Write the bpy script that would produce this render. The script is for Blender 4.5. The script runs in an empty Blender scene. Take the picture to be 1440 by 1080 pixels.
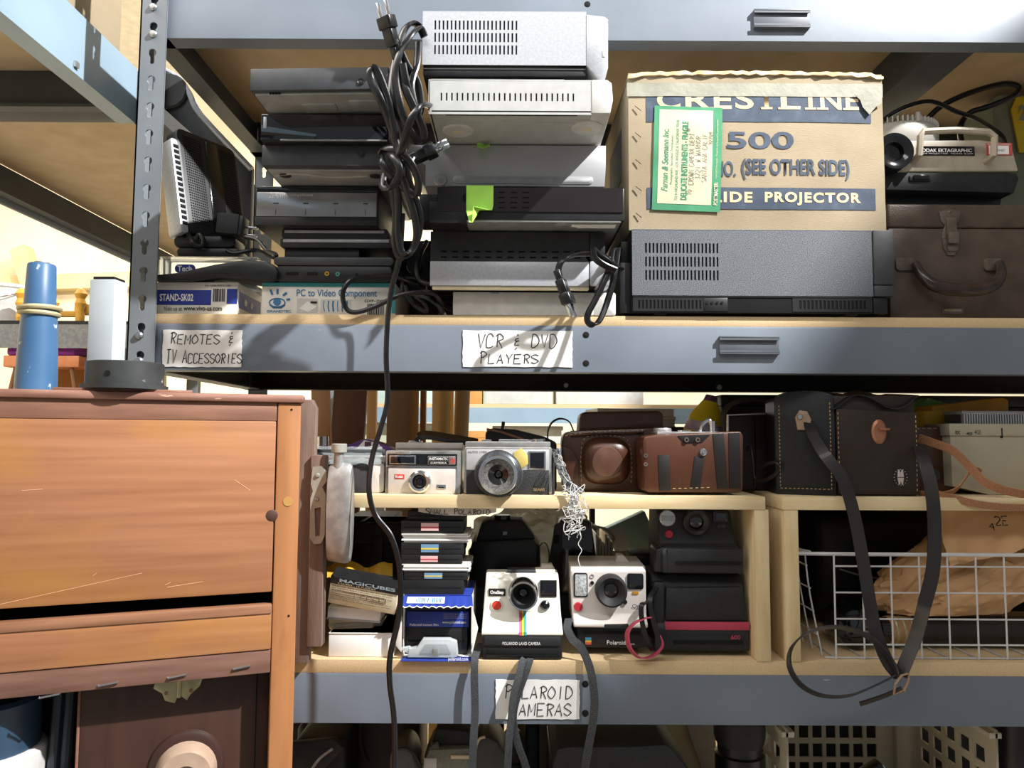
import bpy, bmesh, math, random
from mathutils import Vector as V, Matrix, Euler, noise
random.seed(7)
sc = bpy.context.scene
C = sc.collection
R = math.radians
# ---------------------------------------------------------------- camera
FP = 1040.0                                   # focal length in pixels of a 1440 px wide frame
CAMP = V((0.0, -1.0, 1.45))
CAMR = Matrix.Rotation(R(94.0), 3, 'X') @ Matrix.Rotation(R(0.3), 3, 'Z')
cam = bpy.data.objects.new('camera', bpy.data.cameras.new('camera'))
cam.data.sensor_width = 36.0
cam.data.lens = 36.0 * FP / 1440.0
cam.data.clip_start = 0.02
cam.matrix_world = Matrix.Translation(CAMP) @ CAMR.to_4x4()
C.objects.link(cam)
sc.camera = cam
# ---------------------------------------------------------------- light
sc.view_settings.view_transform = 'Standard'
sc.view_settings.look = 'None'
sc.view_settings.gamma = 1.0
sc.view_settings.use_curve_mapping = False
sc.view_settings.exposure = 0.4
wd = bpy.data.worlds.new('world'); sc.world = wd; wd.use_nodes = True
wd.node_tree.nodes['Background'].inputs[0].default_value = (0.93, 0.96, 1.0, 1)
wd.node_tree.nodes['Background'].inputs[1].default_value = 0.2
def lamp(name, kind, loc, energy, col=(1, 1, 1), size=.1, target=None, sy=None):
    d = bpy.data.lights.new(name, kind); d.energy = energy; d.color = col
    if kind == 'AREA':
        d.size = size
        if sy: d.shape = 'RECTANGLE'; d.size_y = sy
    else: d.shadow_soft_size = size
    o = bpy.data.objects.new(name, d); o.location = loc; C.objects.link(o)
    if target is not None:
        o.rotation_euler = (V(target) - V(loc)).to_track_quat('-Z', 'Y').to_euler()
    return o
KEY = V((1.90, -1.15, 3.75))
lamp('key_lamp', 'POINT', KEY, 900, (1, .985, .97), .035)
lamp('aisle_fill', 'AREA', (-.5, -1.9, 3.5), 18, (1, .97, .93), 2.4, (-.2, 0, 1.4), .5)  # unseen soft fill added to lift the shelf fronts
lamp('left_fill', 'AREA', (-1.9, -.6, 3.6), 60, (1, .96, .9), 1.4, (-1.9, -.6, 0), 1.0)  # unseen fill added to brighten the left side and the board undersides
lamp('back_fill', 'AREA', (-1.9, 2.2, 3.5), 130, (1, .94, .84), 2.4, (-1.9, 2.2, 0), 1.2)  # unseen fill added to brighten the background at the left

# ---------------------------------------------------------------- helpers
def P(px, py, Y):
    d = CAMR @ V(((px - 720.0) / FP, (540.0 - py) / FP, -1.0))
    return CAMP + d * ((Y - CAMP.y) / d.y)
def lin(h):
    h = h.lstrip('#'); o = []
    for i in (0, 2, 4):
        c = int(h[i:i + 2], 16) / 255.0
        o.append(c / 12.92 if c <= .04045 else ((c + .055) / 1.055) ** 2.4)
    return (*o, 1.0)
MATS = {}
def mat(name, col, r=.5, m=0.0, col2=None, s=25.0, st=(1, 1, 1), lo=.38, hi=.66, bump=0.0, bs=150.0,
        bst=(1, 1, 1), trans=0.0, alpha=1.0, coat=0.0, wear=None, ws=40.0, wst=(1, 1, 1), wt=.68, wsoft=.03, ior=1.45, det=4.0, spec=.5, emit=0):
    if name in MATS: return MATS[name]
    M_ = bpy.data.materials.new(name); M_.use_nodes = True
    nt = M_.node_tree; N = nt.nodes; L = nt.links; bs_ = N['Principled BSDF']
    bs_.inputs['Roughness'].default_value = r; bs_.inputs['Metallic'].default_value = m
    bs_.inputs['Transmission Weight'].default_value = trans; bs_.inputs['Alpha'].default_value = alpha
    bs_.inputs['Coat Weight'].default_value = coat; bs_.inputs['IOR'].default_value = ior
    bs_.inputs['Specular IOR Level'].default_value = spec
    tc = N.new('ShaderNodeTexCoord')
    def nz(scale, stv, detail):
        mp = N.new('ShaderNodeMapping'); mp.inputs['Scale'].default_value = stv
        L.new(tc.outputs['Object'], mp.inputs['Vector'])
        n = N.new('ShaderNodeTexNoise'); n.inputs['Scale'].default_value = scale; n.inputs['Detail'].default_value = detail
        L.new(mp.outputs[0], n.inputs['Vector']); return n
    c1 = lin(col)
    if col2 is None:
        c2 = tuple(x * .86 for x in c1[:3]) + (1.0,)
    else: c2 = lin(col2)
    n = nz(s, st, det); rp = N.new('ShaderNodeValToRGB')
    rp.color_ramp.elements[0].position = lo; rp.color_ramp.elements[0].color = c2
    rp.color_ramp.elements[1].position = hi; rp.color_ramp.elements[1].color = c1
    L.new(n.outputs[0], rp.inputs[0]); out = rp.outputs[0]
    if wear:
        n2 = nz(ws, wst, 6.0); r2 = N.new('ShaderNodeValToRGB')
        r2.color_ramp.elements[0].position = wt; r2.color_ramp.elements[1].position = wt + wsoft
        L.new(n2.outputs[0], r2.inputs[0]); mx = N.new('ShaderNodeMix'); mx.data_type = 'RGBA'
        L.new(r2.outputs[0], mx.inputs[0]); L.new(out, mx.inputs[6]); mx.inputs[7].default_value = lin(wear)
        out = mx.outputs[2]
    L.new(out, bs_.inputs['Base Color'])
    if emit:
        L.new(out, bs_.inputs['Emission Color']); bs_.inputs['Emission Strength'].default_value = emit
    if bump:
        n3 = nz(bs, bst, 3.0); b = N.new('ShaderNodeBump'); b.inputs['Strength'].default_value = bump
        b.inputs['Distance'].default_value = .002
        L.new(n3.outputs[0], b.inputs['Height']); L.new(b.outputs[0], bs_.inputs['Normal'])
    MATS[name] = M_; return M_

def cr(pts, n=6, closed=False):                       # Catmull-Rom smoothing
    pts = [V(p) for p in pts]; out = []; k = len(pts)
    for i in range(k if closed else k - 1):
        if closed: a, b, c, d = (pts[(i + j) % k] for j in (-1, 0, 1, 2))
        else: a, b, c, d = pts[max(i - 1, 0)], pts[i], pts[i + 1], pts[min(i + 2, k - 1)]
        for j in range(n):
            t = j / n
            out.append(.5 * ((2 * b) + (c - a) * t + (2 * a - 5 * b + 4 * c - d) * t * t + (3 * b - a - 3 * c + d) * t ** 3))
    if not closed: out.append(pts[-1])
    return out
def rrect(x0, x1, z0, z1, r, n=4):
    r = min(r, (x1 - x0) / 2, (z1 - z0) / 2); o = []
    for cx, cz, a in ((x1 - r, z1 - r, 0), (x0 + r, z1 - r, 90), (x0 + r, z0 + r, 180), (x1 - r, z0 + r, 270)):
        for i in range(n + 1):
            t = R(a + 90 * i / n); o.append((cx + r * math.cos(t), cz + r * math.sin(t)))
    return o
class B:
    def __init__(s): s.bm = bmesh.new()
    def _t(s, vs, m):
        if m is not None: bmesh.ops.transform(s.bm, matrix=m, verts=vs)
        return vs
    def box(s, x0, x1, y0, y1, z0, z1, bev=0.0, m=None, seg=2):
        x0, x1 = min(x0, x1), max(x0, x1); y0, y1 = min(y0, y1), max(y0, y1); z0, z1 = min(z0, z1), max(z0, z1)
        v = [s.bm.verts.new(p) for p in ((x0, y0, z0), (x1, y0, z0), (x1, y1, z0), (x0, y1, z0), (x0, y0, z1), (x1, y0, z1), (x1, y1, z1), (x0, y1, z1))]
        f = [s.bm.faces.new([v[i] for i in q]) for q in ((3, 2, 1, 0), (4, 5, 6, 7), (0, 1, 5, 4), (1, 2, 6, 5), (2, 3, 7, 6), (3, 0, 4, 7))]
        s._bev(f, v, bev, m, seg); return s
    def _bev(s, faces, v, bev, m, seg=2, ang=None):
        if m is not None: bmesh.ops.transform(s.bm, matrix=m, verts=v)
        if bev > 0:
            es = {e for f in faces for e in f.edges}
            if ang is not None: es = {e for e in es if len(e.link_faces) == 2 and e.calc_face_angle(0) > ang}
            bmesh.ops.bevel(s.bm, geom=list(es), offset=bev, offset_type='OFFSET', segments=seg, profile=.5, affect='EDGES', clamp_overlap=True)
    def prism(s, poly, ax, a0, a1, bev=0.0, m=None, taper=1.0, seg=2, tc=None):
        def mk(p, a):
            if ax == 'y': return (p[0], a, p[1])
            if ax == 'x': return (a, p[0], p[1])
            return (p[0], p[1], a)
        n = len(poly)
        cx = sum(p[0] for p in poly) / n if tc is None else tc[0]; cz = sum(p[1] for p in poly) / n if tc is None else tc[1]
        p2 = [(cx + (p[0] - cx) * taper, cz + (p[1] - cz) * taper) for p in poly]
        v0 = [s.bm.verts.new(mk(p, a0)) for p in poly]; v1 = [s.bm.verts.new(mk(p, a1)) for p in p2]
        f = [s.bm.faces.new(v0), s.bm.faces.new(v1[::-1])]
        for i in range(n): f.append(s.bm.faces.new((v0[i], v0[(i + 1) % n], v1[(i + 1) % n], v1[i])))
        bmesh.ops.recalc_face_normals(s.bm, faces=f)
        s._bev(f, v0 + v1, bev, m, seg, R(30)); return s
    def lathe(s, prof, ax='z', c=(0, 0, 0), seg=24, m=None, a0=0.0):
        rings = []; allv = []
        for r, h in prof:
            ring = []
            k = 1 if r < 1e-7 else seg
            for i in range(k):
                t = a0 + 2 * math.pi * i / seg; a, b = r * math.cos(t), r * math.sin(t)
                p = {'z': (a, b, h), 'y': (a, h, b), 'x': (h, a, b)}[ax]
                ring.append(s.bm.verts.new((p[0] + c[0], p[1] + c[1], p[2] + c[2])))
            rings.append(ring); allv += ring
        fs = []
        for q, w in zip(rings, rings[1:]):
            for i in range(seg):
                j = (i + 1) % seg
                if len(q) == 1 and len(w) == 1: continue
                if len(q) == 1: fs.append(s.bm.faces.new((q[0], w[i], w[j])))
                elif len(w) == 1: fs.append(s.bm.faces.new((q[i], q[j], w[0])))
                else: fs.append(s.bm.faces.new((q[i], q[j], w[j], w[i])))
        if len(rings[0]) > 1 and len(rings[-1]) > 1:            # an open ring profile closes on itself
            q, w = rings[-1], rings[0]
            for i in range(seg):
                j = (i + 1) % seg; fs.append(s.bm.faces.new((q[i], q[j], w[j], w[i])))
        else:
            for ring in (rings[0], rings[-1]):
                if len(ring) > 1: fs.append(s.bm.faces.new(ring))
        bmesh.ops.recalc_face_normals(s.bm, faces=fs)
        s._t(allv, m); return s
    def cyl(s, c, ax, r, a0, a1, seg=20, bev=0.0, m=None, r2=None):
        r2 = r if r2 is None else r2
        pr = [(0, a0), (r - bev, a0), (r, a0 + (bev if a1 > a0 else -bev)), (r2, a1 - (bev if a1 > a0 else -bev)), (r2 - bev, a1), (0, a1)] if bev else [(0, a0), (r, a0), (r2, a1), (0, a1)]
        return s.lathe(pr, ax, c, seg, m)
    def sweep(s, pts, sec, wdir=None, closed=False, sc_=None):
        pts = [V(p) for p in pts]; n = len(pts); rings = []; u = None
        for i, p in enumerate(pts):
            a = pts[(i - 1) % n] if (closed or i) else p; b = pts[(i + 1) % n] if (closed or i < n - 1) else p
            t = (b - a)
            t = t.normalized() if t.length > 1e-9 else V((0, 0, 1))
            if wdir is not None:
                w = wdir[i] if isinstance(wdir, list) else wdir
                uu = V(w) - t * V(w).dot(t)
            else:
                ref = u if u is not None else (V((0, 0, 1)) if abs(t.z) < .9 else V((1, 0, 0)))
                uu = ref - t * ref.dot(t)
            if uu.length > 1e-6: u = uu.normalized()
            v = t.cross(u); k = 1.0 if sc_ is None else sc_[i]
            rings.append([s.bm.verts.new(p + (u * q[0] + v * q[1]) * k) for q in sec])
        m_ = len(sec); fs = []
        for i in range(n if closed else n - 1):
            q, w = rings[i], rings[(i + 1) % n]
            for j in range(m_): fs.append(s.bm.faces.new((q[j], q[(j + 1) % m_], w[(j + 1) % m_], w[j])))
        if not closed: fs += [s.bm.faces.new(rings[0]), s.bm.faces.new(rings[-1])]
        bmesh.ops.recalc_face_normals(s.bm, faces=fs); return s
    def tube(s, pts, r, seg=8, n=0, closed=False, sc_=None):
        if n: pts = cr(pts, n, closed)
        return s.sweep(pts, [(r * math.cos(2 * math.pi * i / seg), r * math.sin(2 * math.pi * i / seg)) for i in range(seg)], None, closed, sc_)
    def flat(s, pts, w, th, wdir, n=0, closed=False):     # strap: w along wdir, th thick
        if n: pts = cr(pts, n, closed)
        a, b = w / 2, th / 2
        return s.sweep(pts, [(-a, -b), (a, -b), (a, b), (-a, b)], wdir, closed)
    def grid(s, fn, nu, nv, th=None):
        v = [[s.bm.verts.new(fn(i / nu, j / nv)) for j in range(nv + 1)] for i in range(nu + 1)]
        for i in range(nu):
            for j in range(nv): s.bm.faces.new((v[i][j], v[i + 1][j], v[i + 1][j + 1], v[i][j + 1]))
        if th: s.bm.normal_update(); bmesh.ops.solidify(s.bm, geom=s.bm.faces[:], thickness=th)
        return s
    def rough(s, amp, freq, seed=0.0, cuts=0):
        if cuts: bmesh.ops.subdivide_edges(s.bm, edges=s.bm.edges[:], cuts=cuts, use_grid_fill=True)
        for v in s.bm.verts:
            v.co += noise.noise_vector(v.co * freq + V((seed, seed * 1.7, seed * .3))) * amp
        return s
    def sub(s, k): bmesh.ops.subdivide_edges(s.bm, edges=s.bm.edges[:], cuts=k, use_grid_fill=True); return s
    def mesh(s, name, ang=35, flat=False):
        me = bpy.data.meshes.new(name)
        if not flat: bmesh.ops.recalc_face_normals(s.bm, faces=s.bm.faces[:])
        s.bm.to_mesh(me); s.bm.free()
        for p in me.polygons: p.use_smooth = True
        me.set_sharp_from_angle(angle=R(ang)); return me

def plate_mesh(name, outer, holes, th):
    """flat plate in XZ with real holes, front at y=0, thickness th towards +y"""
    cu = bpy.data.curves.new(name, 'CURVE'); cu.dimensions = '2D'; cu.fill_mode = 'BOTH'; cu.extrude = th / 2
    for poly in [outer] + holes:
        sp = cu.splines.new('POLY'); sp.points.add(len(poly) - 1); sp.use_cyclic_u = True
        for pt, q in zip(sp.points, poly): pt.co = (q[0], q[1], 0, 1)
    ob = bpy.data.objects.new(name, cu)
    me = bpy.data.meshes.new_from_object(ob)
    me.transform(Matrix.Translation((0, th / 2, 0)) @ Matrix.Rotation(R(90), 4, 'X'))
    bpy.data.objects.remove(ob); bpy.data.curves.remove(cu)
    return me
def text_mesh(s, x0, x1, z0, z1, y, bold=0.0, shear=0.0, m=None, keep=False, sp=1.0):
    cu = bpy.data.curves.new('lettering', 'FONT'); cu.body = s; cu.size = 1.0; cu.offset = bold; cu.shear = shear
    cu.resolution_u = 4; cu.space_character = sp; cu.fill_mode = 'FRONT'
    ob = bpy.data.objects.new('lettering', cu); me = bpy.data.meshes.new_from_object(ob)
    bpy.data.objects.remove(ob); bpy.data.curves.remove(cu)
    xs = [v.co.x for v in me.vertices]; ys = [v.co.y for v in me.vertices]
    a, b, c, d = min(xs), max(xs), min(ys), max(ys)
    kx = (x1 - x0) / (b - a); kz = (z1 - z0) / (d - c)
    if keep: kx = kz = min(kx, kz)
    for v in me.vertices: v.co = ((v.co.x - a) * kx + x0, y, (v.co.y - c) * kz + z0)
    if m is not None: me.transform(m)
    return me
STROKE = {'A': "00 26 40|12 32", 'B': "00 06 26 35 34 23 03|23 32 31 20 00", 'C': "45 26 05 01 10 30 41", 'D': "00 06|06 26 44 42 20 00", 'E': "46 06 00 40|03 33",
    'F': "00 06 46|03 33", 'G': "45 26 05 01 10 30 42 22", 'H': "00 06|40 46|03 43", 'I': "26 20", 'J': "46 41 20 01", 'K': "00 06|46 03 40", 'L': "06 00 40", 'M': "00 06 22 46 40",
    'N': "00 06 40 46", 'O': "26 04 02 20 42 44 26", 'P': "10 16|05 26 45 44 23 13", 'R': "10 16|05 26 45 44 23 13|23 40", 'S': "45 26 05 04 42 41 20 01", 'T': "06 46|26 20",
    'U': "06 01 20 41 46", 'V': "06 20 46", 'W': "06 10 24 30 46", 'X': "06 40|00 46", 'Y': "06 23 46|23 20", 'Z': "06 46 00 40", '&': "34 14 13 33|33 12 11 31|26 25|20 19",
    '-': "13 33", '3': "06 36 23 42 20 01", '2': "05 26 44 00 40", '1': "26 20", '7': "06 46 10", '0': "26 04 02 20 42 44 26", '9': "44 23 05 26 44 20", '4': "36 03 43|36 30", '#': "10 16|30 36|02 42|04 44"}
def hand(b, s, x0, x1, z0, z1, y, w, small=None, m=None, jit=.06):
    """hand-lettered strokes laid on a surface; first letter of a word taller when small is set"""
    adv = (x1 - x0) / max(1, len(s)); x = x0
    for i, ch in enumerate(s):
        big = small is None or i == 0 or (i and s[i - 1] == ' ') or s[:i + 1] == 'TV'
        hh = (z1 - z0) * (1.0 if big else small)
        for stx in STROKE.get(ch, '').split('|'):
            if not stx: continue
            pts = []
            for pr in stx.split():
                a, c = int(pr[0]) / 4.0, (int(pr[1]) if pr[1] != '9' or ch != '&' else -1) / 6.0
                pts.append(V((x + adv * (.1 + .74 * a + .12 * c + random.uniform(-jit, jit) * .6), y, z0 + hh * (c + random.uniform(-jit, jit) * .7))))
            if ch in 'OCSGDPRUB&3209': pts = cr(pts, 3)
            if m is not None: pts = [m @ q for q in pts]
            b.flat(pts, w, .0004, V((.5, 0, .8)) if m is None else None, 0) if False else b.tube(pts, w / 2, 4)
        x += adv

class Obj:
    """a top-level thing: an Empty at its base, its parts as children in the thing's own frame"""
    def __init__(s, name, label, cat, l=0, r=0, t=0, b=0, Y=0.0, z0=None, rz=0, rx=0, ry=0, group=None, origin=None):
        s.e = bpy.data.objects.new(name, None); s.e.empty_display_size = .02; C.objects.link(s.e)
        s.e['label'] = label; s.e['category'] = cat
        if group: s.e['group'] = group
        s.Y = Y
        if origin is not None:
            s.o = V(origin); s.w = s.h = 0; s.cx, s.cy = 720, 540
        else:
            s.cx, s.cy = (l + r) / 2, (t + b) / 2
            s.w = P(r, s.cy, Y).x - P(l, s.cy, Y).x
            zb = P(s.cx, b, Y).z if z0 is None else z0 + .00015
            s.h = P(s.cx, t, Y).z - zb; s.o = V((P(s.cx, s.cy, Y).x, Y, zb))
        s.top = s.o.z + s.h
        s.e.location = s.o; s.e.rotation_euler = (R(rx), R(ry), R(rz))
    def u(s, px): return P(px, s.cy, s.Y).x - s.o.x
    def v(s, py): return P(s.cx, py, s.Y).z - s.o.z
    def k(s, px): return px * (s.Y + 1) / FP
    def uv(s, pts): return [(s.u(a), s.v(b)) for a, b in pts]
    def add(s, name, b, m, par=None, label=None, ang=35, kind=None):
        me = b.mesh(name, ang) if isinstance(b, B) else b
        o = bpy.data.objects.new(name, me); C.objects.link(o)
        if not me.materials: me.materials.append(m)
        o.parent = par if par is not None else s.e
        if label: o['label'] = label
        if kind: o['kind'] = kind
        return o
    def dup(s, src, m=None, par=None):
        o = src.copy(); C.objects.link(o); o.parent = par if par is not None else s.e
        if m is not None: o.matrix_local = m
        return o
    def bx(s, name, l, r, t, b, y0, y1, m, bev=.0006, par=None, label=None):
        z0 = max(s.v(b), 0.0)
        return s.add(name, B().box(s.u(l), s.u(r), y0, y1, z0, s.v(t), bev), m, par, label)
    def rb(s, name, l, r, t, b, rad, y0, y1, m, bev=.0006, par=None, label=None):
        return s.add(name, B().prism(rrect(s.u(l), s.u(r), max(s.v(b), 0.0), s.v(t), s.k(rad)), 'y', y0, y1, bev), m, par, label)
    def poly(s, name, pts, y0, y1, m, bev=.0006, par=None, label=None):
        return s.add(name, B().prism([(a, max(c, 0.0)) for a, c in s.uv(pts)], 'y', y0, y1, bev), m, par, label)
    def lat(s, name, cx, cy, prof, m, seg=28, par=None, label=None):
        return s.add(name, B().lathe([(s.k(r), y) for r, y in prof], 'y', (s.u(cx), 0, s.v(cy)), seg), m, par, label)
    def txt(s, t, l, r, tp, bt, y, m, bold=0.0, shear=0.0, par=None, mx=None, sp=1.0):
        return s.add('lettering', text_mesh(t, s.u(l), s.u(r), s.v(bt), s.v(tp), y, bold, shear, mx, sp=sp), m, par)
    def slots(s, name, l, r, t, b, rows, cols, sw, sh, y, m, par=None, outer=None, th=.0012):
        """panel with real slots: grid of rows x cols openings"""
        holes = []
        for i in range(rows):
            for j in range(cols):
                cx = l + (r - l) * (j + .5) / cols; cy = t + (b - t) * (i + .5) / rows
                holes.append(s.uv([(cx - sw / 2, cy - sh / 2), (cx + sw / 2, cy - sh / 2), (cx + sw / 2, cy + sh / 2), (cx - sw / 2, cy + sh / 2)]))
        out = s.uv([(outer[0], outer[2]), (outer[1], outer[2]), (outer[1], outer[3]), (outer[0], outer[3])])
        out = [(a, max(c, 0.0) if abs(c) < .006 else c) for a, c in out]
        me = plate_mesh(name, out, holes, th); me.transform(Matrix.Translation((0, y, 0)))
        return s.add(name, me, m, par)
def struct(name, b, m, ang=35):
    me = b.mesh(name, ang); o = bpy.data.objects.new(name, me); C.objects.link(o); me.materials.append(m); o['kind'] = 'structure'; return o
def single(name, label, cat, b, m, group=None, kind=None, ang=35):
    """a thing that is one mesh; its origin moves to its base"""
    me = b.mesh(name, ang); co = [v.co for v in me.vertices]
    org = V((sum(c.x for c in co) / len(co), sum(c.y for c in co) / len(co), min(c.z for c in co)))
    me.transform(Matrix.Translation(-org))
    o = bpy.data.objects.new(name, me); C.objects.link(o); o.location = org; me.materials.append(m)
    o['label'] = label; o['category'] = cat
    if group: o['group'] = group
    if kind: o['kind'] = kind
    return o
def child(par, name, b, m, label=None):
    """part of a one-mesh thing, given in world coordinates"""
    me = b.mesh(name) if isinstance(b, B) else b
    me.transform(Matrix.Translation(-par.location)); o = bpy.data.objects.new(name, me); C.objects.link(o)
    if not me.materials: me.materials.append(m)
    o.parent = par
    if label: o['label'] = label
    return o

# ---------------------------------------------------------------- materials
steel = mat('grey_steel', '#6d7681', .52, .0, '#626b76', 6, bump=.05, bs=90, wear='#aab2ba', ws=14, wst=(1, 1, 8), wt=.735, coat=.04)
steel_post = mat('post_steel', '#7b8288', .42, 0, '#6e757b', 9, coat=.1)
steel_blue = mat('blue_steel', '#8fa6b6', .35, 0, '#829aab', 6, coat=.2)
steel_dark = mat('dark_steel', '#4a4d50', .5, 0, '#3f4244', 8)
steel_black_shade = mat('black_and_shade_steel', '#1d1c1a', .6, 0, '#161513', 8)  # far shelf's own black, and painted shade on the middle rear beam
pboard = mat('particle_board', '#d3bb95', .75, 0, '#c5aa80', 700, bump=.05, bs=900)
pboard_dk = mat('particle_board_underside', '#c6b292', .8, 0, '#bba683', 18, bump=.05)
pine = mat('pine_board', '#dccaa4', .62, 0, '#cbb283', 9, (1, 8, 8), .3, .7, bump=.05, bs=60, bst=(1, 10, 10))
pine_v = mat('pine_board_upright', '#dac8a2', .62, 0, '#c8ae80', 9, (8, 8, 1), .3, .7)
rivet = mat('rivet_metal', '#b9bec2', .3, .85)
blk = mat('black_plastic', '#202123', .42, 0, '#18191a', 40)
blk_m = mat('matte_black_plastic', '#26272a', .6, 0, '#1e1f21', 60, bump=.15, bs=900)
blk_g = mat('gloss_black_plastic', '#121316', .12, 0, '#0c0d0f', 20, coat=.4)
blk_tex = mat('textured_black_metal', '#686d76', .5, 0, '#3d4047', 750, bump=.5, bs=1200, lo=.35, hi=.65)
dkgrey = mat('dark_grey_plastic', '#3c3e41', .5, 0, '#333538', 40)
silver = mat('silver_plastic', '#b6b9be', .36, .25, '#abaeb4', 300)
silver_d = mat('dull_silver', '#a7a8ab', .4, .35, '#97989b', 60)
whitepl = mat('white_plastic', '#cfcecb', .4, 0, '#c4c3bf', 60)
chrome = mat('chrome', '#d4d6d8', .16, .95, '#bfc2c5', 30)
alu = mat('cast_aluminium', '#b2b3b2', .42, .6, '#979796', 60, bump=.1, bs=300)
void = mat('dark_inside', '#070708', .9)
white = mat('white_paper', '#efeeec', .8, 0, '#e5e4e1', 30)
ink = mat('black_ink', '#262628', .7)
cream = mat('cream_paper', '#e6dcc0', .8, 0, '#d6caa8', 20)
glassb = mat('lens_glass', '#0c1018', .06, 0, '#05070b', 12, coat=1.0)
rubber = mat('black_rubber', '#131315', .38, 0, '#0d0d0f', 60)
cordm = mat('black_cord', '#1a1a1c', .28, 0, '#111113', 60)
red = mat('red_plastic', '#d4402f', .35)
blue = mat('blue_print', '#2b3d96', .5, 0, '#24358a', 20)
# levels on the main shelving
S = P(640, 443, 0).z            # upper shelf surface
L = P(700, 929, 0).z            # lower shelf surface
CT = P(760, 697, 0).z           # top of the pine cubbies
TB = P(720, 56, 0).z            # underside of the front beam of the level above
# ================================================================ the room
struct('floor', B().box(-4, 4, -4, 4.2, -.1, 0), mat('concrete_floor', '#bdb8ae', .7, 0, '#a9a49a', 3, bump=.1))
struct('wall_back', B().box(-4, 4, 4.0, 4.15, 0, 3.9), mat('cream_wall', '#e9dfc6', .85, 0, '#dccfb0', 2))
struct('wall_left', B().box(-4.1, -4, -4, 4.1, 0, 3.9), MATS['cream_wall'])
struct('ceiling', B().box(-4, 4, 1.0, 4.1, 3.9, 4.0), mat('ceiling_paint', '#efeae0', .9))

# ================================================================ main shelving
sh = Obj('shelving_unit', 'grey steel slotted-post shelving with chipboard shelves holding players and cameras', 'shelving', origin=(0, .2, 0))
def W(b): return b          # parts below are given relative to (0,.2,0)
oy = -.2
XP = P(207, 250, -.008).x   # middle of the slotted front post
hw = .0185
pz = [P(207, y, -.008).z for y in (77, 345)]
pitch = (pz[0] - pz[1]) / 7.0
def keyhole(x, z, r=.0058, sl=.0036, ln=.0125):
    o = []
    a0 = -math.acos(sl / r) if sl < r else 0
    for i in range(13):
        t = R(-55) + (R(235) - R(-55)) * i / 12
        o.append((x + r * math.cos(t), z + r * math.sin(t)))
    for i in range(7):
        t = R(180) + R(180) * i / 6
        o.append((x + sl * math.cos(t), z - ln + sl * math.sin(t)))
    return o
def perf(nm, holes, x0, x1, z1, t=.0022):
    """upright strip punched with key holes, one cell per hole"""
    b = B(); xm = (x0 + x1) / 2; zlo = 0.0; zhi = z1
    if holes:
        zc = sorted((h[0][1] + h[6][1]) / 2 - .0045 for h in holes); pt = zc[1] - zc[0]
        for h in holes:
            zm = min(zc, key=lambda q: abs(q - (h[6][1] - .0095))); n = len(h); ring = []
            for a, c in h:
                dx, dz = a - xm, c - zm; k = min((x1 - x0) / 2 / max(abs(dx), 1e-9), pt / 2 / max(abs(dz), 1e-9)); ring.append((xm + dx * k, zm + dz * k))
            cor = [(x1, zm + pt / 2), (x0, zm + pt / 2), (x0, zm - pt / 2), (x1, zm - pt / 2)]
            for q in cor:
                i = min(range(n), key=lambda j: (ring[j][0] - q[0]) ** 2 + (ring[j][1] - q[1]) ** 2); ring[i] = q
            vi = [[b.bm.verts.new((a, y, c)) for a, c in h] for y in (0, t)]; vo = [[b.bm.verts.new((a, y, c)) for a, c in ring] for y in (0, t)]
            for i in range(n):
                j = (i + 1) % n
                b.bm.faces.new((vo[0][i], vo[0][j], vi[0][j], vi[0][i])); b.bm.faces.new((vo[1][j], vo[1][i], vi[1][i], vi[1][j])); b.bm.faces.new((vi[0][i], vi[0][j], vi[1][j], vi[1][i]))
        zlo = zc[0] - pt / 2; zhi = zc[-1] + pt / 2
        b.box(x0, x0 + .0003, 0, t, zlo, zhi).box(x1 - .0003, x1, 0, t, zlo, zhi).box(x0, x1, 0, t, 0, zlo).box(x0, x1, 0, t, zhi, z1)
    else: b.box(x0, x1, 0, t, 0, z1)
    return b.mesh(nm)
def post(x, y, z1=2.5, flip=1, nm='post', vis=True):
    n0 = int((pz[0] - .9) / pitch); holes = []
    if vis:
        for i in range(-9, n0 + 1):
            zz = pz[0] - i * pitch + .003
            if zz < z1 - .02: holes.append(keyhole(0, zz))
    me = perf(nm, holes, -hw, hw, z1)
    me.transform(Matrix.Translation((x, y + oy, 0)))
    p = sh.add(nm, me, steel_post)
    holes2 = [[(a, c) for a, c in h] for h in holes]
    me2 = perf('post_flange', [[(a + .0185, c) for a, c in h] for h in holes], 0, .037, z1)
    me2.transform(Matrix.Translation((x - hw * flip + (.0022 if flip > 0 else 0), y + oy, 0)) @ Matrix.Rotation(R(90), 4, 'Z'))
    sh.add('post_flange', me2, steel_post, p)
    return p
p0 = post(XP, -.008)
post(XP + .004, .445, flip=1, vis=True)
XR = 1.30
post(XR, -.008, flip=-1, vis=False); post(XR, .445, flip=-1, vis=False)
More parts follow.
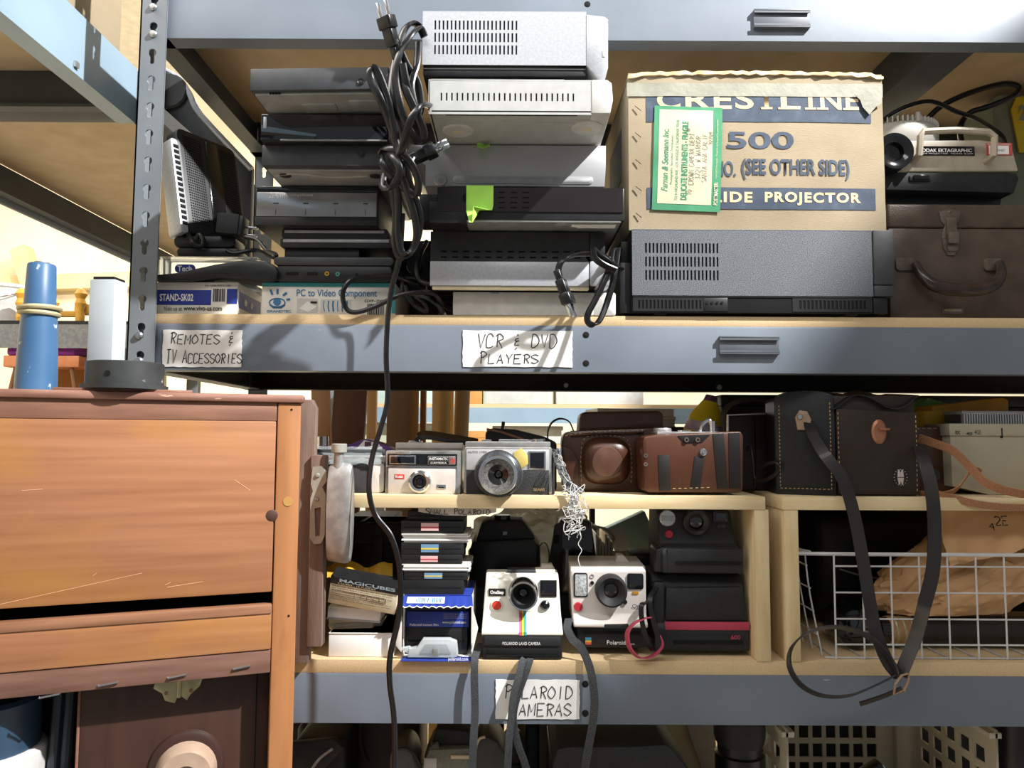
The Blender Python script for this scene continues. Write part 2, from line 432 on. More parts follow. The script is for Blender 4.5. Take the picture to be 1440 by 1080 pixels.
# rivets of the front post
for y in (8, 46, 471, 507):
    q = P(214 if y < 100 else 194, y, -.012)
    sh.add('rivet', B().lathe([(0, -.0045), (.0035, -.0042), (.0052, -.002), (.0052, 0), (0, 0)], 'y', (q.x, q.y + oy + .004, q.z), 14), rivet, p0)
def beam_x(x0, x1, y, z0, z1, m, sgn=1, lip=.028, nm='beam'):
    t = .0022
    pr = [(y, z0), (y + sgn * lip, z0), (y + sgn * lip, z0 + t), (y + sgn * t, z0 + t), (y + sgn * t, z1 - t), (y + sgn * .02, z1 - t), (y + sgn * .02, z1), (y + sgn * .001, z1), (y, z1 - .003)]
    return sh.add(nm, B().prism([(a + oy, c) for a, c in pr], 'x', x0, x1), m)
def beam_y(x, y0, y1, z0, z1, m, sgn=1, lip=.03):
    t = .0022
    pr = [(x, z0), (x + sgn * lip, z0), (x + sgn * lip, z0 + t), (x + sgn * t, z0 + t), (x + sgn * t, z1), (x, z1)]
    return sh.add('side_beam', B().prism([(a, c) for a, c in pr], 'y', y0 + oy, y1 + oy), m)
zm1, zm0 = P(720, 457.5, 0).z, P(720, 523, 0).z        # middle beam
zl1, zl0 = P(720, 948, 0).z, P(720, 1018, 0).z         # lower beam
zt1, zt0 = TB + (zm1 - zm0), TB
xa, xb = XP - hw + .003, XR + hw
ZB = .80                                                # bottom level, below the picture
levels = [(zt0, zt1, zt1 + .0145), (zm0, zm1, S), (zl0, zl1, L), (ZB - .075, ZB - .0145, ZB)]
fb = []
for i, (a, b_, s_) in enumerate(levels):
    fb.append(beam_x(xa, xb, 0, a, b_, steel))
    beam_x(xa, xb, .447, a, b_, steel_dark if i != 1 else steel_black_shade, -1)  # middle rear beam lies in shade, put into its near-black colour
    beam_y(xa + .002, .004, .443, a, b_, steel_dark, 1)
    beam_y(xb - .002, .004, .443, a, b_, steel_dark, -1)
    sh.add('shelf_board', B().box(xa + .004, xb - .004, .0012 + oy, .4455 + oy, b_, s_, .0004), pboard if i else pboard_dk)
# wide cross tie under the top level
q = P(1386, 68, .03); 
sh.add('cross_tie', B().box(.605, .668, .03 + oy, .42 + oy, zt0 + .004, zt1, .001), steel_dark)
# label holders and holes on the front beams
def holder(l, r, t, b, par):
    a, c = P(l, t, -.001), P(r, b, -.001)
    o = sh.add('label_holder', B().box(a.x, c.x, -.003 + oy, .0 + oy, c.z, a.z, .0004).box(a.x, c.x, -.0062 + oy, -.003 + oy, a.z - .003, a.z, .0004).box(a.x, c.x, -.0062 + oy, -.003 + oy, c.z, c.z + .003, .0004)
           .box(a.x, c.x, -.0062 + oy, -.0052 + oy, a.z - .0055, a.z - .002).box(a.x, c.x, -.0062 + oy, -.0052 + oy, c.z + .002, c.z + .0055), mat('holder_steel', '#5a6068', .5), par)
holder(1059, 1138, 15, 41, fb[0]); holder(1011, 1095, 473, 499, fb[1])
def bolt(px, py, Y, par, r=.0045, m=void, proud=.0006):
    q = P(px, py, Y)
    sh.add('bolt_hole' if m is void else 'bolt', B().lathe([(0, -proud), (r * .8, -proud), (r, -proud * .3), (r, .0005), (0, .0005)], 'y', (q.x, q.y + oy, q.z), 14), m, par)
for px, py, i in ((824, 511, 1), (824, 471, 1), (823, 962, 2), (823, 1003, 2), (826, 6, 0)): bolt(px, py, 0, fb[i])
bolt(796, 542, .4448, fb[1], .005, rivet, .003); bolt(1011, 545, .4448, fb[1], .006, rivet, .003)

# ================================================================ shelving to the left, running towards the viewer
ls = Obj('shelving_unit', 'pale blue-grey steel shelving at right angles, with a bare chipboard underside', 'shelving', origin=(-.85, .2, 0))
ox, ly = .85, -.2
zq = 1.45 + .512
def lp(b, nm, m): return ls.add(nm, b, m)
XB = -.625
b = B().prism([(XB + ox, zq), (XB - .03 + ox, zq), (XB - .03 + ox, zq + .002), (XB - .002 + ox, zq + .002), (XB - .002 + ox, zq + .066), (XB - .013 + ox, zq + .074), (XB - .013 + ox, zq + .092), (XB + ox, zq + .092), (XB + ox, zq + .078), (XB - .0 + ox, zq + .06)], 'y', -1.3 + ly, .19 + ly)
lp(b, 'beam', steel_blue)
lp(B().prism([(-1.115 + ox, zq), (-1.085 + ox, zq), (-1.085 + ox, zq + .002), (-1.113 + ox, zq + .002), (-1.113 + ox, zq + .07), (-1.115 + ox, zq + .07)], 'y', -1.3 + ly, 1.6 + ly), 'beam', steel_dark)
lp(B().box(-1.125 + ox, -1.115 + ox, -1.3 + ly, 1.6 + ly, zq - .012, zq + .03, .002), 'beam_trim', steel)
lp(B().box(XB - .002 + ox, XB + ox - .0005, .19 + ly, 1.6 + ly, zq, zq + .09), 'beam', steel_dark)
lp(B().box(-1.114 + ox, XB - .003 + ox, -1.3 + ly, 1.6 + ly, zq + .072, zq + .087), 'shelf_board', pboard_dk)
lp(B().box(-1.11 + ox, XB - .004 + ox, .155 + ly, .195 + ly, zq + .003, zq + .071, .001).box(-1.11 + ox, XB - .004 + ox, .135 + ly, .155 + ly, zq + .003, zq + .008), 'cross_tie', steel_dark)
for yy, xx in ((.20, -.598), (-1.3, XB), (1.6, XB), (1.6, -1.12), (-1.3, -1.12)):
    z1 = 2.45 if yy == .20 else zq + .1
    lp(B().box(xx - .022 + ox, xx + .012 + ox, yy + ly, yy + .003 + ly, 0, z1).box(xx - .027 + ox, xx - .0215 + ox, yy - .0 + ly, yy + .035 + ly, 0, z1), 'post', steel_dark if yy == .2 else steel_post)
for py, r_ in ((145, .005),):
    q = P(152, py, .0); 
    lp(B().lathe([(0, -.004), (.005, -.003), (.006, 0), (0, 0)], 'x', (XB + ox + .001, .02 + ly, zq + .012), 12).box(XB + ox - .001, XB + ox + .004, .016 + ly, .024 + ly, zq + .008, zq + .016), 'bolt', rivet)

# ================================================================ unseen shelving added to the right so its upper shelf shades the right-hand side
rs = Obj('shelving_unit', 'added grey steel shelving out of view, shading the right-hand side', 'shelving', origin=(1.55, -.8, 0))
SX = 1.377
for (xx, yy) in ((SX, -1.9), (SX, -.07), (SX + .45, -1.9), (SX + .45, -.07)):
    rs.add('post', B().box(xx - 1.55 - .015, xx - 1.55 + .02, yy + .8, yy + .803, 0, 3.05).box(xx - 1.55 - .0175, xx - 1.55 - .015, yy + .8, yy + .835, 0, 3.05), steel_post)
for zz in (1.0, 2.0, 2.98):
    for xx in (SX, SX + .45): rs.add('beam', B().box(xx - 1.55 - .014, xx - 1.55 - .011, -1.9 + .8, -.07 + .8, zz - .085, zz - .015), steel)
    rs.add('shelf_board', B().box(SX - 1.55 - .012, SX + .46 - 1.55, -1.9 + .8, -.07 + .8, zz - .015, zz), pboard)
# ================================================================ upper shelf: remotes and television accessories
SH = 'stack at the remotes end of the upper shelf'
o = Obj('cardboard_carton', 'white and blue printed carton reading STAND-SK02 under a black handset', 'carton', 216, 334, 397, 439, .02, S)
cart = mat('white_carton', '#eceae4', .6, 0, '#dedbd3', 30)
o.add('body', B().box(-o.w / 2, o.w / 2, 0, .1, 0, o.h, .0006), cart)
o.bx('blue_band', 217, 297, 408, 429, -.0004, .001, blue, 0); o.bx('blue_band', 319, 333.6, 406, 427, -.0004, .001, blue, 0)
o.add('blue_band', B().box(o.w / 2 - .001, o.w / 2 + .0004, .006, .094, o.h * .27, o.h * .76), blue)
for i in range(2): o.add('round_mark', B().cyl((o.w / 2 + .0008, .03 + i * .025, o.h * .5), 'x', .005, -.0004, .0002, 12), white)
o.txt('STAND-SK02', 225, 272, 413.5, 423.5, -.0007, white, .02)
o.txt('Visit us at', 231, 257, 431, 437, -.0007, ink); o.txt('www.vivo-us.com', 259, 313, 430.5, 437, -.0007, ink, .02)
o.txt('P/N: 10240-290XXL-2402', 288, 324, 400.5, 403, -.0007, ink)
b = B(); random.seed(3)
x = 299.5
while x < 316.5:
    w_ = random.choice((.5, .9, 1.4)); b.box(o.u(x), o.u(x + w_), -.0006, 0, o.v(424), o.v(406)); x += w_ + random.choice((.6, 1.0))
o.add('barcode', b, ink); c_top = o.top

o = Obj('handset', 'thick black handset with rows of small white keys lying on the STAND-SK02 carton', 'handset', 216, 391, 362, 397, .005, c_top)
o.poly('body', [(212, 396), (212, 387), (250, 383), (300, 371.5), (340, 365), (370, 366), (386, 372), (391, 381), (389, 391), (380, 396.5), (358, 396.5), (338, 391), (305, 388.5), (262, 394)], 0, .048, blk, .004)
for i in range(9):
    px = 262 + i * 9.5
    zz = o.v(380 - (px - 262) * .175)
    for j in range(2): o.add('key', B().box(o.u(px), o.u(px + 6), .008 + j * .016, .018 + j * .016, zz - .003, zz + .003, .001), whitepl)
clearpl = mat('clear_plastic', '#e8eef0', .08, 0, '#dfe7ea', 10, trans=.85, ior=1.25)
o = Obj('plastic_case', 'flat clear plastic case with a blue oval sticker behind the black handset', 'case', 222, 362, 360, 396, .058, c_top)
o.add('body', B().box(-o.w / 2, o.w / 2, 0, .06, 0, o.h, .003), clearpl)
o.add('sticker', B().prism(rrect(o.u(246), o.u(275), o.v(384), o.v(372), .006), 'y', -.0006, .0), blue); o.txt('Tech', 250, 270, 374, 382, -.0009, white, .02)
t_case = o.top
prev = t_case
for (l, r, t, bt, lab) in ((247, 335, 348, 360, 'slim black remote control lying flat on the clear plastic case'), (243, 330, 331, 347, 'rounded black remote control, topmost of two under the router')):
    o = Obj('remote_control', lab, 'remote', l, r, t, bt, .062, prev)
    o.add('body', B().prism(rrect(-o.w / 2, o.w / 2, 0, o.h, o.h * .45), 'y', 0, .045, .004), blk)
    o.add('keypad', B().box(-o.w * .3, o.w * .3, .012, .034, o.h - .0005, o.h + .0012, .0005), dkgrey)
    prev = o.top
t_rem = prev
# router
o = Obj('wireless_router', 'tilted black ventilated router with a silver slotted edge', 'router', 262, 362, 165, 322, .105, t_rem + .003, rz=60, ry=0, rx=-13)
o.add('body', B().prism(rrect(-.054, .054, 0, .172, .012), 'y', 0, .026, .003), blk)
b = B()
for side, (xa_, xb_) in enumerate(((-.044, -.012), (.022, .05))):
    n_ = 9 if side == 0 else 7
    for i in range(n_):
        for j in range(34): 
            x_ = xa_ + (xb_ - xa_) * i / n_; z_ = .02 + j * .0042
            b.box(x_, x_ + .0022, -.0006, .0005, z_, z_ + .0022)
o.add('vent_mesh', b, void, kind='stuff')
o.add('gloss_strip', B().prism([(-.008, .012), (.020, .012), (.016, .165), (-.004, .165)], 'y', -.0022, .001, .0008), blk_g)
rim = o.add('slotted_edge', B().prism(rrect(-.0645, -.0525, .0, .150, .004), 'y', .001, .030, .001), silver)
b = B()
for j in range(15): b.box(-.0615, -.0535, -.0004, .003, .012 + j * .0088, .0165 + j * .0088)
o.add('slots', b, void, rim)
o = Obj('power_adapter', 'black plug-in power adapter with two blades next to the router', 'adapter', 302, 338, 299, 331, .045, t_rem - .002, ry=5)
o.bx('body', 302, 334, 299, 331.5, 0, .03, blk_m, .003); o.bx('cap', 333, 339, 301, 331, .002, .028, blk, .001)
for zz in (313, 324): o.bx('blade', 339, 356, zz, zz + 2.2, .011, .018, chrome, .0003)
t_ad = o.top
c_ = single('coiled_lead', 'short black lead with a hook end below the router', 'cord', B().tube([P(262, 322, .07), P(268, 335, .058), P(272, 343, .056), P(284, 346, .055), P(286, 337, .054), P(280, 330, .054), P(276, 338, .054)], .0032, 8, 6), cordm)
single('coiled_lead', 'black lead trailing from the power adapter to the slim players', 'cord', B().tube([P(345, 333, .05), P(362, 338, .045), P(375, 352, .035), P(388, 358, .02), P(384, 362, .03), P(360, 352, .055), P(330, 356, .056), P(318, 352, .056)], .003, 8, 6), cordm)
o = Obj('plastic_tray', 'grey plastic tray with a bright rim leaning behind the router', 'tray', 232, 358, 96, 262, .22, S)
o.poly('panel', [(226, 96), (250, 108), (266, 130), (282, 158), (356, 234), (356, 474.5), (338, 474.5), (334, 268), (290, 205), (226, 150)], 0, .014, dkgrey, .002)
o.add('rim', B().tube([(o.u(a), -.002, o.v(c)) for a, c in ((228, 100), (250, 112), (266, 134), (282, 162), (356, 238))], .005, 8, 4), silver)
o.lat('round_dial', 238, 130, [(0, -.008), (24, -.008), (26, -.005), (26, .001), (0, .001)], dkgrey)

# --- the middle stack: carton, portable players, converter boxes
o = Obj('cardboard_carton', 'white carton with blue eye logo reading PC to Video Component', 'carton', 368, 556, 398, 440, .02, S)
teal = mat('teal_print', '#3f9aa0', .5); logo = mat('logo_blue', '#3f7fae', .5)
o.add('body', B().box(-o.w / 2, o.w / 2, 0, .14, 0, o.h, .0006), cart)
o.bx('teal_band', 368.5, 555.5, 398, 403.5, -.0004, .002, teal, 0); o.bx('teal_band', 551, 556, 403, 440, -.0004, .001, teal, 0)
o.txt('PC to Video Component', 417, 530, 407, 420, -.0006, logo, .01); o.txt('GXP-2000', 513, 542, 421, 425, -.0006, ink, .01)
o.txt('GRANDTEC', 376, 410, 436.5, 440, -.0006, logo, .02)
b = B()
b.lathe([(0, -.0006), (o.k(5.5), -.0006), (o.k(5.5), 0), (0, 0)], 'y', (o.u(390), 0, o.v(425)), 16)
o.add('logo', b.tube([(o.u(390 + 11 * math.cos(R(a))), -.0003, o.v(426 - 6 * math.sin(R(a)))) for a in range(0, 360, 20)], .0009, 4, closed=True).tube([(o.u(380), -.0003, o.v(429)), (o.u(385), -.0003, o.v(433)), (o.u(396), -.0003, o.v(433)), (o.u(401), -.0003, o.v(429))], .0012, 4)
      .tube([(o.u(380), -.0003, o.v(408)), (o.u(383), -.0003, o.v(415))], .0016, 5).tube([(o.u(390), -.0003, o.v(407)), (o.u(390), -.0003, o.v(414))], .0016, 5).tube([(o.u(403), -.0003, o.v(412)), (o.u(398), -.0003, o.v(416))], .0016, 5).tube([(o.u(408), -.0003, o.v(421)), (o.u(403), -.0003, o.v(422))], .0016, 5), logo)
pgrey = mat('pale_print', '#cfcdc8', .6)
o.bx('picture', 418, 447, 420, 440, -.0004, .001, pgrey, 0); o.bx('picture', 451, 494, 421, 440, -.0004, .001, pgrey, 0)
o.add('picture_device', B().prism(o.uv([(421, 434), (433, 424), (446, 432), (434, 439)]), 'y', -.0007, 0), white); o.bx('picture_lead', 437, 446, 424, 427, -.0008, 0, ink, 0)
b = B()
for i in range(6): b.tube([(o.u(456 + i * 6.4), -.0004, o.v(423)), (o.u(455 + i * 6.6), -.0004, o.v(430)), (o.u(457 + i * 6.2), -.0004, o.v(438))], .0006 + .0003 * (i % 3), 4)
o.add('picture_leads', b, logo)
b = B(); x = 517.
while x < 541: w_ = random.choice((.6, 1.0, 1.5)); b.box(o.u(x), o.u(x + w_), -.0006, 0, 0, o.v(427)); x += w_ + random.choice((.7, 1.1))
o.add('barcode', b, ink); g_top = o.top
o = Obj('portable_player', 'closed black portable disc player with a gold jack on its edge', 'player', 386, 553, 363, 398, .012, g_top)
o.rb('base', 388, 551, 374, 396.9, 6, 0, .12, blk, .001); o.rb('lid', 385, 553, 362, 373.5, 5, -.002, .125, dkgrey, .001)
o.lat('gold_jack', 460, 385, [(1.3, -.001), (3.4, -.001), (3.4, .002), (1.3, .002)], mat('gold', '#d9a63a', .3, .8), 16); o.lat('green_jack', 475, 385.5, [(1.2, -.001), (3.2, -.001), (3.2, .002), (1.2, .002)], mat('green_ring', '#4f8c7c', .4), 16)
o.lat('jack', 502, 386, [(0, -.0006), (2, -.0006), (2, .001), (0, .001)], void, 12)
for a, c in ((402, 420), (432, 447)): o.rb('slot', a, c, 383, 387, 2, -.0006, .001, void, 0)
p_top = o.top
o = Obj('docking_block', 'small black block under two slim silver-edged players', 'block', 400, 505, 350, 363, .02, p_top); o.add('body', B().box(-o.w / 2, o.w / 2, 0, .1, 0, o.h, .001), blk); d_top = o.top
for i, (l, r, t, bt, Y, lab) in enumerate(((394, 553, 335, 351, .014, 'slim black portable player with a silver stripe, under a shorter one'), (396, 546, 322, 335, .016, 'slim black portable player with a silver stripe, on top of a longer one'))):
    o = Obj('slim_player', lab, 'player', l, r, t, bt, Y, d_top)
    o.add('body', B().prism(rrect(-o.w / 2, o.w / 2, 0, o.h, .004), 'y', 0, .12, .0008), blk)
    o.add('silver_stripe', B().box(-o.w / 2 + .004, o.w / 2 - .006, -.0008, .001, o.h * .55, o.h * .86, .0004), silver_d); d_top = o.top
o = Obj('converter_box', 'black converter box with a wide silver front panel, between two set-top boxes', 'set-top box', 358, 532, 262, 320, .0, d_top)
o.add('body', B().box(-o.w / 2, o.w / 2, .0, .17, 0, o.h, .001), blk)
pn = o.bx('front_panel', 361, 530, 271, 305, -.0015, .001, mat('silver_mirror', '#b5b6b8', .2, .6, '#8d8e91', 8), .0008)
o.bx('lower_panel', 359, 531, 306, 319, -.002, .001, blk_m, .0006); o.bx('upper_strip', 361, 530, 263, 270, -.0012, .001, blk_g, .0004)
o.txt('ZENITH', 378, 402, 272.5, 279, -.0018, white, .0, .3); o.txt('Installing Unlimited', 405, 440, 273.5, 277, -.0018, pgrey)
for i in range(4): o.bx('marking', 385 + i * 42, 392 + i * 42, 286, 287.5, -.0018, 0, ink, 0); o.bx('divider', 388 + i * 42, 388.8 + i * 42, 295, 303, -.0018, 0, ink, 0)
z_top = o.top
under = mat('galvanised_sheet', '#b3b3b0', .32, .55, '#9d9d9a', 30)
o = Obj('set_top_box', 'charcoal set-top box with one small round button, on the silver-fronted converter', 'set-top box', 368, 546, 204, 233, -.068, z_top)
o.add('body', B().box(-o.w / 2, o.w / 2, .0, .24, .004, o.h, .0012), dkgrey)
o.add('base_plate', B().box(-o.w / 2 + .004, o.w / 2 - .004, .012, .236, .0015, .0045, .0008), under)
for sx in (-.06, .06): 
    for sy in (.03, .2): o.add('foot', B().cyl((sx, sy, 0), 'z', .008, 0, .003, 14, .0008), rubber)
o.add('pressed_ridge', B().tube([(-.075, .03, .0012), (-.04, .022, .0012), (.0, .034, .0012), (.05, .03, .0012)], .0014, 6, 5), under)
o.lat('power_button', 508, 216, [(0, -.0015), (3.2, -.0015), (3.4, -.0005), (5.6, -.001), (6, .0005), (0, .0005)], blk, 20); s_top = o.top
o = Obj('media_player', 'glossy piano-black media player with a mirror front, second from the top of its stack', 'player', 367, 548, 161, 199, -.08, s_top)
o.add('body', B().box(-o.w / 2, o.w / 2, .002, .22, 0.0, o.h, .0012), blk); o.add('gloss_front', B().box(-o.w / 2 + .0005, o.w / 2 - .0005, -.002, .003, .001, o.h - .0008, .0008), mat('mirror_black', '#1a1b1f', .05, .15, coat=1)); 
o.bx('silver_tab', 371, 376, 166, 182, -.003, 0, silver, .0005); o.bx('base_line', 395, 545, 197.2, 199, -.0028, 0, silver_d, .0002); s_top = o.top
o = Obj('video_recorder', 'black boxy recorder with pressed metal underside, topmost of its stack under the steel beam', 'recorder', 352, 547, 95, 136, -.135, s_top, ry=-1.2)
o.add('body', B().box(-o.w / 2, o.w / 2, .0, .27, .006, o.h, .0015), dkgrey)
o.add('base_plate', B().box(-o.w / 2 + .004, o.w / 2 - .004, .006, .266, .003, .0065, .0008), under)
for sx in (-.07, .06):
    for sy in (.07, .24): o.add('foot', B().cyl((sx, sy, 0), 'z', .009, 0, .0045, 14, .0008), rubber)
b = B()
for i in range(4): b.box(o.u(378 + i * 4), o.u(380 + i * 4), .004, .0055, 0.0035, .0062)
o.add('vent', b, void); o.add('pressed_ridge', B().box(-.03, .012, .03, .055, .0015, .004, .001).box(.03, .09, .022, .05, .0015, .004, .001), under)
o.lat('round_socket', 508, 116, [(0, -.0015), (2.4, -.0015), (3, -.0006), (4.6, -.0015), (5.2, .0005), (0, .0005)], blk, 20)
# ================================================================ upper shelf: stack of video players seen from the side
def feet(o, m, xs, ys, r=.011, h=.004):
    for a in xs:
        for c in ys: o.add('foot', B().cyl((a, c, 0), 'z', r, 0, h, 16, .001), m)
o = Obj('disc_player', 'white flat disc player lying on the shelf board, lowest of the player stack', 'player', 637, 866, 411, 444, .0, S)
o.add('body', B().prism(rrect(-o.w / 2, o.w / 2 - .03, .0, o.h, .0015), 'y', 0, .33, .0008), whitepl)
o.add('front_cap', B().prism(rrect(o.w / 2 - .031, o.w / 2, .0, o.h, .003), 'y', .0, .33, .001), whitepl)
o.rb('emblem', 690, 702, 411.6, 413.6, 1, -.0006, .001, silver_d, 0); v6 = o.top
o = Obj('video_recorder', 'video recorder with black vented top half and silver lower half', 'recorder', 605, 851, 326, 411, -.02, v6)
o.add('body', B().box(-o.w / 2 + .001, o.w / 2 - .012, .0015, .34, .004, o.h - .0006, .0008), void)
o.slots('vented_cover', 616, 836, 350, 366, 2, 14, 8.5, 2.4, .0, blk_m, outer=(605, 828.5, 326, 368))
o.add('cover_top', B().box(-o.w / 2, o.u(828.5), 0, .34, o.h - .0012, o.h), blk_m)
o.bx('silver_side', 605, 828, 368, 402, -.0006, .01, silver, .0006); o.bx('chassis_strip', 608, 828, 402, 408, .002, .01, cream, .0004)
o.bx('front_cap_black', 829, 851, 326, 366, -.001, .34, blk, .002); o.bx('front_cap_silver', 829, 858, 366, 402, -.001, .34, silver, .003)
feet(o, rubber, (-.08, .08), (.04, .3)); v5 = o.top
o = Obj('disc_player', 'thin black disc player with a lime green paper tab stuck on its side', 'player', 602, 878, 263, 309, -.06, v5)
o.add('body', B().box(-o.w / 2 + .012, o.w / 2, .001, .34, .0045, o.h - .0008, .001), blk)
o.slots('side_panel', 697, 748, 268, 296, 4, 3, 9, 2.2, -.0004, mat('aubergine_black', '#241c20', .3, .1, '#1c1719', 12, wear='#8a8488', ws=60, wt=.76), outer=(615, 876, 264, 298))
o.add('base_plate', B().box(-o.w / 2 + .05, o.w / 2 - .004, .002, .336, .002, .0055, .0008), under)
o.add('rear_block', B().box(-o.w / 2 + .002, -o.w / 2 + .05, .0, .06, .0, o.h * .6, .001).box(-o.w / 2 - .012, -o.w / 2 + .014, .004, .05, .004, o.h * .82, .001), blk)
o.add('pressed_foot', B().lathe([(0, 0), (.007, 0), (.012, .0024), (0, .0024)], 'z', (.045, .018, .0), 16).lathe([(0, 0), (.007, 0), (.013, .0024), (0, .0024)], 'z', (.06, .03, .0), 16), under)
o.add('rating_sticker', B().box(.06, .118, .012, .026, .0012, .0022), white)
o.lat('round_socket', 656, 279, [(0, -.0006), (4, -.0006), (6, -.0012), (7, 0), (0, 0)], void, 18)
feet(o, rubber, (-.09,), (.2, .3), .01, .003)
v4 = o.top
lime = mat('lime_paper', '#b9f06a', .75, 0, '#a6e058', 30)
f_ = o
def tab(fn, nm, lab): single(nm, lab, 'paper tab', B().grid(fn, 8, 8, .0004), lime)
a_, b__, c__ = P(656, 262, -.0615), P(694, 262, -.0615), P(678, 314, -.078)
def tabf(u_, v_):
    x = a_.x + (b__.x - a_.x) * (u_ if v_ < .6 else (u_ * (1 - (v_ - .6) * 1.9) + .0 + (v_ - .6) * .35))
    z = v4 + .0006 + (c__.z - v4) * v_ * (1.0 if u_ < .62 else (.98 if v_ < .62 else .62 / v_ if v_ > .62 else 1))
    return V((x, -.0618 - .018 * max(0, v_ - .55) * 2 * v_ - .0012, z))
tab(tabf, 'paper_tab', 'torn lime green paper tab hanging over the thin black disc player')
o = Obj('disc_player', 'grey disc player with a long pressed groove along its face, under the white vented player', 'player', 571, 853, 204, 262, -.03, v4)
gsm = mat('grey_sheet', '#b0b1b3', .34, .35, '#a5a6a8', 10)
o.add('body', B().prism(o.uv([(577, 204), (852, 204), (852, 232), (850, 262), (597, 262), (597, 232), (571, 214)]), 'y', 0, .31, .001), gsm)
g = o.rb('pressed_groove', 637, 834, 248, 259, 5.5, -.0016, .001, gsm, .0014); o.rb('groove_floor', 641, 830, 250.5, 257, 3, -.002, -.001, silver_d, .0003, g)
o.lat('screw_well', 620, 254, [(0, -.0006), (4, -.001), (8, -.0016), (9.5, 0), (0, 0)], gsm, 20); o.lat('screw', 620, 254.5, [(0, -.0028), (3, -.0028), (3.6, -.0016), (3.6, 0), (0, 0)], chrome, 14)
o.bx('seam', 597.5, 598.2, 233, 262, -.0004, .0005, dkgrey, 0); v3 = o.top
def tabf2(u_, v_):
    q = P(671 + 18 * u_, 203.5 + 5.5 * v_ * (1 - abs(u_ - .4)), -.034 - .012 * v_ - .004 * math.sin(u_ * 7)); return V((q.x, q.y, min(q.z, v3 - .0005) if v_ > 0 else v3 - .0003))
tab(tabf2, 'paper_tab', 'small crumpled lime green scrap under the white vented player')
o = Obj('disc_player', 'off-white disc player with one row of vent slots and round feet below', 'player', 603, 861, 112, 161, -.122, v3)
offw = mat('off_white_metal', '#b9bab8', .42, .15, '#b0b1af', 60)
o.add('body', B().box(-o.w / 2 + .001, o.u(832), .0016, .33, .006, o.h - .0005, .001), void)
o.slots('side_panel', 617, 810, 129, 144, 1, 26, 2.2, 11, .0, offw, outer=(603, 832, 114.5, 161))
o.add('cover', B().box(-o.w / 2, o.u(832), .0, .33, o.h - .0025, o.h, .0008).box(-o.w / 2 - .0005, -o.w / 2 + .001, 0, .33, .004, o.h), offw)
o.add('base_plate', B().box(-o.w / 2 + .003, o.u(832), .0, .33, .0035, .0065, .0006), offw)
o.add('base_step', B().box(-o.w / 2 + .015, .095, .028, .32, .0022, .0045, .001), offw); o.add('base_slit', B().box(-o.w / 2 + .02, .07, .006, .008, .003, .0038), void)
o.add('front_cap', B().prism([(o.u(832), .003), (o.u(858), .003), (o.u(862), .02), (o.u(860), o.h - .004), (o.u(854), o.h), (o.u(832), o.h)], 'y', -.001, .33, .001), whitepl)
for fx, fy in ((.085, .04), (-.08, .05), (.085, .28), (-.08, .28)):
    ft = o.add('foot', B().lathe([(0, 0), (.018, 0), (.02, .0015), (.02, .004), (0, .004)], 'z', (fx, fy, 0), 24), whitepl); o.add('foot_pad', B().box(fx - .006, fx + .006, fy - .004, fy + .004, -.0003, .001), cream, ft)
v2 = o.top
o = Obj('video_recorder', 'silver video recorder with three rows of vent slots, topmost beside the carton', 'recorder', 594, 857, 16, 108, -.118, v2)
o.add('body', B().box(-o.w / 2 + .001, o.u(824), .0016, .33, .018, o.h - .0008, .001), void)
o.slots('vented_side', 609, 729, 27, 79, 3, 21, 2.3, 13, .0, silver, outer=(594, 824.5, 17, 91.5))
o.add('cover', B().box(-o.w / 2, o.u(824.5), .0, .33, o.h - .0016, o.h, .0006), silver)
o.bx('chassis', 595, 824, 92, 105, .0025, .33, blk, .001); o.bx('chassis_line', 595, 824, 95.5, 97, .0015, .004, dkgrey, 0)
o.add('base_plate', B().box(-o.w / 2 + .01, .06, .006, .32, .002, .0055), under)
o.add('front_cap', B().prism(o.uv([(824.5, 20), (850, 23), (855, 27), (855, 95), (848, 112), (843, 114), (824.5, 92)]), 'y', -.0008, .33, .001), silver)
o.bx('cap_button', 847, 851, 71, 80, -.0014, 0, whitepl, .0003)
feet(o, rubber, (-.09, .07), (.04, .29), .01, .004)

# ================================================================ large black recorder, the slide projector carton
o = Obj('video_recorder', 'large textured black video recorder carrying the slide projector carton', 'recorder', 887, 1257, 323, 442, -.006, S)
o.add('body', B().box(-o.w / 2 + .001, o.u(1227), .0016, .36, .004, o.h - .0006, .001), void)
o.slots('vented_cover', 906, 1012, 340, 397, 3, 20, 2.4, 14, .0, blk_tex, outer=(889, 1227.5, 324.5, 416))
o.add('cover_top', B().box(o.u(889), o.u(1227.5), .0, .36, o.h - .0014, o.h, .0006), blk_tex)
o.slots('lower_grille', 896, 987, 422, 435, 1, 17, 2.6, 12, .001, blk, outer=(890, 992, 418, 438)); o.slots('lower_grille', 1122, 1218, 421, 435, 1, 17, 3.2, 12, .001, blk, outer=(1114, 1226, 418, 438))
o.bx('lower_rail', 890, 1226, 416, 418.5, .0005, .01, blk, .0004); o.bx('lower_panel', 1022, 1115, 418, 438, .004, .02, blk_m, .0005); o.bx('jack_plate', 989, 1023, 419, 438, .0005, .012, blk, .0006)
for i in range(4): o.lat('jack', 994 + i * 7, 426, [(0, -.0004), (2, -.0004), (2, .001), (0, .001)], void, 10)
o.bx('front_cap', 1228.5, 1257, 323, 400, -.002, .36, dkgrey, .0015); o.bx('front_cap_lower', 1228.5, 1256, 401, 416, -.002, .36, dkgrey, .0012); o.bx('front_chassis', 1228, 1248, 417, 440, .002, .34, blk, .001)
o.add('rear_ledge', B().box(o.u(873), o.u(889), .006, .34, .004, o.h * .62, .001).box(o.u(876), o.u(889), .02, .3, o.h * .6, o.h * .9, .001), blk)
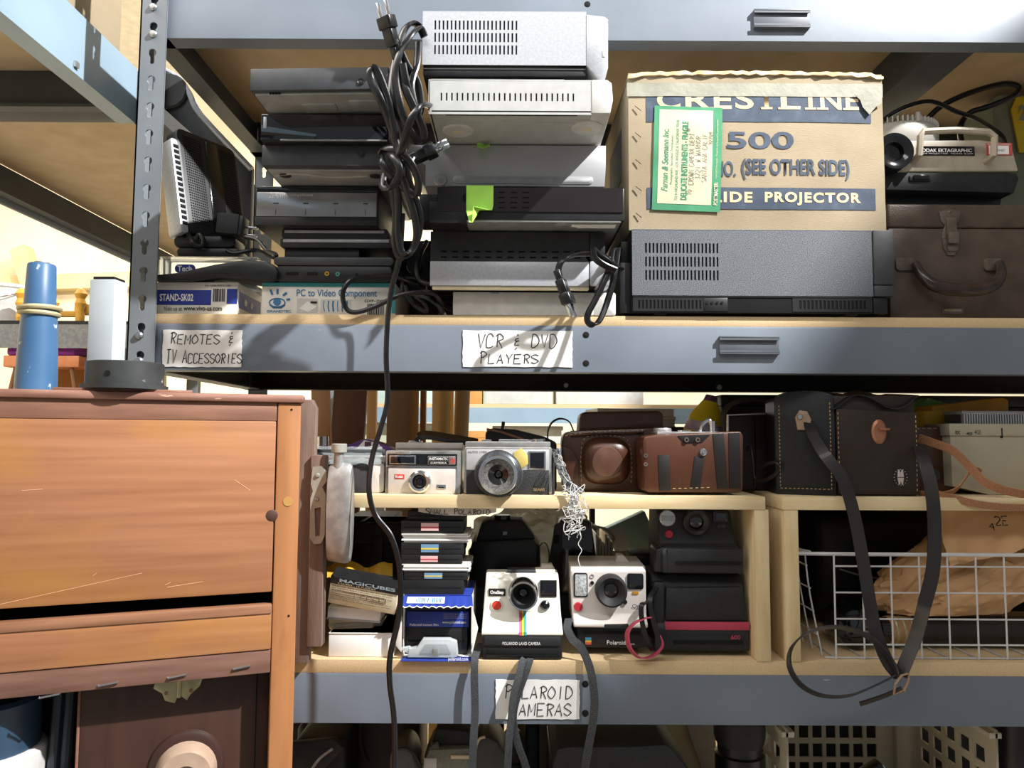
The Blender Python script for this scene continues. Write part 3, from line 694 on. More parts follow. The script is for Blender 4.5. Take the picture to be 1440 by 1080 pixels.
for a in (920, 1190): o.bx('foot', a, a + 18, 436.5, 442.5, .006, .03, rubber, .001)
r_top = o.top
kraft = mat('kraft_board', '#a1937b', .8, 0, '#93856b', 7, bump=.25, bs=160, bst=(1, 1, 14), det=7)
o = Obj('cardboard_carton', 'worn tan slide projector carton printed CRESTLINE 500 in dark blue', 'carton', 884, 1243, 104, 324, .0, r_top)
navy = mat('navy_print', '#3a4658', .75, 0, '#4b5767', 60, lo=.3, hi=.5)
hh = o.h; wl, wr = o.u(872), o.u(1243)
def boxf():
    b = B(); nx, nz = 24, 16
    def f(u_, v_):
        x = o.u(884) + (wr - o.u(884)) * u_; z = hh * v_
        y = -.004 * math.sin(math.pi * u_) * math.sin(math.pi * v_) + .0012 * noise.noise(V((u_ * 9, v_ * 7, 2)))
        return V((x, y, z))
    return b.grid(f, nx, nz)
Yb = .30
o.add('body', B().box(o.u(885), wr - .0005, .0015, Yb, .0, hh - .002, .003), kraft)
faceb = boxf(); fo = o.add('front_face', faceb, kraft)
def fy(px, py):
    u_ = (px - 884) / 359.; v_ = (324 - py) / 220.
    return -.004 * math.sin(math.pi * min(max(u_, 0), 1)) * math.sin(math.pi * min(max(v_, 0), 1)) - .0016
def onface(me, d=0.0):           # lay flat print on the bulging front
    for v in me.vertices:
        u_ = min(max((v.co.x - o.u(884)) / (wr - o.u(884)), 0), 1); w_ = min(max(v.co.z / hh, 0), 1)
        v.co.y = -.004 * math.sin(math.pi * u_) * math.sin(math.pi * w_) + .0012 * noise.noise(V((u_ * 9, w_ * 7, 2))) - .0007 - d + (v.co.y if abs(v.co.y) < .001 else 0)
    return me
def band(l, r, t, bt, m, d=0.0, nm='printed_band'):
    b = B(); b.grid(lambda u_, v_: V((o.u(l + (r - l) * u_), 0, o.v(bt + (t - bt) * v_))), max(2, int((r - l) / 12)), max(2, int((bt - t) / 9)))
    return o.add(nm, onface(b.mesh(nm, flat=True), d), m)
def btxt(t, l, r, tp, bt, m, d=.0003, bold=0.0, shear=0.0, mx=None, sp=1.0):
    me = text_mesh(t, o.u(l), o.u(r), o.v(bt), o.v(tp), 0, bold, shear, mx, sp=sp); return o.add('lettering', onface(me, d), m)
band(909, 1226, 137, 173, navy); band(909, 1229, 265, 295, navy)
lt = mat('kraft_lettering', '#dcc39b', .8)
for ch, a_1, b_1 in (('C', 924, 957), ('R', 964, 1000), ('E', 1004, 1029), ('S', 1034, 1060), ('T', 1064, 1092), ('L', 1098, 1126), ('I', 1137, 1143), ('N', 1154, 1184), ('E', 1190, 1209)): btxt(ch, a_1, b_1, 128, 155, lt, .0004, .02)
b = B()
for px in (969, 998, 1008, 1078, 1102, 1140, 1157, 1194): b.box(o.u(px - 8), o.u(px + 8), -.0002, 0, o.v(155.4), o.v(152.4))
o.add('lettering', onface(b.mesh('lettering'), .0004), lt)
btxt('500', 1021, 1115, 187, 211, navy, .0002, .02)
btxt('MODEL NO.', 946, 1033, 228, 250, navy, .0002, .02); btxt('(SEE OTHER SIDE)', 1041, 1193, 225, 254, navy, .0002, .03)
btxt('SLIDE', 987, 1056, 271, 286, lt, .0004, .04, sp=1.2); btxt('PROJECTOR', 1073, 1208, 271, 289.5, lt, .0004, .04, sp=1.2)
tape = mat('old_paper_tape', '#939283', .6, 0, '#888778', 40, bump=.3, bs=120)
band(882, 1243, 118, 137, tape, .0008, 'paper_tape')
o.add('torn_tape_flap', B().prism(o.uv([(1202, 134), (1240, 132), (1240, 146), (1231, 152), (1222, 162), (1213, 152), (1210, 142)]), 'y', -.0045, -.0038, 0).rough(.0006, 90, 1), tape)
lipb = B(); pts = [(o.u(884 + i * 9.0), -.001 - .001 * math.sin(i * 1.7), hh - .002 + .0008 * math.sin(i * 2.9) - (.003 if i < 2 or i > 38 else 0) + .003 * math.sin(math.pi * i / 40)) for i in range(41)]
lipb.sweep(pts, [(-.0035, -.002), (.0015, -.003), (.002, .002), (-.003, .002)], V((0, 0, 1))).rough(.0016, 160, 3)
o.add('torn_top_edge', lipb, mat('torn_kraft', '#e3cfaa', .9, 0, '#c8a878', 40, bump=.4))
top_ = B().grid(lambda u_, v_: V((o.u(884) + (wr - o.u(884)) * u_, v_ * Yb, hh - .0015 + .006 * math.sin(math.pi * u_) * math.sin(math.pi * v_))), 12, 8, .002)
o.add('top_flap', top_, kraft)
o.add('side_print', B().box(o.u(885) - .0005, o.u(885) + .001, .07, .2, hh * .43, hh * .78), navy)
stp = mat('staple_wire', '#6f6252', .4, .7)
for i in range(5):
    cy_ = 154 + i * 37.5; b = B(); b.tube([(o.u(893), fy(893, cy_) - .0008, o.v(cy_ - 3)), (o.u(901), fy(901, cy_) - .0018, o.v(cy_ + 4))], .0006, 5)
    o.add('staple', b, stp)
# green shipping label, read sideways
grn = mat('green_print', '#459069', .75, 0, '#39835d', 30); lab = mat('aged_label', '#c9c6ac', .75, 0, '#bdb99c', 25, bump=.3, bs=60)
tilt = Matrix.Rotation(R(2.0), 4, 'Y')
def lband(l, r, t, bt, m, d, nm='shipping_label'):
    b = B(); c0 = V((o.u(966), 0, o.v(224)))
    def f(u_, v_):
        p = V((o.u(l + (r - l) * u_), 0, o.v(bt + (t - bt) * v_))); p = c0 + tilt @ (p - c0); return p
    return o.add(nm, onface(b.grid(f, 10, 14).mesh(nm, flat=True), d), m)
lband(918, 1013, 152, 298, grn, .0014); lband(925, 1000, 157, 289, lab, .0017, 'label_paper')
def side(t, px, y0, y1, hpx, m, bold=0.0, shear=0.0):     # text running upwards: column px, from y0 (bottom) to y1 (top), hpx tall
    ln = (y0 - y1); me = text_mesh(t, 0, o.k(ln), 0, o.k(hpx), 0, bold, shear)
    c0 = V((o.u(966), 0, o.v(224)))
    mm = Matrix.Translation((o.u(px), 0, o.v(y0))) @ Matrix.Rotation(R(-90), 4, 'Y')
    me.transform(mm); me.transform(Matrix.Translation(c0) @ tilt @ Matrix.Translation(-c0)); return o.add('lettering', onface(me, .002), m)
side('Farnan & Seemann Inc.', 939, 272, 180, 9, grn, .01, .35); side('Photographic Specialties Distributors', 946, 262, 190, 4, grn)
side('733 N HIGHLAND AVE - LOS ANGELES 8 CALIFORNIA 90038', 953, 284, 166, 4, grn); side('DELICATE INSTRUMENTS - FRAGILE', 966, 283, 168, 9, grn, .03)
side('POSTMASTER:', 1009, 289, 256, 6, lab, .03); side('CONTENTS Merchandise - This parcel may be opened for postal inspection', 1008, 252, 165, 3.5, lab)
b = B(); pencil = mat('pencil', '#8d8b82', .8)
def hside(t, px, y0, y1, hpx):
    c0 = V((o.u(966), 0, o.v(224))); mm = Matrix.Translation(c0) @ tilt @ Matrix.Translation(-c0) @ Matrix.Translation((o.u(px), 0, o.v(y0))) @ Matrix.Rotation(R(-90), 4, 'Y')
    hand(b, t, 0, o.k(y0 - y1), 0, o.k(hpx), 0, .0004, None, mm)
hside('TO', 973, 276, 268, 6); hside('CROWN CAMERA DEPT', 975, 262, 186, 7); hside('3721 W WARNOR', 984, 254, 190, 7); hside('SANTA ANA-CALIF', 993, 258, 186, 7); hside('92704', 1000, 205, 186, 5); hside('#', 969, 188, 182, 6)
me = b.mesh('lettering'); 
for v in me.vertices:
    u_ = (v.co.x - o.u(884)) / (wr - o.u(884)); w_ = v.co.z / hh; v.co.y += -.004 * math.sin(math.pi * u_) * math.sin(math.pi * w_) + .0012 * noise.noise(V((u_ * 9, w_ * 7, 2))) - .0028
o.add('handwriting', me, pencil)
# ================================================================ upper shelf, right end: old case and slide projector
leath = mat('dark_brown_leatherette', '#55473d', .38, 0, '#463930', 30, bump=.35, bs=500)
o = Obj('carrying_case', 'old dark brown hard case with metal latch and curved handle', 'case', 1250, 1620, 287, 444, .03, S)
zc_ = o.v(321)
o.add('body', B().box(-o.w / 2, o.w / 2, 0, .20, 0, zc_ - .0008, .002), leath); o.add('lid', B().box(-o.w / 2, o.w / 2, .0, .20, zc_, o.h, .004, seg=3), leath)
iron = mat('aged_metal', '#7d7168', .3, .6, '#64594f', 60)
la = o.poly('latch', [(1322, 299), (1337, 294), (1352, 299), (1350, 312), (1344, 318), (1349, 330), (1348, 350), (1341, 360), (1332, 360), (1326, 350), (1325, 330), (1330, 318), (1324, 312)], -.0025, .001, iron, .0006)
o.rb('latch_hasp', 1330, 1344, 308, 334, 3, -.0065, -.002, iron, .001, la); o.rb('latch_bolt', 1331, 1345, 329, 345, 2, -.009, -.002, iron, .001, la); o.rb('latch_ring', 1331, 1345, 347, 355, 2, -.005, -.002, iron, .001, la)
for a, c in ((1337, 299), (1328, 335), (1346, 335)): o.lat('rivet', a, c, [(0, -.004), (2, -.0035), (3, -.002), (0, -.002)], iron, 10, la)
for a in (1271, 1395): o.rb('handle_plate', a - 13, a + 13, 364, 382, 5, -.004, .001, iron, .0012)
hp = cr([(o.u(1284), -.006, o.v(372)), (o.u(1287), -.016, o.v(392)), (o.u(1302), -.024, o.v(408)), (o.u(1338), -.028, o.v(414)), (o.u(1376), -.024, o.v(408)), (o.u(1396), -.016, o.v(390)), (o.u(1401), -.006, o.v(370))], 6)
hs = [.62 + .55 * math.sin(math.pi * i / (len(hp) - 1)) for i in range(len(hp))]
o.add('handle', B().tube(hp, .0078, 12, sc_=hs), mat('worn_leather_handle', '#3a2e29', .25, 0, '#2b221e', 60))
mk = o.bx('maker_plate', 1322, 1352, 434, 442, -.0012, .001, iron, .0003); o.txt('WOLLENSAK', 1325, 1349, 435.5, 438.5, -.0015, cream, .0, 0, mk)
c_top2 = o.top
o = Obj('slide_projector', 'beige and black slide projector with round slide tray on the brown case', 'projector', 1225, 1436, 195, 284, .05, c_top2)
beige = mat('beige_plastic', '#b8ae9c', .45, 0, '#aba08e', 60)
o.add('base', B().prism(o.uv([(1226, 242), (1430, 242), (1434, 250), (1426, 270), (1226, 266)]), 'y', .002, .17, .001), blk_m)
o.add('underframe', B().prism([(o.u(1230), .006), (o.u(1422), .006), (o.u(1428), o.v(266)), (o.u(1228), o.v(266))], 'y', .03, .165, .001), blk)
for a in (1236, 1288, 1410): o.add('leveling_foot', B().cyl((o.u(a), .04, 0), 'z', .004, 0, .01, 12), chrome)
for a in (1236, 1410): o.add('leveling_foot', B().cyl((o.u(a), .15, 0), 'z', .004, 0, .01, 12), chrome)
o.add('housing', B().prism(o.uv([(1226, 198), (1380, 196), (1424, 201), (1433, 240), (1226, 242)]), 'y', 0, .17, .003), beige)
o.bx('adjuster', 1279, 1309, 247, 255, .0, .01, blk, .001); o.bx('adjuster_wheel', 1284, 1306, 246.5, 253, -.002, .008, blk_g, .001)
nm = o.bx('name_plate', 1290, 1371, 206, 219, -.0012, .001, blk_g, .0003); o.txt('KODAK EKTAGRAPHIC', 1292, 1367, 209.5, 214.5, -.0016, white, .02, 0, nm); o.txt('SLIDE PROJECTOR   MODEL B-2AR', 1292, 1369, 215.5, 218, -.0016, pgrey, 0, 0, nm)
o.add('handle', B().tube([(o.u(1284), 0, o.v(227)), (o.u(1284), -.018, o.v(224)), (o.u(1284), -.022, o.v(200)), (o.u(1288), -.022, o.v(194)), (o.u(1330), -.024, o.v(192.5)), (o.u(1378), -.022, o.v(194)), (o.u(1386), -.022, o.v(200)), (o.u(1387), -.018, o.v(224)), (o.u(1387), 0, o.v(227))], .0048, 8), beige)
st_ = o.bx('asset_sticker', 1388, 1424, 201, 218, -.0012, .001, mat('red_print', '#c9544e', .6), 0); o.bx('sticker_field', 1391, 1419, 205, 217, -.0016, 0, white, 0, st_); o.txt('PROPERTY OF CALIFORNIA', 1389, 1421, 202, 204.3, -.0018, white, 0, 0, st_); o.txt('000001427', 1394, 1413, 210, 213, -.0019, ink, 0, 0, st_)
o.lat('lens', 1247, 222, [(0, -.012), (12, -.014), (14, -.022), (22, -.026), (26, -.026), (26.5, -.02), (26.5, .01), (0, .01)], blk_g, 36)
tr = B().lathe([(0, .0), (.062, .0), (.066, .006), (.066, .030), (.064, .036), (.05, .036), (.05, .03), (0, .03)], 'z', (o.u(1291), .075, o.v(197) - .002), 48)
tray = o.add('slide_tray', tr, mat('grey_plastic', '#b4b1aa', .5, 0, '#a6a39c', 50))
fin = B().box(-.0009, .0009, -.0665, -.052, 0, .009, .0003).mesh('tray_fin')
f0 = o.add('tray_fin', fin, MATS['grey_plastic'], tray)
for i in range(60):
    mm = Matrix.Translation((o.u(1291), .075, o.v(197) + .033)) @ Matrix.Rotation(2 * math.pi * i / 60, 4, 'Z')
    if i == 0: f0.matrix_local = mm
    else: o.dup(f0, mm, tray)
o.add('tray_peg', B().cyl((o.u(1300), .012, o.v(197) + .033), 'z', .0035, 0, .014, 10, .001), MATS['grey_plastic'], tray)
# things behind the projector
o = Obj('film_reel', 'black film reel standing on edge behind the slide projector', 'reel', 1258, 1440, 140, 440, .36, S)
zc2 = .125; xc = 0.0
b = B().lathe([(.02, 0), (.12, 0), (.125, .003), (.12, .006), (.02, .006)], 'y', (0, .0, zc2), 40); o.add('front_disc', b, blk_g); o.add('back_disc', B().lathe([(.02, .018), (.12, .018), (.125, .021), (.12, .024), (.02, .024)], 'y', (0, 0, zc2), 40), blk)
o.add('hub', B().lathe([(.008, -.001), (.045, -.001), (.045, .022), (.008, .022)], 'y', (0, 0, zc2), 24), dkgrey)
o = Obj('tub', 'grey-green plastic tub with a yellow tag behind the slide projector', 'tub', 1402, 1560, 112, 440, .238, S)
ggr = mat('grey_green_plastic', '#868f7d', .55, 0, '#7a8371', 20)
o.add('body', B().prism(o.uv([(1400, 140), (1412, 133), (1560, 133), (1560, 477), (1412, 477)]), 'y', 0, .10, .003), ggr)
tg = o.poly('tag', [(1432, 139), (1470, 134), (1470, 218), (1433, 216), (1424, 156)], -.006, -.002, mat('yellow_card', '#e2c02c', .6), .0004); o.txt('2', 1434, 1446, 150, 172, -.0066, ggr, .06, 0, tg)
single('audio_cable', 'black cable looping over the round slide tray', 'cord', B().tube([P(1296, 178, .20), P(1320, 152, .18), P(1360, 132, .16), P(1410, 118, .15), P(1432, 122, .15), P(1425, 135, .15), P(1390, 150, .16), P(1362, 160, .17), P(1350, 185, .17), P(1362, 230, .23)], .0045, 8, 6), cordm)
single('audio_cable', 'thin black cable arching between the slide tray and the tub', 'cord', B().tube([P(1232, 186, .17), P(1246, 166, .155), P(1275, 150, .135), P(1310, 143, .128), P(1345, 157, .13), P(1370, 166, .145), P(1395, 180, .19), P(1412, 197, .205), P(1418, 240, .212)], .0035, 8, 6), cordm)

# ================================================================ cords on the upper shelf
def plug(o, at, d, s=1.0, m=None, blades=True):
    """moulded two-blade plug pointing along d from point at (world)"""
    d = V(d).normalized(); q = d.to_track_quat('Z', 'Y').to_matrix().to_4x4(); mm = Matrix.Translation(V(at) - o.o) @ q @ Matrix.Scale(s, 4)
    pb = o.add('plug', B().prism(rrect(-.0105, .0105, -.0075, .0075, .003), 'z', .012, .026, .0015, mm).prism(rrect(-.0075, .0075, -.006, .006, .002), 'z', -.008, .013, .001, mm).prism(rrect(-.0045, .0045, -.0045, .0045, .002), 'z', -.022, -.008, .001, mm), m or cordm)
    if blades:
        for a in (-.0063, .0063): o.add('blade', B().box(a - .0008, a + .0008, -.0032, .0032, .025, .043, .0004, mm), chrome, pb)
def cord(lab, paths, r=.0035, plugs=(), fl=False, m=cordm, name='electric_cable', n=6):
    base = min((p for q in paths for p in q), key=lambda p: p.z); o = Obj(name, lab, 'cord', origin=base)
    for q in paths:
        pts = cr([V(p) - base for p in q], n)
        b = B()
        if fl:
            k = 10; sec = [(r * 1.7 * math.cos(2 * math.pi * i / k) , r * .95 * math.sin(2 * math.pi * i / k)) for i in range(k)]
            b.sweep(pts, sec, V((.8, -.25, .3)))
        else: b.tube(pts, r, 8)
        o.add('lead', b, m)
    for a, d in plugs: plug(o, a, d)
    return o
Q = lambda *t: [P(*q) for q in t]
cord('bundled black power cord with an upright plug beside the silver top recorder', [
    Q((596, 44, -.02), (588, 36, -.10), (578, 33, -.125), (566, 48, -.13), (553, 100, -.135), (551, 140, -.14), (566, 168, -.135), (590, 160, -.13), (588, 120, -.13), (572, 92, -.135), (560, 66, -.14), (554, 62, -.15)),
    Q((556, 62, -.15), (560, 90, -.145), (572, 130, -.15), (586, 160, -.145), (596, 186, -.135), (590, 196, -.13), (574, 180, -.14), (563, 150, -.15), (556, 110, -.15), (562, 75, -.15), (578, 50, -.145), (590, 40, -.13), (597, 52, -.125)),
    Q((588, 60, -.13), (586, 90, -.132), (578, 120, -.14), (583, 150, -.142), (590, 175, -.132), (584, 160, -.14), (572, 120, -.15), (566, 90, -.152))], .0029,
    [(P(551, 56, -.15), V((-.25, -.35, .9)))], True)
cord('knotted flat black power cord with its plug against the grey disc player', [
    Q((606, 150, -.108), (597, 147, -.155), (587, 152, -.17), (577, 170, -.17), (569, 195, -.16), (562, 215, -.14), (550, 180, -.14), (535, 140, -.155), (521, 112, -.155), (521, 98, -.155), (530, 100, -.155), (545, 140, -.15), (556, 190, -.14), (560, 225, -.12), (566, 265, -.10)),
    Q((536, 216, -.11), (542, 208, -.12), (560, 212, -.13), (578, 230, -.13), (588, 255, -.12), (584, 275, -.11), (566, 262, -.11), (548, 245, -.12), (537, 228, -.12), (540, 214, -.11), (552, 220, -.13), (562, 240, -.135), (552, 262, -.125), (538, 262, -.115), (540, 245, -.11)),
    Q((556, 250, -.115), (560, 290, -.10), (560, 330, -.09), (566, 356, -.085), (580, 350, -.085), (586, 330, -.09), (582, 300, -.10), (572, 268, -.11), (566, 250, -.12)),
    Q((548, 250, -.11), (556, 300, -.09), (555, 340, -.085), (562, 362, -.08), (576, 356, -.08), (588, 332, -.085), (590, 300, -.095), (580, 270, -.105), (572, 240, -.12), (580, 222, -.115))], .0028,
    [(P(586, 222, -.11), V((.85, -.1, .38)))], True)
cord('long thin black cord hanging from the upper shelf down past the cubby', [
    Q((566, 300, -.06), (562, 360, -.05), (552, 400, -.035), (546, 440, -.03), (543, 500, -.03), (545, 560, -.03), (536, 600, -.035), (523, 645, -.04), (519, 690, -.05), (528, 725, -.055), (550, 755, -.06), (562, 800, -.065), (562, 860, -.065), (549, 920, -.06), (548, 960, -.055), (554, 1010, -.05), (555, 1080, -.05), (553, 1200, -.05))], .0023, (), True)
cord('coiled black leads heaped between the Video Component carton and the white player', [
    Q((600, 404, .03), (575, 396, .01), (552, 388, .0), (520, 389, .0), (494, 394, -.005), (482, 412, -.008), (487, 434, -.008), (502, 439, -.007), (530, 430, -.006), (560, 416, -.01), (590, 411, -.01), (612, 414, -.005), (622, 428, .01), (636, 436, .05)),
    Q((570, 402, .008), (576, 420, .006), (590, 434, .006), (600, 438, .008), (598, 428, .006), (584, 416, .006)), Q((580, 414, .005), (602, 420, .005), (618, 432, .005), (622, 440, .005)), Q((566, 410, .01), (568, 394, .01), (582, 392, .015), (600, 398, .015), (604, 420, .02), (628, 424, .03), (640, 424, .04)),
    Q((600, 340, .06), (590, 360, .02), (586, 380, .01), (592, 396, .01), (606, 400, .01))], .0034)
cord('flat black cord with a two-blade plug dangling over the shelf edge', [
    Q((868, 380, .0), (858, 366, -.03), (840, 358, -.05), (812, 358, -.06), (792, 366, -.065), (785, 380, -.065), (789, 400, -.065)),
    Q((872, 352, .02), (862, 352, -.02), (858, 370, -.04), (852, 390, -.045), (838, 420, -.045), (826, 444, -.045), (830, 456, -.045), (842, 452, -.045), (852, 430, -.04), (861, 400, -.038), (866, 372, -.032), (869, 350, -.006)),
    Q((834, 350, -.06), (836, 362, -.058), (848, 372, -.055), (866, 380, -.05)), Q((834, 350, -.06), (844, 360, -.052), (863, 373, -.04), (874, 379, -.004))], .0026, [(P(791, 402, -.066), V((.32, -.15, -.95)))], True)

# ================================================================ hand-lettered paper labels on the beams
def label(lab, l, r, t, bt, lines, Y=-.0006, rz=0):
    o = Obj('paper_label', lab, 'label', l, r, t, bt, Y)
    e = []
    random.seed(int(l)); n = 14
    for i in range(n): e.append((l + (r - l) * i / n, t + random.uniform(-.6, .6)))
    for i in range(n): e.append((r + random.uniform(-.6, .6), t + (bt - t) * i / n))
    for i in range(n): e.append((r - (r - l) * i / n, bt + random.uniform(-.6, .6)))
    for i in range(n): e.append((l + random.uniform(-.6, .6), bt - (bt - t) * i / n))
    o.add('sheet', B().prism(o.uv(e), 'y', -.0007, .0, 0), white)
    b = B()
    for (s_, a, c, tp, bb, sm) in lines: hand(b, s_, o.u(a), o.u(c), o.v(bb), o.v(tp), -.0009, .0013, sm)
    o.add('handwriting', b, ink); return o
label('torn white paper label hand-lettered REMOTES & TV ACCESSORIES', 229, 340, 464, 516, [('REMOTES &', 238, 330, 467, 484, .78), ('TV ACCESSORIES', 234, 341, 492, 511, .72)])
label('torn white paper label hand-lettered VCR & DVD PLAYERS', 651, 805, 465, 516, [('VCR & DVD', 670, 784, 470, 489, None), ('PLAYERS', 673, 758, 494, 511, .75)])
label('torn white paper label hand-lettered POLAROID CAMERAS', 697, 815, 956, 1011, [('POLAROID', 708, 806, 962, 982, .85), ('CAMERAS', 716, 804, 986, 1006, .85)])
# ================================================================ wooden cabinet at the left, turned slightly
ca = R(20)
CO = V((-.242, -.15, 0.0)); CX = V((math.cos(ca), math.sin(ca), 0)); CN = V((math.sin(ca), -math.cos(ca), 0))
def CP(px, py, y=0.0):          # where the view ray meets the cabinet's front (or a plane y behind it), in the cabinet's frame
    d = CAMR @ V(((px - 720.0) / FP, (540.0 - py) / FP, -1.0)); pl = CO - CN * y
    t = (pl - CAMP).dot(CN) / d.dot(CN); p = CAMP + d * t; return ((p - CO).dot(CX), p.z)
wood = mat('orange_wood', '#a97655', .4, 0, '#8b5b3c', 5, (.7, 6, 22), .25, .75, bump=.04, bs=30, bst=(1, 8, 30), coat=.25, wear='#b07c38', ws=4, wst=(1, 1, 2.2), wt=.5, wsoft=.25)
woodv = mat('orange_wood_upright', '#ab7549', .4, 0, '#8c5c38', 4, (14, 6, 1), .25, .75, coat=.25, wear='#7d4a2a', ws=9, wst=(3, 1, 1), wt=.56, wsoft=.2)
woodd = mat('dull_brown_wood', '#8d6450', .6, 0, '#765242', 6, (2, 6, 20), .3, .7, bump=.1, bs=40, bst=(1, 8, 30), wear='#b98a70', ws=50, wst=(1, 1, 4), wt=.72)
dwood = mat('dark_stained_wood', '#432b22', .5, 0, '#38231b', 6, (8, 4, 1), bump=.05)
o = Obj('wooden_cabinet', 'worn orange-brown wooden cabinet with a drawer and an open compartment below', 'cabinet', origin=CO, rz=20)
DP = .135; zt = CP(424, 556)[1]; XL = -.44
def q4(name, a, c, d_, e_, y0, y1, m, bev=.0008, par=None):     # four pixel corners, on the front plane
    return o.add(name, B().prism([CP(*a), CP(*c), CP(*d_), CP(*e_)], 'y', y0, y1, bev), m, par)
xs = CP(390, 600)[0]; zr = CP(387, 912)[1]; zrb = CP(387, 945)[1]; zd0 = CP(387, 832)[1]; zd1 = CP(387, 850)[1]; zrail = CP(300, 591)[1]
o.add('top_board', B().box(XL - .004, .004, -.004, DP, zt - .009, zt, .003), mat('worn_pink_wood', '#9a7261', .6, 0, '#80594a', 8, (2, 6, 16), bump=.2, bs=60, wear='#c99d85', ws=40, wst=(1, 1, 5), wt=.66))
o.add('top_rail', B().box(XL + .03, xs - .0008, .0006, .02, zrail, zt - .0092, .0006), woodd)
o.add('upper_panel', B().box(XL + .03, xs - .0012, .0, .016, zd0, zrail - .0003, .0015), wood)
dr = o.add('drawer_front', B().box(XL + .03, xs - .0006, -.002, .016, zr, zd1, .0015), wood)
o.add('drawer_lip', B().box(XL + .03, xs - .0006, -.0035, .01, zd1 - .009, zd1 + .001, .0012), mat('drawer_edge', '#9a6e52', .5, 0, '#835a41', 8, (1, 6, 12)), dr)
for pa_, pb_ in (((0, 850), (200, 806)), ((235, 826), (285, 818)), ((30, 690), (60, 688)), ((330, 675), (352, 690)), ((232, 823), (240, 819)), ((130, 810), (136, 806))):
    (xa_, za_), (xb_, zb_) = CP(*pa_), CP(*pb_)
    if zb_ > zd0 and za_ > zd0: o.add('scratch', B().tube([(xa_, .0001, za_), (xb_, .0001, zb_)], .0004, 4), mat('raw_scratch', '#cfa27a', .7))
lr = o.add('lower_rail', B().box(XL + .03, xs - .0006, -.0005, .018, zrb, zr - .0003, .0012), mat('rail_wood', '#7b5a4c', .55, 0, '#694a3d', 10, (1, 6, 10)))
for px, py in ((70, 978), (152, 961.5), (249, 950.5), (340, 938)):
    x, z = CP(px, py); o.add('staple', B().tube([(x - .009, -.0005, z - .001), (x - .009, -.0022, z - .001), (x + .009, -.0022, z + .0012), (x + .009, -.0005, z + .0012)], .0011, 6), chrome, lr)
for a, c in ((xs, .0), (XL, XL + .031)):
    st = o.add('stile', B().box(a, c, .0, .03, 0, zt - .0092, .0018), woodv)
x, z = CP(405, 705); o.add('wood_plug', B().cyl((x, 0, z), 'y', .0055, -.0006, .001, 16), mat('plug_wood', '#b98a4c', .5), st)
x, z = CP(386, 725); o.add('knot', B().lathe([(0, -.0004), (.006, -.0004), (.007, .0002), (0, .0002)], 'y', (x - .003, 0, z), 14), mat('knot_wood', '#4a3226', .6))
for px, py in ((410, 576), (406, 866)): x, z = CP(px, py); o.add('nail_hole', B().cyl((x, 0, z), 'y', .0013, -.0004, .001, 8), void, st)
o.add('side_panel', B().box(-.012, -.0005, .03, DP, .02, zt - .0092, .001), woodv); o.add('side_panel', B().box(XL, XL + .012, .03, DP, .02, zt - .0092, .001), woodv)
o.add('back_panel', B().box(XL + .012, -.012, DP - .006, DP, zrb, zt - .0095), dwood)
o.add('back_panel', B().box(XL + .012, -.012, DP - .006, DP, .08, zrb - .0005), dwood)
o.add('drawer_box', B().box(XL + .034, xs - .006, .017, DP - .02, zr + .004, zd1 - .004), dwood)
ZI = .98
o.add('inner_shelf', B().box(XL + .012, -.012, .004, DP, ZI - .015, ZI, .001), woodd); o.add('bottom_board', B().box(XL + .012, -.012, .004, DP, .06, .075), woodd)
def inC(x, y, z): return CO + CX * x - CN * y + V((0, 0, z))
# dark wooden box with a round fitting inside the open compartment
x0, _ = CP(107, 1000, .03); x1, z1 = CP(384, 948, .03)
z1 = zrb - .004
bo = Obj('wooden_box', 'dark brown wooden box with a brass hinge and round fitting inside the cabinet', 'box', origin=inC((x0 + x1) / 2, .03, ZI + .0002), rz=20)
hwid = (x1 - x0) / 2 - .004; hgt = z1 - ZI + .0
bo.add('body', B().box(-hwid, hwid, 0, .09, 0, hgt, .0015), dwood); bo.add('edge_strip', B().box(hwid - .014, hwid - .0126, -.0006, .002, 0, hgt), void)
bo.add('side_trim', B().box(-hwid - .003, -hwid, .0, .08, 0, hgt - .004, .001), woodd)
brass = mat('pale_brass', '#b3ab86', .35, .5, '#9a9270', 30)
xh, zh = CP(252, 975, .03); xh -= (x0 + x1) / 2; zh -= ZI
hi = bo.add('hinge', B().prism([(xh - .001, min(zh + .016, hgt)), (xh - .024, min(zh + .016, hgt)), (xh - .026, zh + .008), (xh - .017, zh + .002), (xh - .014, zh - .006), (xh - .004, zh - .010), (xh - .001, zh - .002)], 'y', -.0016, .0, .0003)
      .prism([(xh + .001, min(zh + .016, hgt)), (xh + .024, min(zh + .016, hgt)), (xh + .021, zh + .006), (xh + .012, zh - .002), (xh + .008, zh - .008), (xh + .001, zh - .002)], 'y', -.0016, .0, .0003), brass)
bo.add('hinge_pin', B().cyl((xh, -.0016, 0), 'z', .0022, zh - .004, min(zh + .016, hgt), 10), brass, hi)
for s_ in (-.013, .012): bo.add('screw', B().cyl((xh + s_, 0, zh + .002), 'y', .002, -.0024, 0, 8), woodd, hi)
xk, zk = CP(262, 1078, .03); xk -= (x0 + x1) / 2; zk -= ZI
rf = bo.add('round_fitting', B().lathe([(0, -.004), (.034, -.005), (.038, -.003), (.04, .001), (0, .001)], 'y', (xk, 0, zk), 36), mat('brown_bakelite', '#3a2620', .4))
kb = bo.add('knob', B().lathe([(0, -.016), (.010, -.016), (.012, -.022), (.026, -.022), (.029, -.018), (.032, -.004), (0, -.004)], 'y', (xk, 0, zk - .003), 32), mat('beige_knob', '#b39a86', .45, 0, '#a08774', 30), rf)
bo.add('knob_screw', B().lathe([(0, -.020), (.006, -.019), (.008, -.015), (0, -.015)], 'y', (xk, 0, zk - .003), 14), brass, kb)
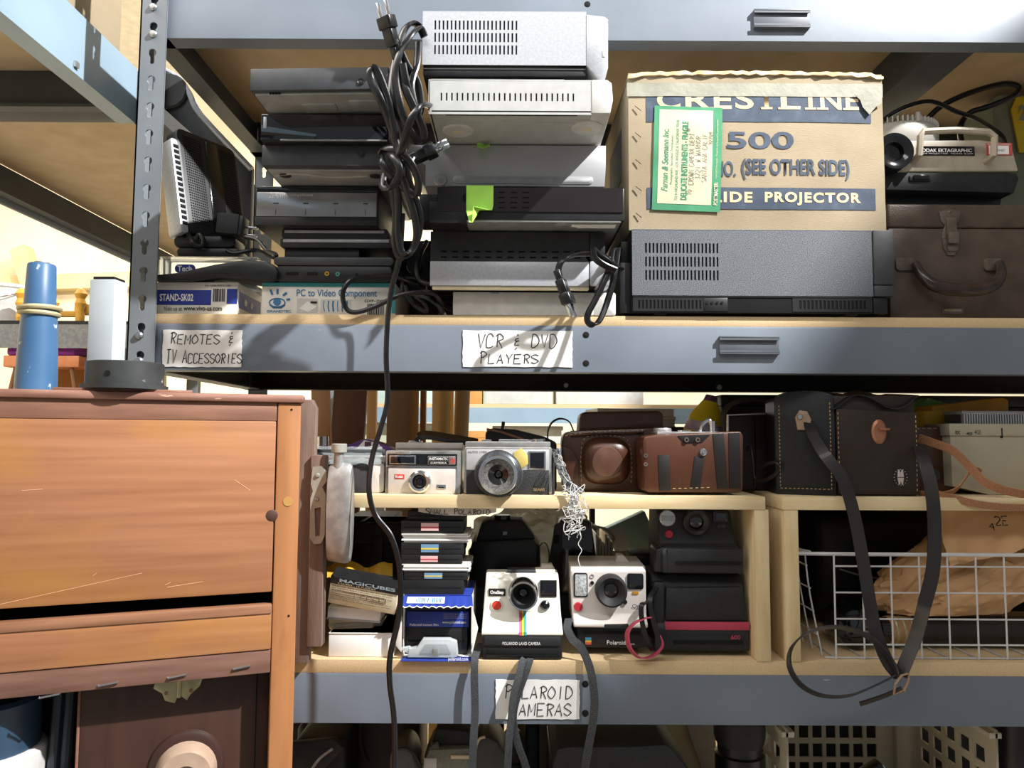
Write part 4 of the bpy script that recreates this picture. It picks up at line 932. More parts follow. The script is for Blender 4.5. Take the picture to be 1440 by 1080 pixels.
# tub and tripod beside it in the compartment
x, _ = CP(-22, 1040, .06)
tb = Obj('storage_tub', 'dark blue tub with a white rim in the cabinet compartment', 'tub', origin=inC(x, .066, ZI), rz=20)
zr0 = CP(30, 1052, .05)[1] - ZI; zr1 = CP(30, 1078, .05)[1] - ZI
zf = CP(30, 985, .05)[1] - ZI
tb.add('lid', B().lathe([(0, zr0 - .004), (.050, zr0 - .004), (.050, hgt * .93), (.046, hgt * .95), (0, hgt * .95)], 'z', (0, 0, 0), 32), mat('petrol_plastic', '#2c4358', .35)); tb.add('rim', B().lathe([(.045, .0002), (.054, .001), (.058, zr0 * .6), (.058, zr0 - .004), (.054, zr0), (.045, zr0)], 'z', (0, 0, 0), 32), whitepl)
for k_, (pa, lab_) in enumerate(((76, 'black folded tripod leg leaning beside the blue tub'), (93, 'black folded tripod leg leaning against the dark brown box'))):
    x, _ = CP(pa, 1040, .05); p0_ = inC(x - .003, .05, ZI); p1_ = inC(x + .001, .062, zrb - .002)
    d = single('tripod_leg', lab_, 'tripod leg', B().tube([p0_ + V((0, 0, .002)), p0_.lerp(p1_, .5), p1_], .0058, 10), mat('charcoal_metal', '#2f363d', .4, .2)); m_ = p0_.lerp(p1_, .42)
    if k_: child(d, 'clamp', B().box(m_.x - .011, m_.x + .004, m_.y - .014, m_.y + .008, m_.z - .014, m_.z + .022, .002), blk)
# things standing on the cabinet
def onC(px, y): x, _ = CP(px, 552, y); return inC(x, y, zt)
single('wood_offcut', 'thin splintered plywood strip lying on the cabinet top', 'offcut', B().prism([(a.x, a.y) for a in (inC(CP(72, 552)[0], .004, 0), inC(CP(270, 552)[0], .004, 0), inC(CP(262, 552)[0], .09, 0), inC(CP(76, 552)[0], .09, 0))], 'z', zt, zt + .003, .0004), MATS['worn_pink_wood'])
c0 = onC(50, .055); k_ = (c0 - CAMP).length / FP
zp = lambda py, c: c.z + (552 - py) * ((c.y + 1) / FP)
bl = mat('blue_paint', '#456c93', .42, 0, '#3c6187', 12, wear='#cfd8de', ws=60, wst=(1, 1, .6), wt=.655)
sc_ = (c0.y + 1) / FP
pl = Obj('tapered_pole', 'chipped blue painted tapered pole standing on the wooden cabinet', 'pole', origin=c0)
H_ = lambda py: (552 - py) * sc_
pl.add('lower_shaft', B().lathe([(0, 0), (26.5 * sc_, 0), (25 * sc_, H_(500)), (22 * sc_, H_(436)), (0, H_(436))], 'z', (0, 0, 0), 32), bl)
pl.add('upper_shaft', B().lathe([(0, H_(436)), (20.5 * sc_, H_(436)), (18 * sc_, H_(372)), (16.5 * sc_, H_(370)), (0, H_(370))], 'z', (0, 0, 0), 32), bl); pl.add('top_cap', B().cyl((0, 0, 0), 'z', 10 * sc_, H_(371), H_(367), 20), alu)
rb_ = mat('rubber_band', '#b9b08a', .5, 0, '#a39a74', 30)
for i, (py, rr, tl) in enumerate(((434, 25, .05), (441, 23.5, -.03))):
    single('rubber_band', 'stretched khaki rubber ring around the blue pole, %s of the two' % ('upper' if i == 0 else 'lower'), 'rubber band', B().tube([c0 + V((rr * sc_ * math.cos(2 * math.pi * a / 24), rr * sc_ * math.sin(2 * math.pi * a / 24), H_(py) + tl * rr * sc_ * math.cos(2 * math.pi * a / 24))) for a in range(24)], 3.4 * sc_, 8, closed=True), rb_)
c0 = onC(147, .098); sc_ = (c0.y + 1) / FP
b = B(); tw = 19 * sc_
st = Obj('square_tube', 'pale grey square tube standing upright next to the slotted post', 'tube', origin=c0 + V((0, 0, .003)), rz=-2)
w2 = 16.5 * sc_; hz = (551 - 389) * sc_
st.add('body', B().prism([(-w2 * 1.1, -w2), (w2 * 1.1, -w2), (w2 * 1.1, w2), (-w2 * 1.1, w2)], 'z', 0, hz - .003, .0012), mat('pale_grey_paint', '#c2c9cc', .5, 0, '#b5bdc1', 10)); st.add('end_cap', B().box(-w2 * .9, w2 * .9, -w2 * .85, w2 * .85, hz - .003, hz + .0005), void)
c0 = onC(175, .03) + V((0, 0, .003)); sc_ = (c0.y + 1) / FP
ds = Obj('round_base', 'scuffed black round base in front of the slotted post', 'base', origin=c0)
dm = mat('scuffed_black', '#3b3d3e', .5, 0, '#2c2e2f', 30, wear='#a09f98', ws=45, wt=.70)
ds.add('flange', B().lathe([(0, 0), (56 * sc_, 0), (56 * sc_, 6 * sc_), (0, 6 * sc_)], 'z', (0, 0, 0), 40), dm); ds.add('drum', B().lathe([(0, 6 * sc_), (50 * sc_, 6 * sc_), (50 * sc_, 37 * sc_), (49 * sc_, 38 * sc_), (0, 38 * sc_)], 'z', (0, 0, 0), 40), dm)
ds.add('screw_hole', B().lathe([(0, -.0006), (.003, -.0006), (.003, .002), (0, .002)], 'y', (.002, -50 * sc_, 20 * sc_), 10), void)
# ================================================================ pine cubbies on the lower shelf
CY = .30
o = Obj('pine_cubby', 'open pine cubby carrying film cameras and sheltering the Polaroid cameras', 'cubby', origin=(P(780, 800, 0).x, .0, L + .0002))
X0, X1 = P(398, 800, 0).x - o.o.x, P(1084, 800, 0).x - o.o.x; th = .0172; zt_ = CT - L - .0002
o.add('top_board', B().box(X0, P(1076, 700, 0).x - o.o.x, -.001, CY, zt_ - th, zt_, .0008), pine)
o.add('side_panel', B().box(X1 - .0205, X1 - .0015, .0, CY, 0, zt_ - th, .0008), pine_v); o.add('side_panel', B().box(X0, X0 + .018, .0, CY, 0, zt_ - th, .0008), pine_v)
cubx = o.o.x + X1
o = Obj('pine_cubby', 'open pine cubby holding the wire basket under the dark leather case', 'cubby', origin=(P(1300, 800, 0).x, .0, L + .0002))
X0, X1 = P(1104, 800, 0).x - o.o.x, 1.0
o.add('top_board', B().box(P(1100, 700, 0).x - o.o.x, X1 - .4, -.001, CY, zt_ - th, zt_, .0008), pine)
o.add('side_panel', B().box(X0, X0 + .019, .0, CY, 0, zt_ - th, .0008), pine_v); o.add('side_panel', B().box(X1 - .42, X1 - .4, .0, CY, 0, zt_ - th, .0008), pine_v)
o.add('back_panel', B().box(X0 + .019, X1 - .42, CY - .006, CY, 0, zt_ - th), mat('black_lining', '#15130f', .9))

# ---------------------------------------------------------------- board with latch plates, aluminium drum
o = Obj('wooden_board', 'upright dull brown board with slotted metal latch plates beside the cabinet', 'board', 424, 440, 562, 928, -.0158, L)
bw = mat('weathered_brown', '#7c685d', .75, 0, '#665248', 9, (10, 5, 1), .3, .7, bump=.2, bs=60, bst=(8, 4, 1))
o.poly('board', [(412, 562), (434, 562), (440, 574), (438, 934), (412, 934)], 0, .014, bw, .0006)
pk = o.bx('plank', 436.5, 457, 640, 908, -.006, .013, bw, .0012)
lm = mat('dull_nickel', '#a9a99f', .42, .25, '#98988f', 40)
l1 = o.add('latch_plate', plate_mesh('latch_plate', o.uv([(440, 656), (452, 655), (459, 662), (460, 676), (454, 684), (459, 694), (459, 752), (454, 763), (444, 764), (438, 755), (438, 700), (441, 690), (438, 680)]), [o.uv([(444, 714), (453, 712), (452, 752), (446, 753)])], .002), lm)
l1.location.y = -.0085
for cy_ in (668, 701): o.lat('rivet', 447, cy_, [(0, -.011), (2.5, -.0105), (3.4, -.0088), (0, -.008)], lm, 12, l1)
l1b = [c for c in l1.children]
for c in l1b: c.location.y = .0085
dr_ = .0655; dc = P(470, 721, -.024) - o.o; xa_ = P(458, 721, -.04).x - o.o.x; xb_ = P(496, 721, -.02).x - o.o.x
db_ = B().lathe([(0, xa_), (dr_ * .93, xa_), (dr_ * .95, xa_ + .002), (dr_, xb_ - .010), (dr_ * .99, xb_ - .004), (dr_ * .95, xb_ - .001), (dr_ * .86, xb_), (0, xb_)], 'x', (0, dc.y, dc.z), 48)
for v in db_.bm.verts: v.co.y = dc.y + (v.co.y - dc.y) * .24
dm2 = o.add('aluminium_drum', db_, alu, None, 'cast aluminium drum with knurled neck')
o.add('neck', B().cyl((xa_ + .012, dc.y, 0), 'z', .0068, dc.z + .05, dc.z + .088, 16), alu, dm2); o.add('knurled_ring', B().cyl((xa_ + .012, dc.y, 0), 'z', .010, dc.z + .078, dc.z + .09, 24, .0008), lm, dm2)
o.add('drum_bracket', B().box(o.u(446), xa_ + .004, dc.y + .01, .004, dc.z - .012, dc.z + .012, .001), lm)
# ---------------------------------------------------------------- cameras on the first cubby
camblk = mat('camera_leatherette', '#26272a', .55, 0, '#1c1d1f', 60, bump=.5, bs=1600)
camgrey = mat('camera_pale_grey', '#cfc9c2', .42, .05, '#c2bcb5', 60); chr_s = mat('satin_chrome', '#c4c3c0', .28, .75, '#b2b1ae', 80)
o = Obj('film_camera', 'silver and black cartridge camera in clear film at the end of the row', 'camera', 432, 541, 634, 699, .03, CT, rz=7)
o.rb('body', 434, 540, 640, 698, 4, 0, .03, camgrey, .0015); o.rb('black_front', 434, 517, 651, 697, 5, -.003, .002, camblk, .001); o.bx('silver_bar', 461, 541, 642, 650, -.004, .002, chr_s, .0008)
o.rb('grip', 518, 540, 651, 697, 5, -.006, .002, camgrey, .002); o.bx('top_cover', 432, 540, 632, 640, .0, .03, dkgrey, .001); 
f_ = o.add('clear_wrap', B().grid(lambda u_, v_: V((o.u(436 + 100 * u_), -.008 + .012 * v_ + .002 * noise.noise(V((u_ * 8, v_ * 5, 1))), o.v(652 - 24 * v_) + .003 * noise.noise(V((u_ * 9, v_ * 6, 4))))), 14, 6, .0004), clearpl)
o = Obj('knurled_knob', 'knurled black and steel knob behind the aluminium drum', 'knob', 441, 462, 617, 634, .075, CT)
o.add('stem', B().cyl((0, .01, 0), 'z', .006, 0, o.h * .2, 16), blk); o.add('post', B().cyl((0, .01, 0), 'z', .011, o.h * .2 - .002, o.h * .8, 20), blk); o.add('cap', B().cyl((0, .01, 0), 'z', .0085, o.h * .8 - .001, o.h + .004, 24, .0008), chrome)
pu = mat('purple_foil', '#6b3d8f', .35, 0, '#552d75', 20)
o = Obj('film_carton', 'purple and white film carton lying behind the cartridge camera', 'carton', 475, 556, 617, 640, .085, CT)
o.add('body', B().prism([(o.u(475), 0), (o.u(558), 0), (o.u(558), o.v(634)), (o.u(530), o.v(622)), (o.u(512), o.v(617)), (o.u(495), o.v(624)), (o.u(475), o.v(630))], 'y', 0, .05, .001), pu); o.poly('white_flash', [(496, 637), (512, 619), (531, 623), (545, 637)], -.001, .002, white, .0003); o.bx('window', 513, 522, 621, 629, -.0018, .001, mat('plum', '#5b3a4a', .4), .0003)
o = Obj('film_camera', 'plain pale grey camera top behind the square silver camera', 'camera', 556, 651, 623, 690, .075, CT)
o.rb('body', 556, 651, 630, 699, 3, 0, .028, camgrey, .0015); o.bx('top_cover', 556, 651, 622.5, 631, -.002, .03, camgrey, .001); o.bx('shoe', 573, 592, 620, 623, .005, .02, chrome, .0005); o.lat('lens', 605, 668, [(0, -.004), (9, -.004), (13, -.01), (14, 0), (0, 0)], blk)
# square silver cartridge camera
o = Obj('film_camera', 'square silver cartridge camera with a red name badge and INSTAMATIC 104 plate', 'camera', 541, 650, 634, 700, .022, CT, rz=-4)
o.rb('body', 541, 648, 634, 699.5, 2, 0, .042, chr_s, .001); fr = o.bx('face', 546, 641, 659, 696, -.0028, .001, camgrey, .0006)
o.add('trim', B().tube([(o.u(a), -.0015, o.v(c)) for a, c in ((543.5, 656.5), (643, 656.5), (643, 697.5), (543.5, 697.5))], .0011, 6, closed=True), chrome)
tp = o.bx('top_band', 544, 643, 638, 654.5, -.002, .001, blk_g, .0006)
o.bx('flash_window', 547, 585, 640.5, 653, -.003, 0, chrome, .0006, tp); o.bx('flash_glass', 549, 583, 642, 651.5, -.0036, -.002, glassb, .0003, tp); o.bx('flash_socket', 558, 577, 634.5, 639, -.004, .012, chr_s, .0006, tp)
o.lat('viewfinder_eye', 594, 646.5, [(0, -.002), (4, -.003), (5.4, -.003), (5.4, 0), (0, 0)], glassb, 18, tp)
np_ = o.bx('name_plate', 602, 641, 641, 653, -.0028, 0, chr_s, .0003, tp); o.bx('plate_field', 603, 632, 642, 647.5, -.0032, 0, blk, 0, tp); o.txt('INSTAMATIC', 604, 631, 643, 646.8, -.0035, white, .02, 0, tp); o.bx('plate_field', 603, 632, 648.5, 652.5, -.0032, 0, blk, 0, tp); o.txt('CAMERA', 606, 629, 649.5, 651.8, -.0035, white, .0, 0, tp); o.txt('104', 633.5, 640.5, 643, 652, -.0032, red, .02, 0, tp)
o.lat('lens_ring', 591.5, 677, [(10, -.009), (13, -.010), (15.5, -.008), (16, -.002), (10, -.002)], chrome, 36, fr); o.lat('lens', 591.5, 677, [(0, -.007), (4, -.007), (5, -.0055), (9, -.0045), (11, -.008), (11, -.002), (0, -.002)], glassb, 28, fr)
bd = o.bx('badge', 555, 569, 667, 673.5, -.0034, -.002, red, .0003, fr); o.txt('Kodak', 556.5, 567.5, 668.3, 672, -.0038, white, .02, 0, fr)
o.bx('shutter_window', 615, 628, 681, 687, -.0036, -.002, chrome, .0005, fr); o.bx('shutter_slot', 618, 625, 684, 686, -.004, -.003, blk, 0, fr)
# auto camera with big lens
o = Obj('film_camera', 'chrome and black rangefinder camera with a large knurled lens, lettered SEARS', 'camera', 652, 777, 628, 700, .016, CT, rz=-3)
o.rb('body', 652, 776, 629, 699.5, 3, 0, .036, chr_s, .0014); o.bx('upper_face', 655.5, 772, 632, 661, -.0012, .001, mat('brushed_silver', '#dadbdd', .3, .4), .0004); o.bx('leather_front', 655.5, 772, 661, 695, -.0016, .001, camblk, .0004)
o.rb('top_plate', 653, 774, 621, 629.5, 2, .003, .034, chr_s, .0012); o.bx('hot_shoe', 676, 690, 618.5, 622, .008, .024, chrome, .0005); o.add('advance_lever', B().prism([(o.u(700), .012), (o.u(742), .008), (o.u(752), .018), (o.u(706), .022)], 'z', o.v(621), o.v(618), .0006), chrome)
o.add('shutter_dial', B().cyl((o.u(757), .018, 0), 'z', o.k(9), o.v(622), o.v(617), 24, .0006), chrome)
o.lat('lens_flange', 701, 666, [(0, -.002), (30, -.002), (33, -.004), (34, -.001), (34, 0), (0, 0)], chr_s, 44)
lb = B().lathe([(o.k(24), -.034), (o.k(30), -.030), (o.k(31), -.02), (o.k(31.5), -.002), (o.k(20), -.002), (o.k(20), -.03)], 'y', (o.u(703), 0, o.v(666)), 44); ln = o.add('lens_barrel', lb, mat('knurled_grey', '#4b5058', .4, .4, '#2a2d32', 900))
rib = B(); 
for i in range(60):
    t = 2 * math.pi * i / 60; c_ = V((o.u(703) + o.k(31.3) * math.cos(t), 0, o.v(666) + o.k(31.3) * math.sin(t))); rib.tube([c_ + V((0, -.022, 0)), c_ + V((0, -.006, 0))], .0006, 4)
o.add('knurling', rib, MATS['knurled_grey'], ln)
o.lat('front_ring', 703, 666, [(22, -.0375), (26, -.0365), (27, -.0345), (27, -.031), (22, -.031)], chrome, 44, ln); o.lat('meter_ring', 703, 666, [(14, -.0335), (22.5, -.0358), (22.5, -.031), (14, -.031)], mat('bubble_ring', '#4c4b49', .3, .3, '#7a7875', 400), 40, ln)
o.lat('inner_ring', 703, 666, [(0, -.026), (5, -.025), (6, -.029), (14, -.0335), (14, -.024), (0, -.024)], blk_g, 32, ln); o.lat('glass', 703, 666, [(0, -.0275), (4, -.0268), (5.6, -.0255), (0, -.025)], glassb, 20, ln)
o.bx('viewfinder', 743, 767.5, 634, 660, -.0026, .001, chrome, .0006); o.bx('viewfinder_glass', 745.5, 765, 636, 658, -.0032, -.001, glassb, .0004)
o.poly('masking_tape', [(722, 636), (733, 630), (742, 640), (743, 652), (734, 659), (727, 652)], -.0022, -.001, mat('masking_tape', '#cdb968', .7), .0001)
o.txt('AUTO 1700', 657, 684, 634.5, 637.5, -.0016, ink); o.txt('SEARS', 750, 766, 686, 690, -.0022, mat('gold_letters', '#cfb48a', .4, .5), .01)
o.rb('side_grip', 774.5, 780, 631, 698, 2, .002, .034, camblk, .001)
# frayed strap hanging from the camera
fm = mat('frayed_webbing', '#8d8f94', .9, 0, '#3d3f44', 300, lo=.42, hi=.55)
o = Obj('frayed_strap', 'frayed grey strap with loose white threads hanging off the pine shelf edge', 'strap', origin=P(815, 770, -.015))
b = B(); b.flat([v - o.o for v in Q((781, 632, .012), (786, 650, .008), (793, 668, .0), (803, 688, -.008), (808, 700, -.012), (803, 714, -.014), (806, 726, -.014))], .011, .003, V((.8, -.5, .2)), 6); b.rough(.0012, 220, 2); o.add('webbing', b, fm)
b = B(); b.flat([v - o.o for v in Q((796, 678, -.006), (806, 684, -.010), (816, 690, -.012), (819, 693, -.012))], .007, .0025, V((.3, -.5, .8)), 5); o.add('loose_end', b, fm)
thr = mat('white_thread', '#d9d9d6', .9); random.seed(11); b = B()
for i in range(34):
    c_ = (random.uniform(798, 818), random.uniform(690, 748)); pts = [P(c_[0] + random.uniform(-11, 11), c_[1] + random.uniform(-13, 13), -.016 - random.uniform(0, .012)) - o.o for _ in range(5)]; b.tube(pts, .00045, 4, 4)
for i in range(14): a = random.uniform(634, 690); x_ = 783 + (a - 634) * .36; b.tube([P(x_ + random.uniform(-3, 3), a, .0) - o.o, P(x_ + random.uniform(-9, 9), a + random.uniform(-5, 9), -.008) - o.o, P(x_ + random.uniform(-6, 8), a + random.uniform(4, 16), -.006) - o.o], .0004, 4, 3)
o.add('loose_threads', b, thr, kind='stuff'); o.add('long_thread', B().tube([P(a, c, -.016) - o.o for a, c in ((814, 742), (817, 756), (813, 765), (818, 774), (813, 785), (817, 800))], .0005, 4, 4), thr)
# black pouch and straps behind
o = Obj('camera_strap', 'folded black nylon strap lying on the grey camera', 'strap', origin=P(600, 622, .09)); o.add('webbing', B().flat([v - o.o for v in Q((586, 620, .085), (590, 613, .085), (604, 612, .088), (630, 616, .09), (655, 620, .092), (672, 623, .094))], .022, .006, V((0, 1, .35)), 5), rubber)
o = Obj('camera_case', 'black camera case with a brown welt and loose strap behind the SEARS camera', 'case', 682, 790, 600, 690, .10, CT)
o.poly('body', [(684, 699), (682, 608), (690, 602), (725, 604), (766, 614), (783, 622), (783, 699)], 0, .05, blk_m, .004); o.add('welt', B().tube([(o.u(a), -.002, o.v(c)) for a, c in ((684, 604), (705, 608), (730, 616), (740, 620))], .002, 6, 4), mat('tan_welt', '#8a6450', .6))
o.add('strap_end', B().flat([(o.u(a), -.004 + y_, o.v(c)) for a, c, y_ in ((705, 606, .0), (708, 597, .0), (707, 594, .005), (706, 606, .01))], .004, .0015, V((1, 0, 0)), 4), rubber)
o.add('strap', B().flat([(o.u(a), y_, o.v(c)) for a, c, y_ in ((770, 618, .0), (771, 604, .002), (778, 593, .012), (790, 588, .026), (803, 592, .037), (810, 606, .042))], .009, .002, V((0, 1, .1)), 5), rubber)
# brown leather cases
lbr = mat('brown_leather', '#46271a', .36, 0, '#3a1f13', 9, bump=.12, bs=400, coat=.15); lbr2 = mat('red_brown_leather', '#53301f', .36, 0, '#462718', 8, bump=.1, bs=400, coat=.15)
stitch = mat('pale_stitch', '#b89a72', .7)
def stitches(o, pts, y, name='stitching', r=.0005, step=3.2, par=None, closed=False):
    q = cr([V((o.u(a), y, o.v(c))) for a, c in pts], 8, closed); b = B(); acc = 0; on = True; last = q[0]; seg = [q[0]]
    L_ = o.k(step)
    for p in q[1:]:
        d = (p - last).length
        while acc + d >= L_:
            last = last.lerp(p, (L_ - acc) / d if d else 0); seg.append(last)
            if on and len(seg) > 1: b.tube([seg[0], seg[-1]], r, 4)
            on = not on; seg = [last]; acc = 0; d = (p - last).length
        acc += d; last = p
    return o.add(name, b, stitch, par)
o = Obj('leather_case', 'dark brown leather camera case with a domed stitched lens front', 'leather case', 790, 948, 578, 692, .069, CT)
o.poly('body', [(792, 686), (791, 616), (796, 608), (815, 606), (930, 600), (946, 612), (948, 688), (900, 694), (820, 694)], 0, .05, lbr, .005)
o.poly('upper_flap', [(815, 608), (817, 584), (822, 579), (930, 577), (935, 582), (934, 602)], .006, .06, lbr, .004)
o.add('flap_fold', B().tube([(o.u(a), -.001, o.v(c)) for a, c in ((802, 610), (850, 608), (905, 606))], .004, 8, 3), lbr)
o.poly('side_gusset', [(791, 628), (806, 634), (814, 650), (814, 688), (796, 688)], -.004, .004, lbr, .002)
dm_ = B()
def dome(u_, v_):
    a = 2 * math.pi * u_; rr = v_; e = 3.2
    cx_, cz_ = math.cos(a), math.sin(a); k_ = (abs(cx_) ** e + abs(cz_) ** e) ** (-1 / e)
    return V((o.u(852) + o.k(34) * k_ * cx_ * rr, -.022 * (1 - rr ** 4) ** .6 - .001, o.v(648) + o.k(33) * k_ * cz_ * rr))
dm_.grid(dome, 36, 10); bmesh.ops.remove_doubles(dm_.bm, verts=dm_.bm.verts, dist=.0002)
dome_ = o.add('lens_dome', dm_, lbr, ang=60); o.lat('dome_disc', 851, 649, [(0, -.0245), (9, -.0245), (13, -.0235), (20, -.0228), (21, -.0215), (0, -.0215)], mat('worn_leather_patch', '#5f4437', .35, 0, '#4d342a', 30), 30, dome_)
stitches(o, [(818, 690), (817, 640), (822, 617), (840, 613), (870, 614), (884, 622), (888, 650), (887, 680)], -.0012); stitches(o, [(795, 613), (840, 606.5), (910, 604)], -.0055)
o = Obj('leather_case', 'red-brown leather half case with black tape strips and a silver dial above', 'leather case', 904, 1048, 606, 692, .018, CT, rz=3)
o.poly('body', [(906, 690), (903, 620), (906, 614), (925, 611), (1044, 606), (1048, 612), (1046, 690), (1040, 693), (912, 693)], 0, .05, lbr2, .004)
bt_ = mat('black_tape', '#1e1b1a', .45)
for pts in ([(925, 640), (941, 640), (942, 690), (926, 690)], [(977, 641), (991, 643), (984, 688), (970, 688)], [(1003, 610), (1019, 609), (1024, 687), (1009, 687)], [(1026, 609), (1042, 608), (1042, 686), (1026, 686)]): o.poly('tape_strip', pts, -.0008, .001, bt_, .0001)
o.poly('cutout', [(953, 613), (1000, 611), (988, 622), (962, 623)], -.001, .002, blk, .0004)
for a in (965, 981): o.lat('eyelet', a, 618.5, [(1.5, -.003), (3.5, -.003), (3.8, 0), (1.5, 0)], iron, 14)
o.lat('snap_stud', 989, 636, [(0, -.004), (2, -.004), (2.4, -.0025), (4.5, -.003), (5.4, -.001), (5.4, 0), (0, 0)], rivet, 18)
for a in (641, 653): o.lat('side_stud', 907, a, [(1, -.002), (3, -.002), (3, .001), (1, .001)], iron, 12)
stitches(o, [(945, 687), (985, 686), (1005, 685)], -.0008, step=4)
o.add('silver_dial', B().lathe([(0, o.v(602)), (o.k(12), o.v(602)), (o.k(13), o.v(604)), (o.k(13), o.v(609)), (o.k(10), o.v(613)), (0, o.v(613))], 'z', (o.u(937), .022, 0), 26), alu); o.add('top_plate', B().box(o.u(926), o.u(1040), .008, .042, o.v(614), o.v(607), .001), alu); o.add('winding_dial', B().cyl((o.u(968), .02, 0), 'z', o.k(10), o.v(608), o.v(605), 20), chrome)
o.add('rewind_crank', B().tube([(o.u(990), .02, o.v(608)), (o.u(994), .016, o.v(596)), (o.u(1003), .014, o.v(590)), (o.u(1006), .012, o.v(600)), (o.u(1007), .012, o.v(608))], .0028, 8, 4).cyl((o.u(1007), .012, 0), 'z', .004, o.v(610), o.v(592), 12), chrome)
o = Obj('leather_case', 'very dark brown case with steel frame, tucked behind the taped half case', 'leather case', 1018, 1090, 580, 690, .1105, CT)
vdk = mat('very_dark_leather', '#2b211c', .5, 0, '#221914', 10, bump=.2, bs=500)
o.poly('body', [(1022, 699), (1024, 584), (1091, 582), (1092, 699)], 0, .041, vdk, .004); o.add('frame', B().tube([(o.u(a), -.001, o.v(c)) for a, c in ((1022, 690), (1024, 584), (1091, 581))], .002, 6), chr_s); o.bx('seam', 1061, 1063, 588, 699, -.001, .002, void, 0)
o.add('strap', B().flat([v - o.o for v in Q((1050, 632, .102), (1055, 630, .085), (1058, 650, .076), (1061, 672, .074), (1072, 676, .062), (1086, 670, .045), (1095, 659, .037), (1091, 651, .040), (1078, 653, .060), (1064, 664, .076), (1061, 684, .080))], .0065, .0018, V((0, 1, .2)), 6), vdk)
o.add('wrist_strap', B().flat([v - o.o for v in Q((1018, 610, .084), (1016, 588, .084), (1026, 570, .090), (1050, 562, .100), (1074, 566, .118), (1084, 578, .124))], .016, .002, V((0, 1, .3)), 6), blk_m)
# bright bottle behind
o = Obj('squeeze_bottle', 'tilted yellow squeeze bottle with a purple cap behind the leather cases', 'bottle', 955, 992, 552, 604, .165, CT, ry=14)
o.add('body', B().lathe([(0, 0), (.028, 0), (.031, .006), (.031, .085), (.026, .115), (.012, .140), (0, .140)], 'z', (0, .02, 0), 28), mat('yellow_plastic', '#f2d834', .35)); o.add('label_band', B().lathe([(.0305, .088), (.0312, .088), (.0282, .104), (.0276, .104)], 'z', (0, .02, 0), 28), mat('lilac_label', '#d9cfe0', .5, 0, '#b39cc8', 60)); o.add('cap', B().lathe([(0, .139), (.0118, .139), (.009, .150), (0, .151)], 'z', (0, .02, 0), 20), mat('purple_cap', '#7a4f7a', .4, 0, '#4e3a52', 120))

# ---------------------------------------------------------------- dark leather case on the second cubby
o = Obj('leather_case', 'large black and brown stitched leather case with a copper clasp and long straps', 'leather case', 1172, 1290, 548, 695, .02, CT)
bkl = mat('black_leather', '#202224', .4, 0, '#151618', 10, bump=.15, bs=500); brl = mat('brown_black_leather', '#33251f', .45, 0, '#241b17', 7, bump=.15, bs=400)
# left end panel (rounded top) turned towards the viewer
e0 = V((o.u(1174), 0, 0)); e1 = V((o.u(1101) , .028, 0))
ex = (e1 - e0); wE = ex.length; ex.normalize(); en = V((-ex.y, ex.x, 0)); 
ME = Matrix(((-ex.x, -en.x, 0, e1.x), (-ex.y, -en.y, 0, e1.y), (0, 0, 1, 0), (0, 0, 0, 1)))
hE = o.v(549); pts = [(0, 0), (wE, 0), (wE, hE * .93)] + [(wE / 2 + wE / 2 * math.cos(R(a)), hE * .93 + hE * .07 * math.sin(R(a))) for a in range(15, 180, 15)] + [(0, hE * .93)]
o.add('body', B().box(o.u(1174), o.u(1290), .003, .085, 0, o.v(556), .003), brl)
o.add('end_body', B().prism([(e0.x - .001, .003), (e1.x, .031), (e1.x + .006, .085), (e0.x - .001, .085)], 'z', 0, hE * .93), bkl)
ep = o.add('end_panel', B().prism(pts, 'y', -.003, .002, .001, ME), bkl)
o.poly('front_panel', [(1176, 575), (1290, 580), (1290, 695), (1176, 695)], -.0025, .003, brl, .001)
fl_ = B().grid(lambda u_, v_: V((o.u(1168 + 124 * u_), -.004 - .006 * math.sin(v_ * 3.0) + (.09) * (1 - v_), o.v(548 + 30 * v_ * (.6 + .4 * math.cos(u_ * 9))) + .003 * math.sin(u_ * 12))), 20, 8, .0012); o.add('top_flap', fl_, bkl)
def stE(pts):
    q = [ME @ V((a * wE, -.0034, c * hE)) for a, c in pts]; b = B()
    for a, c in zip(q, q[1:]):
        n = max(1, int((c - a).length / .0052))
        for i in range(n): b.tube([a.lerp(c, i / n), a.lerp(c, (i + .55) / n)], .0006, 4)
    o.add('stitching', b, stitch, ep)
stE([(.07, .86), (.07, .06), (.93, .06), (.93, .9)])
stitches(o, [(1178, 580), (1178, 630), (1179, 693)], -.003, step=3.4); stitches(o, [(1287, 584), (1287, 630), (1286, 692)], -.003, step=3.4)
cop = mat('copper_clasp', '#a8735a', .38, .5, '#96634c', 40)
cl = o.add('clasp', B().lathe([(0, -.006), (.008, -.0055), (.0105, -.0035), (.0105, -.002), (0, -.002)], 'y', (0, 0, 0), 24), cop); cl.location = (o.u(1235), 0, o.v(607)); cl.scale = (1, 1, 1.6)
o.bx('clasp_bar', 1233, 1247, 602, 605, -.011, -.005, cop, .001)
bd = mat('silver_emblem', '#c9c0bd', .45, .2); b = B()
for i in range(16): t = 2 * math.pi * i / 16; b.cyl((o.u(1263.5) + o.k(9) * math.cos(t), 0, o.v(671) + o.k(11) * math.sin(t)), 'y', .0006, -.0031, -.002, 6)
b.prism(o.uv([(1259, 670.5), (1260.2, 660), (1261.7, 660), (1263.5, 665), (1265.3, 660), (1266.8, 660), (1268, 670.5)]), 'y', -.0031, -.002).prism(o.uv([(1259, 671.5), (1260.8, 681), (1262.2, 681), (1263.5, 676), (1264.8, 681), (1266.2, 681), (1268, 671.5)]), 'y', -.0031, -.002)
o.add('emblem', b, bd)
ls_ = ME @ V((wE * .45, -.006, hE * .72)); rg = mat('strap_tab', '#a88f78', .5, .2, '#8f7763', 30)
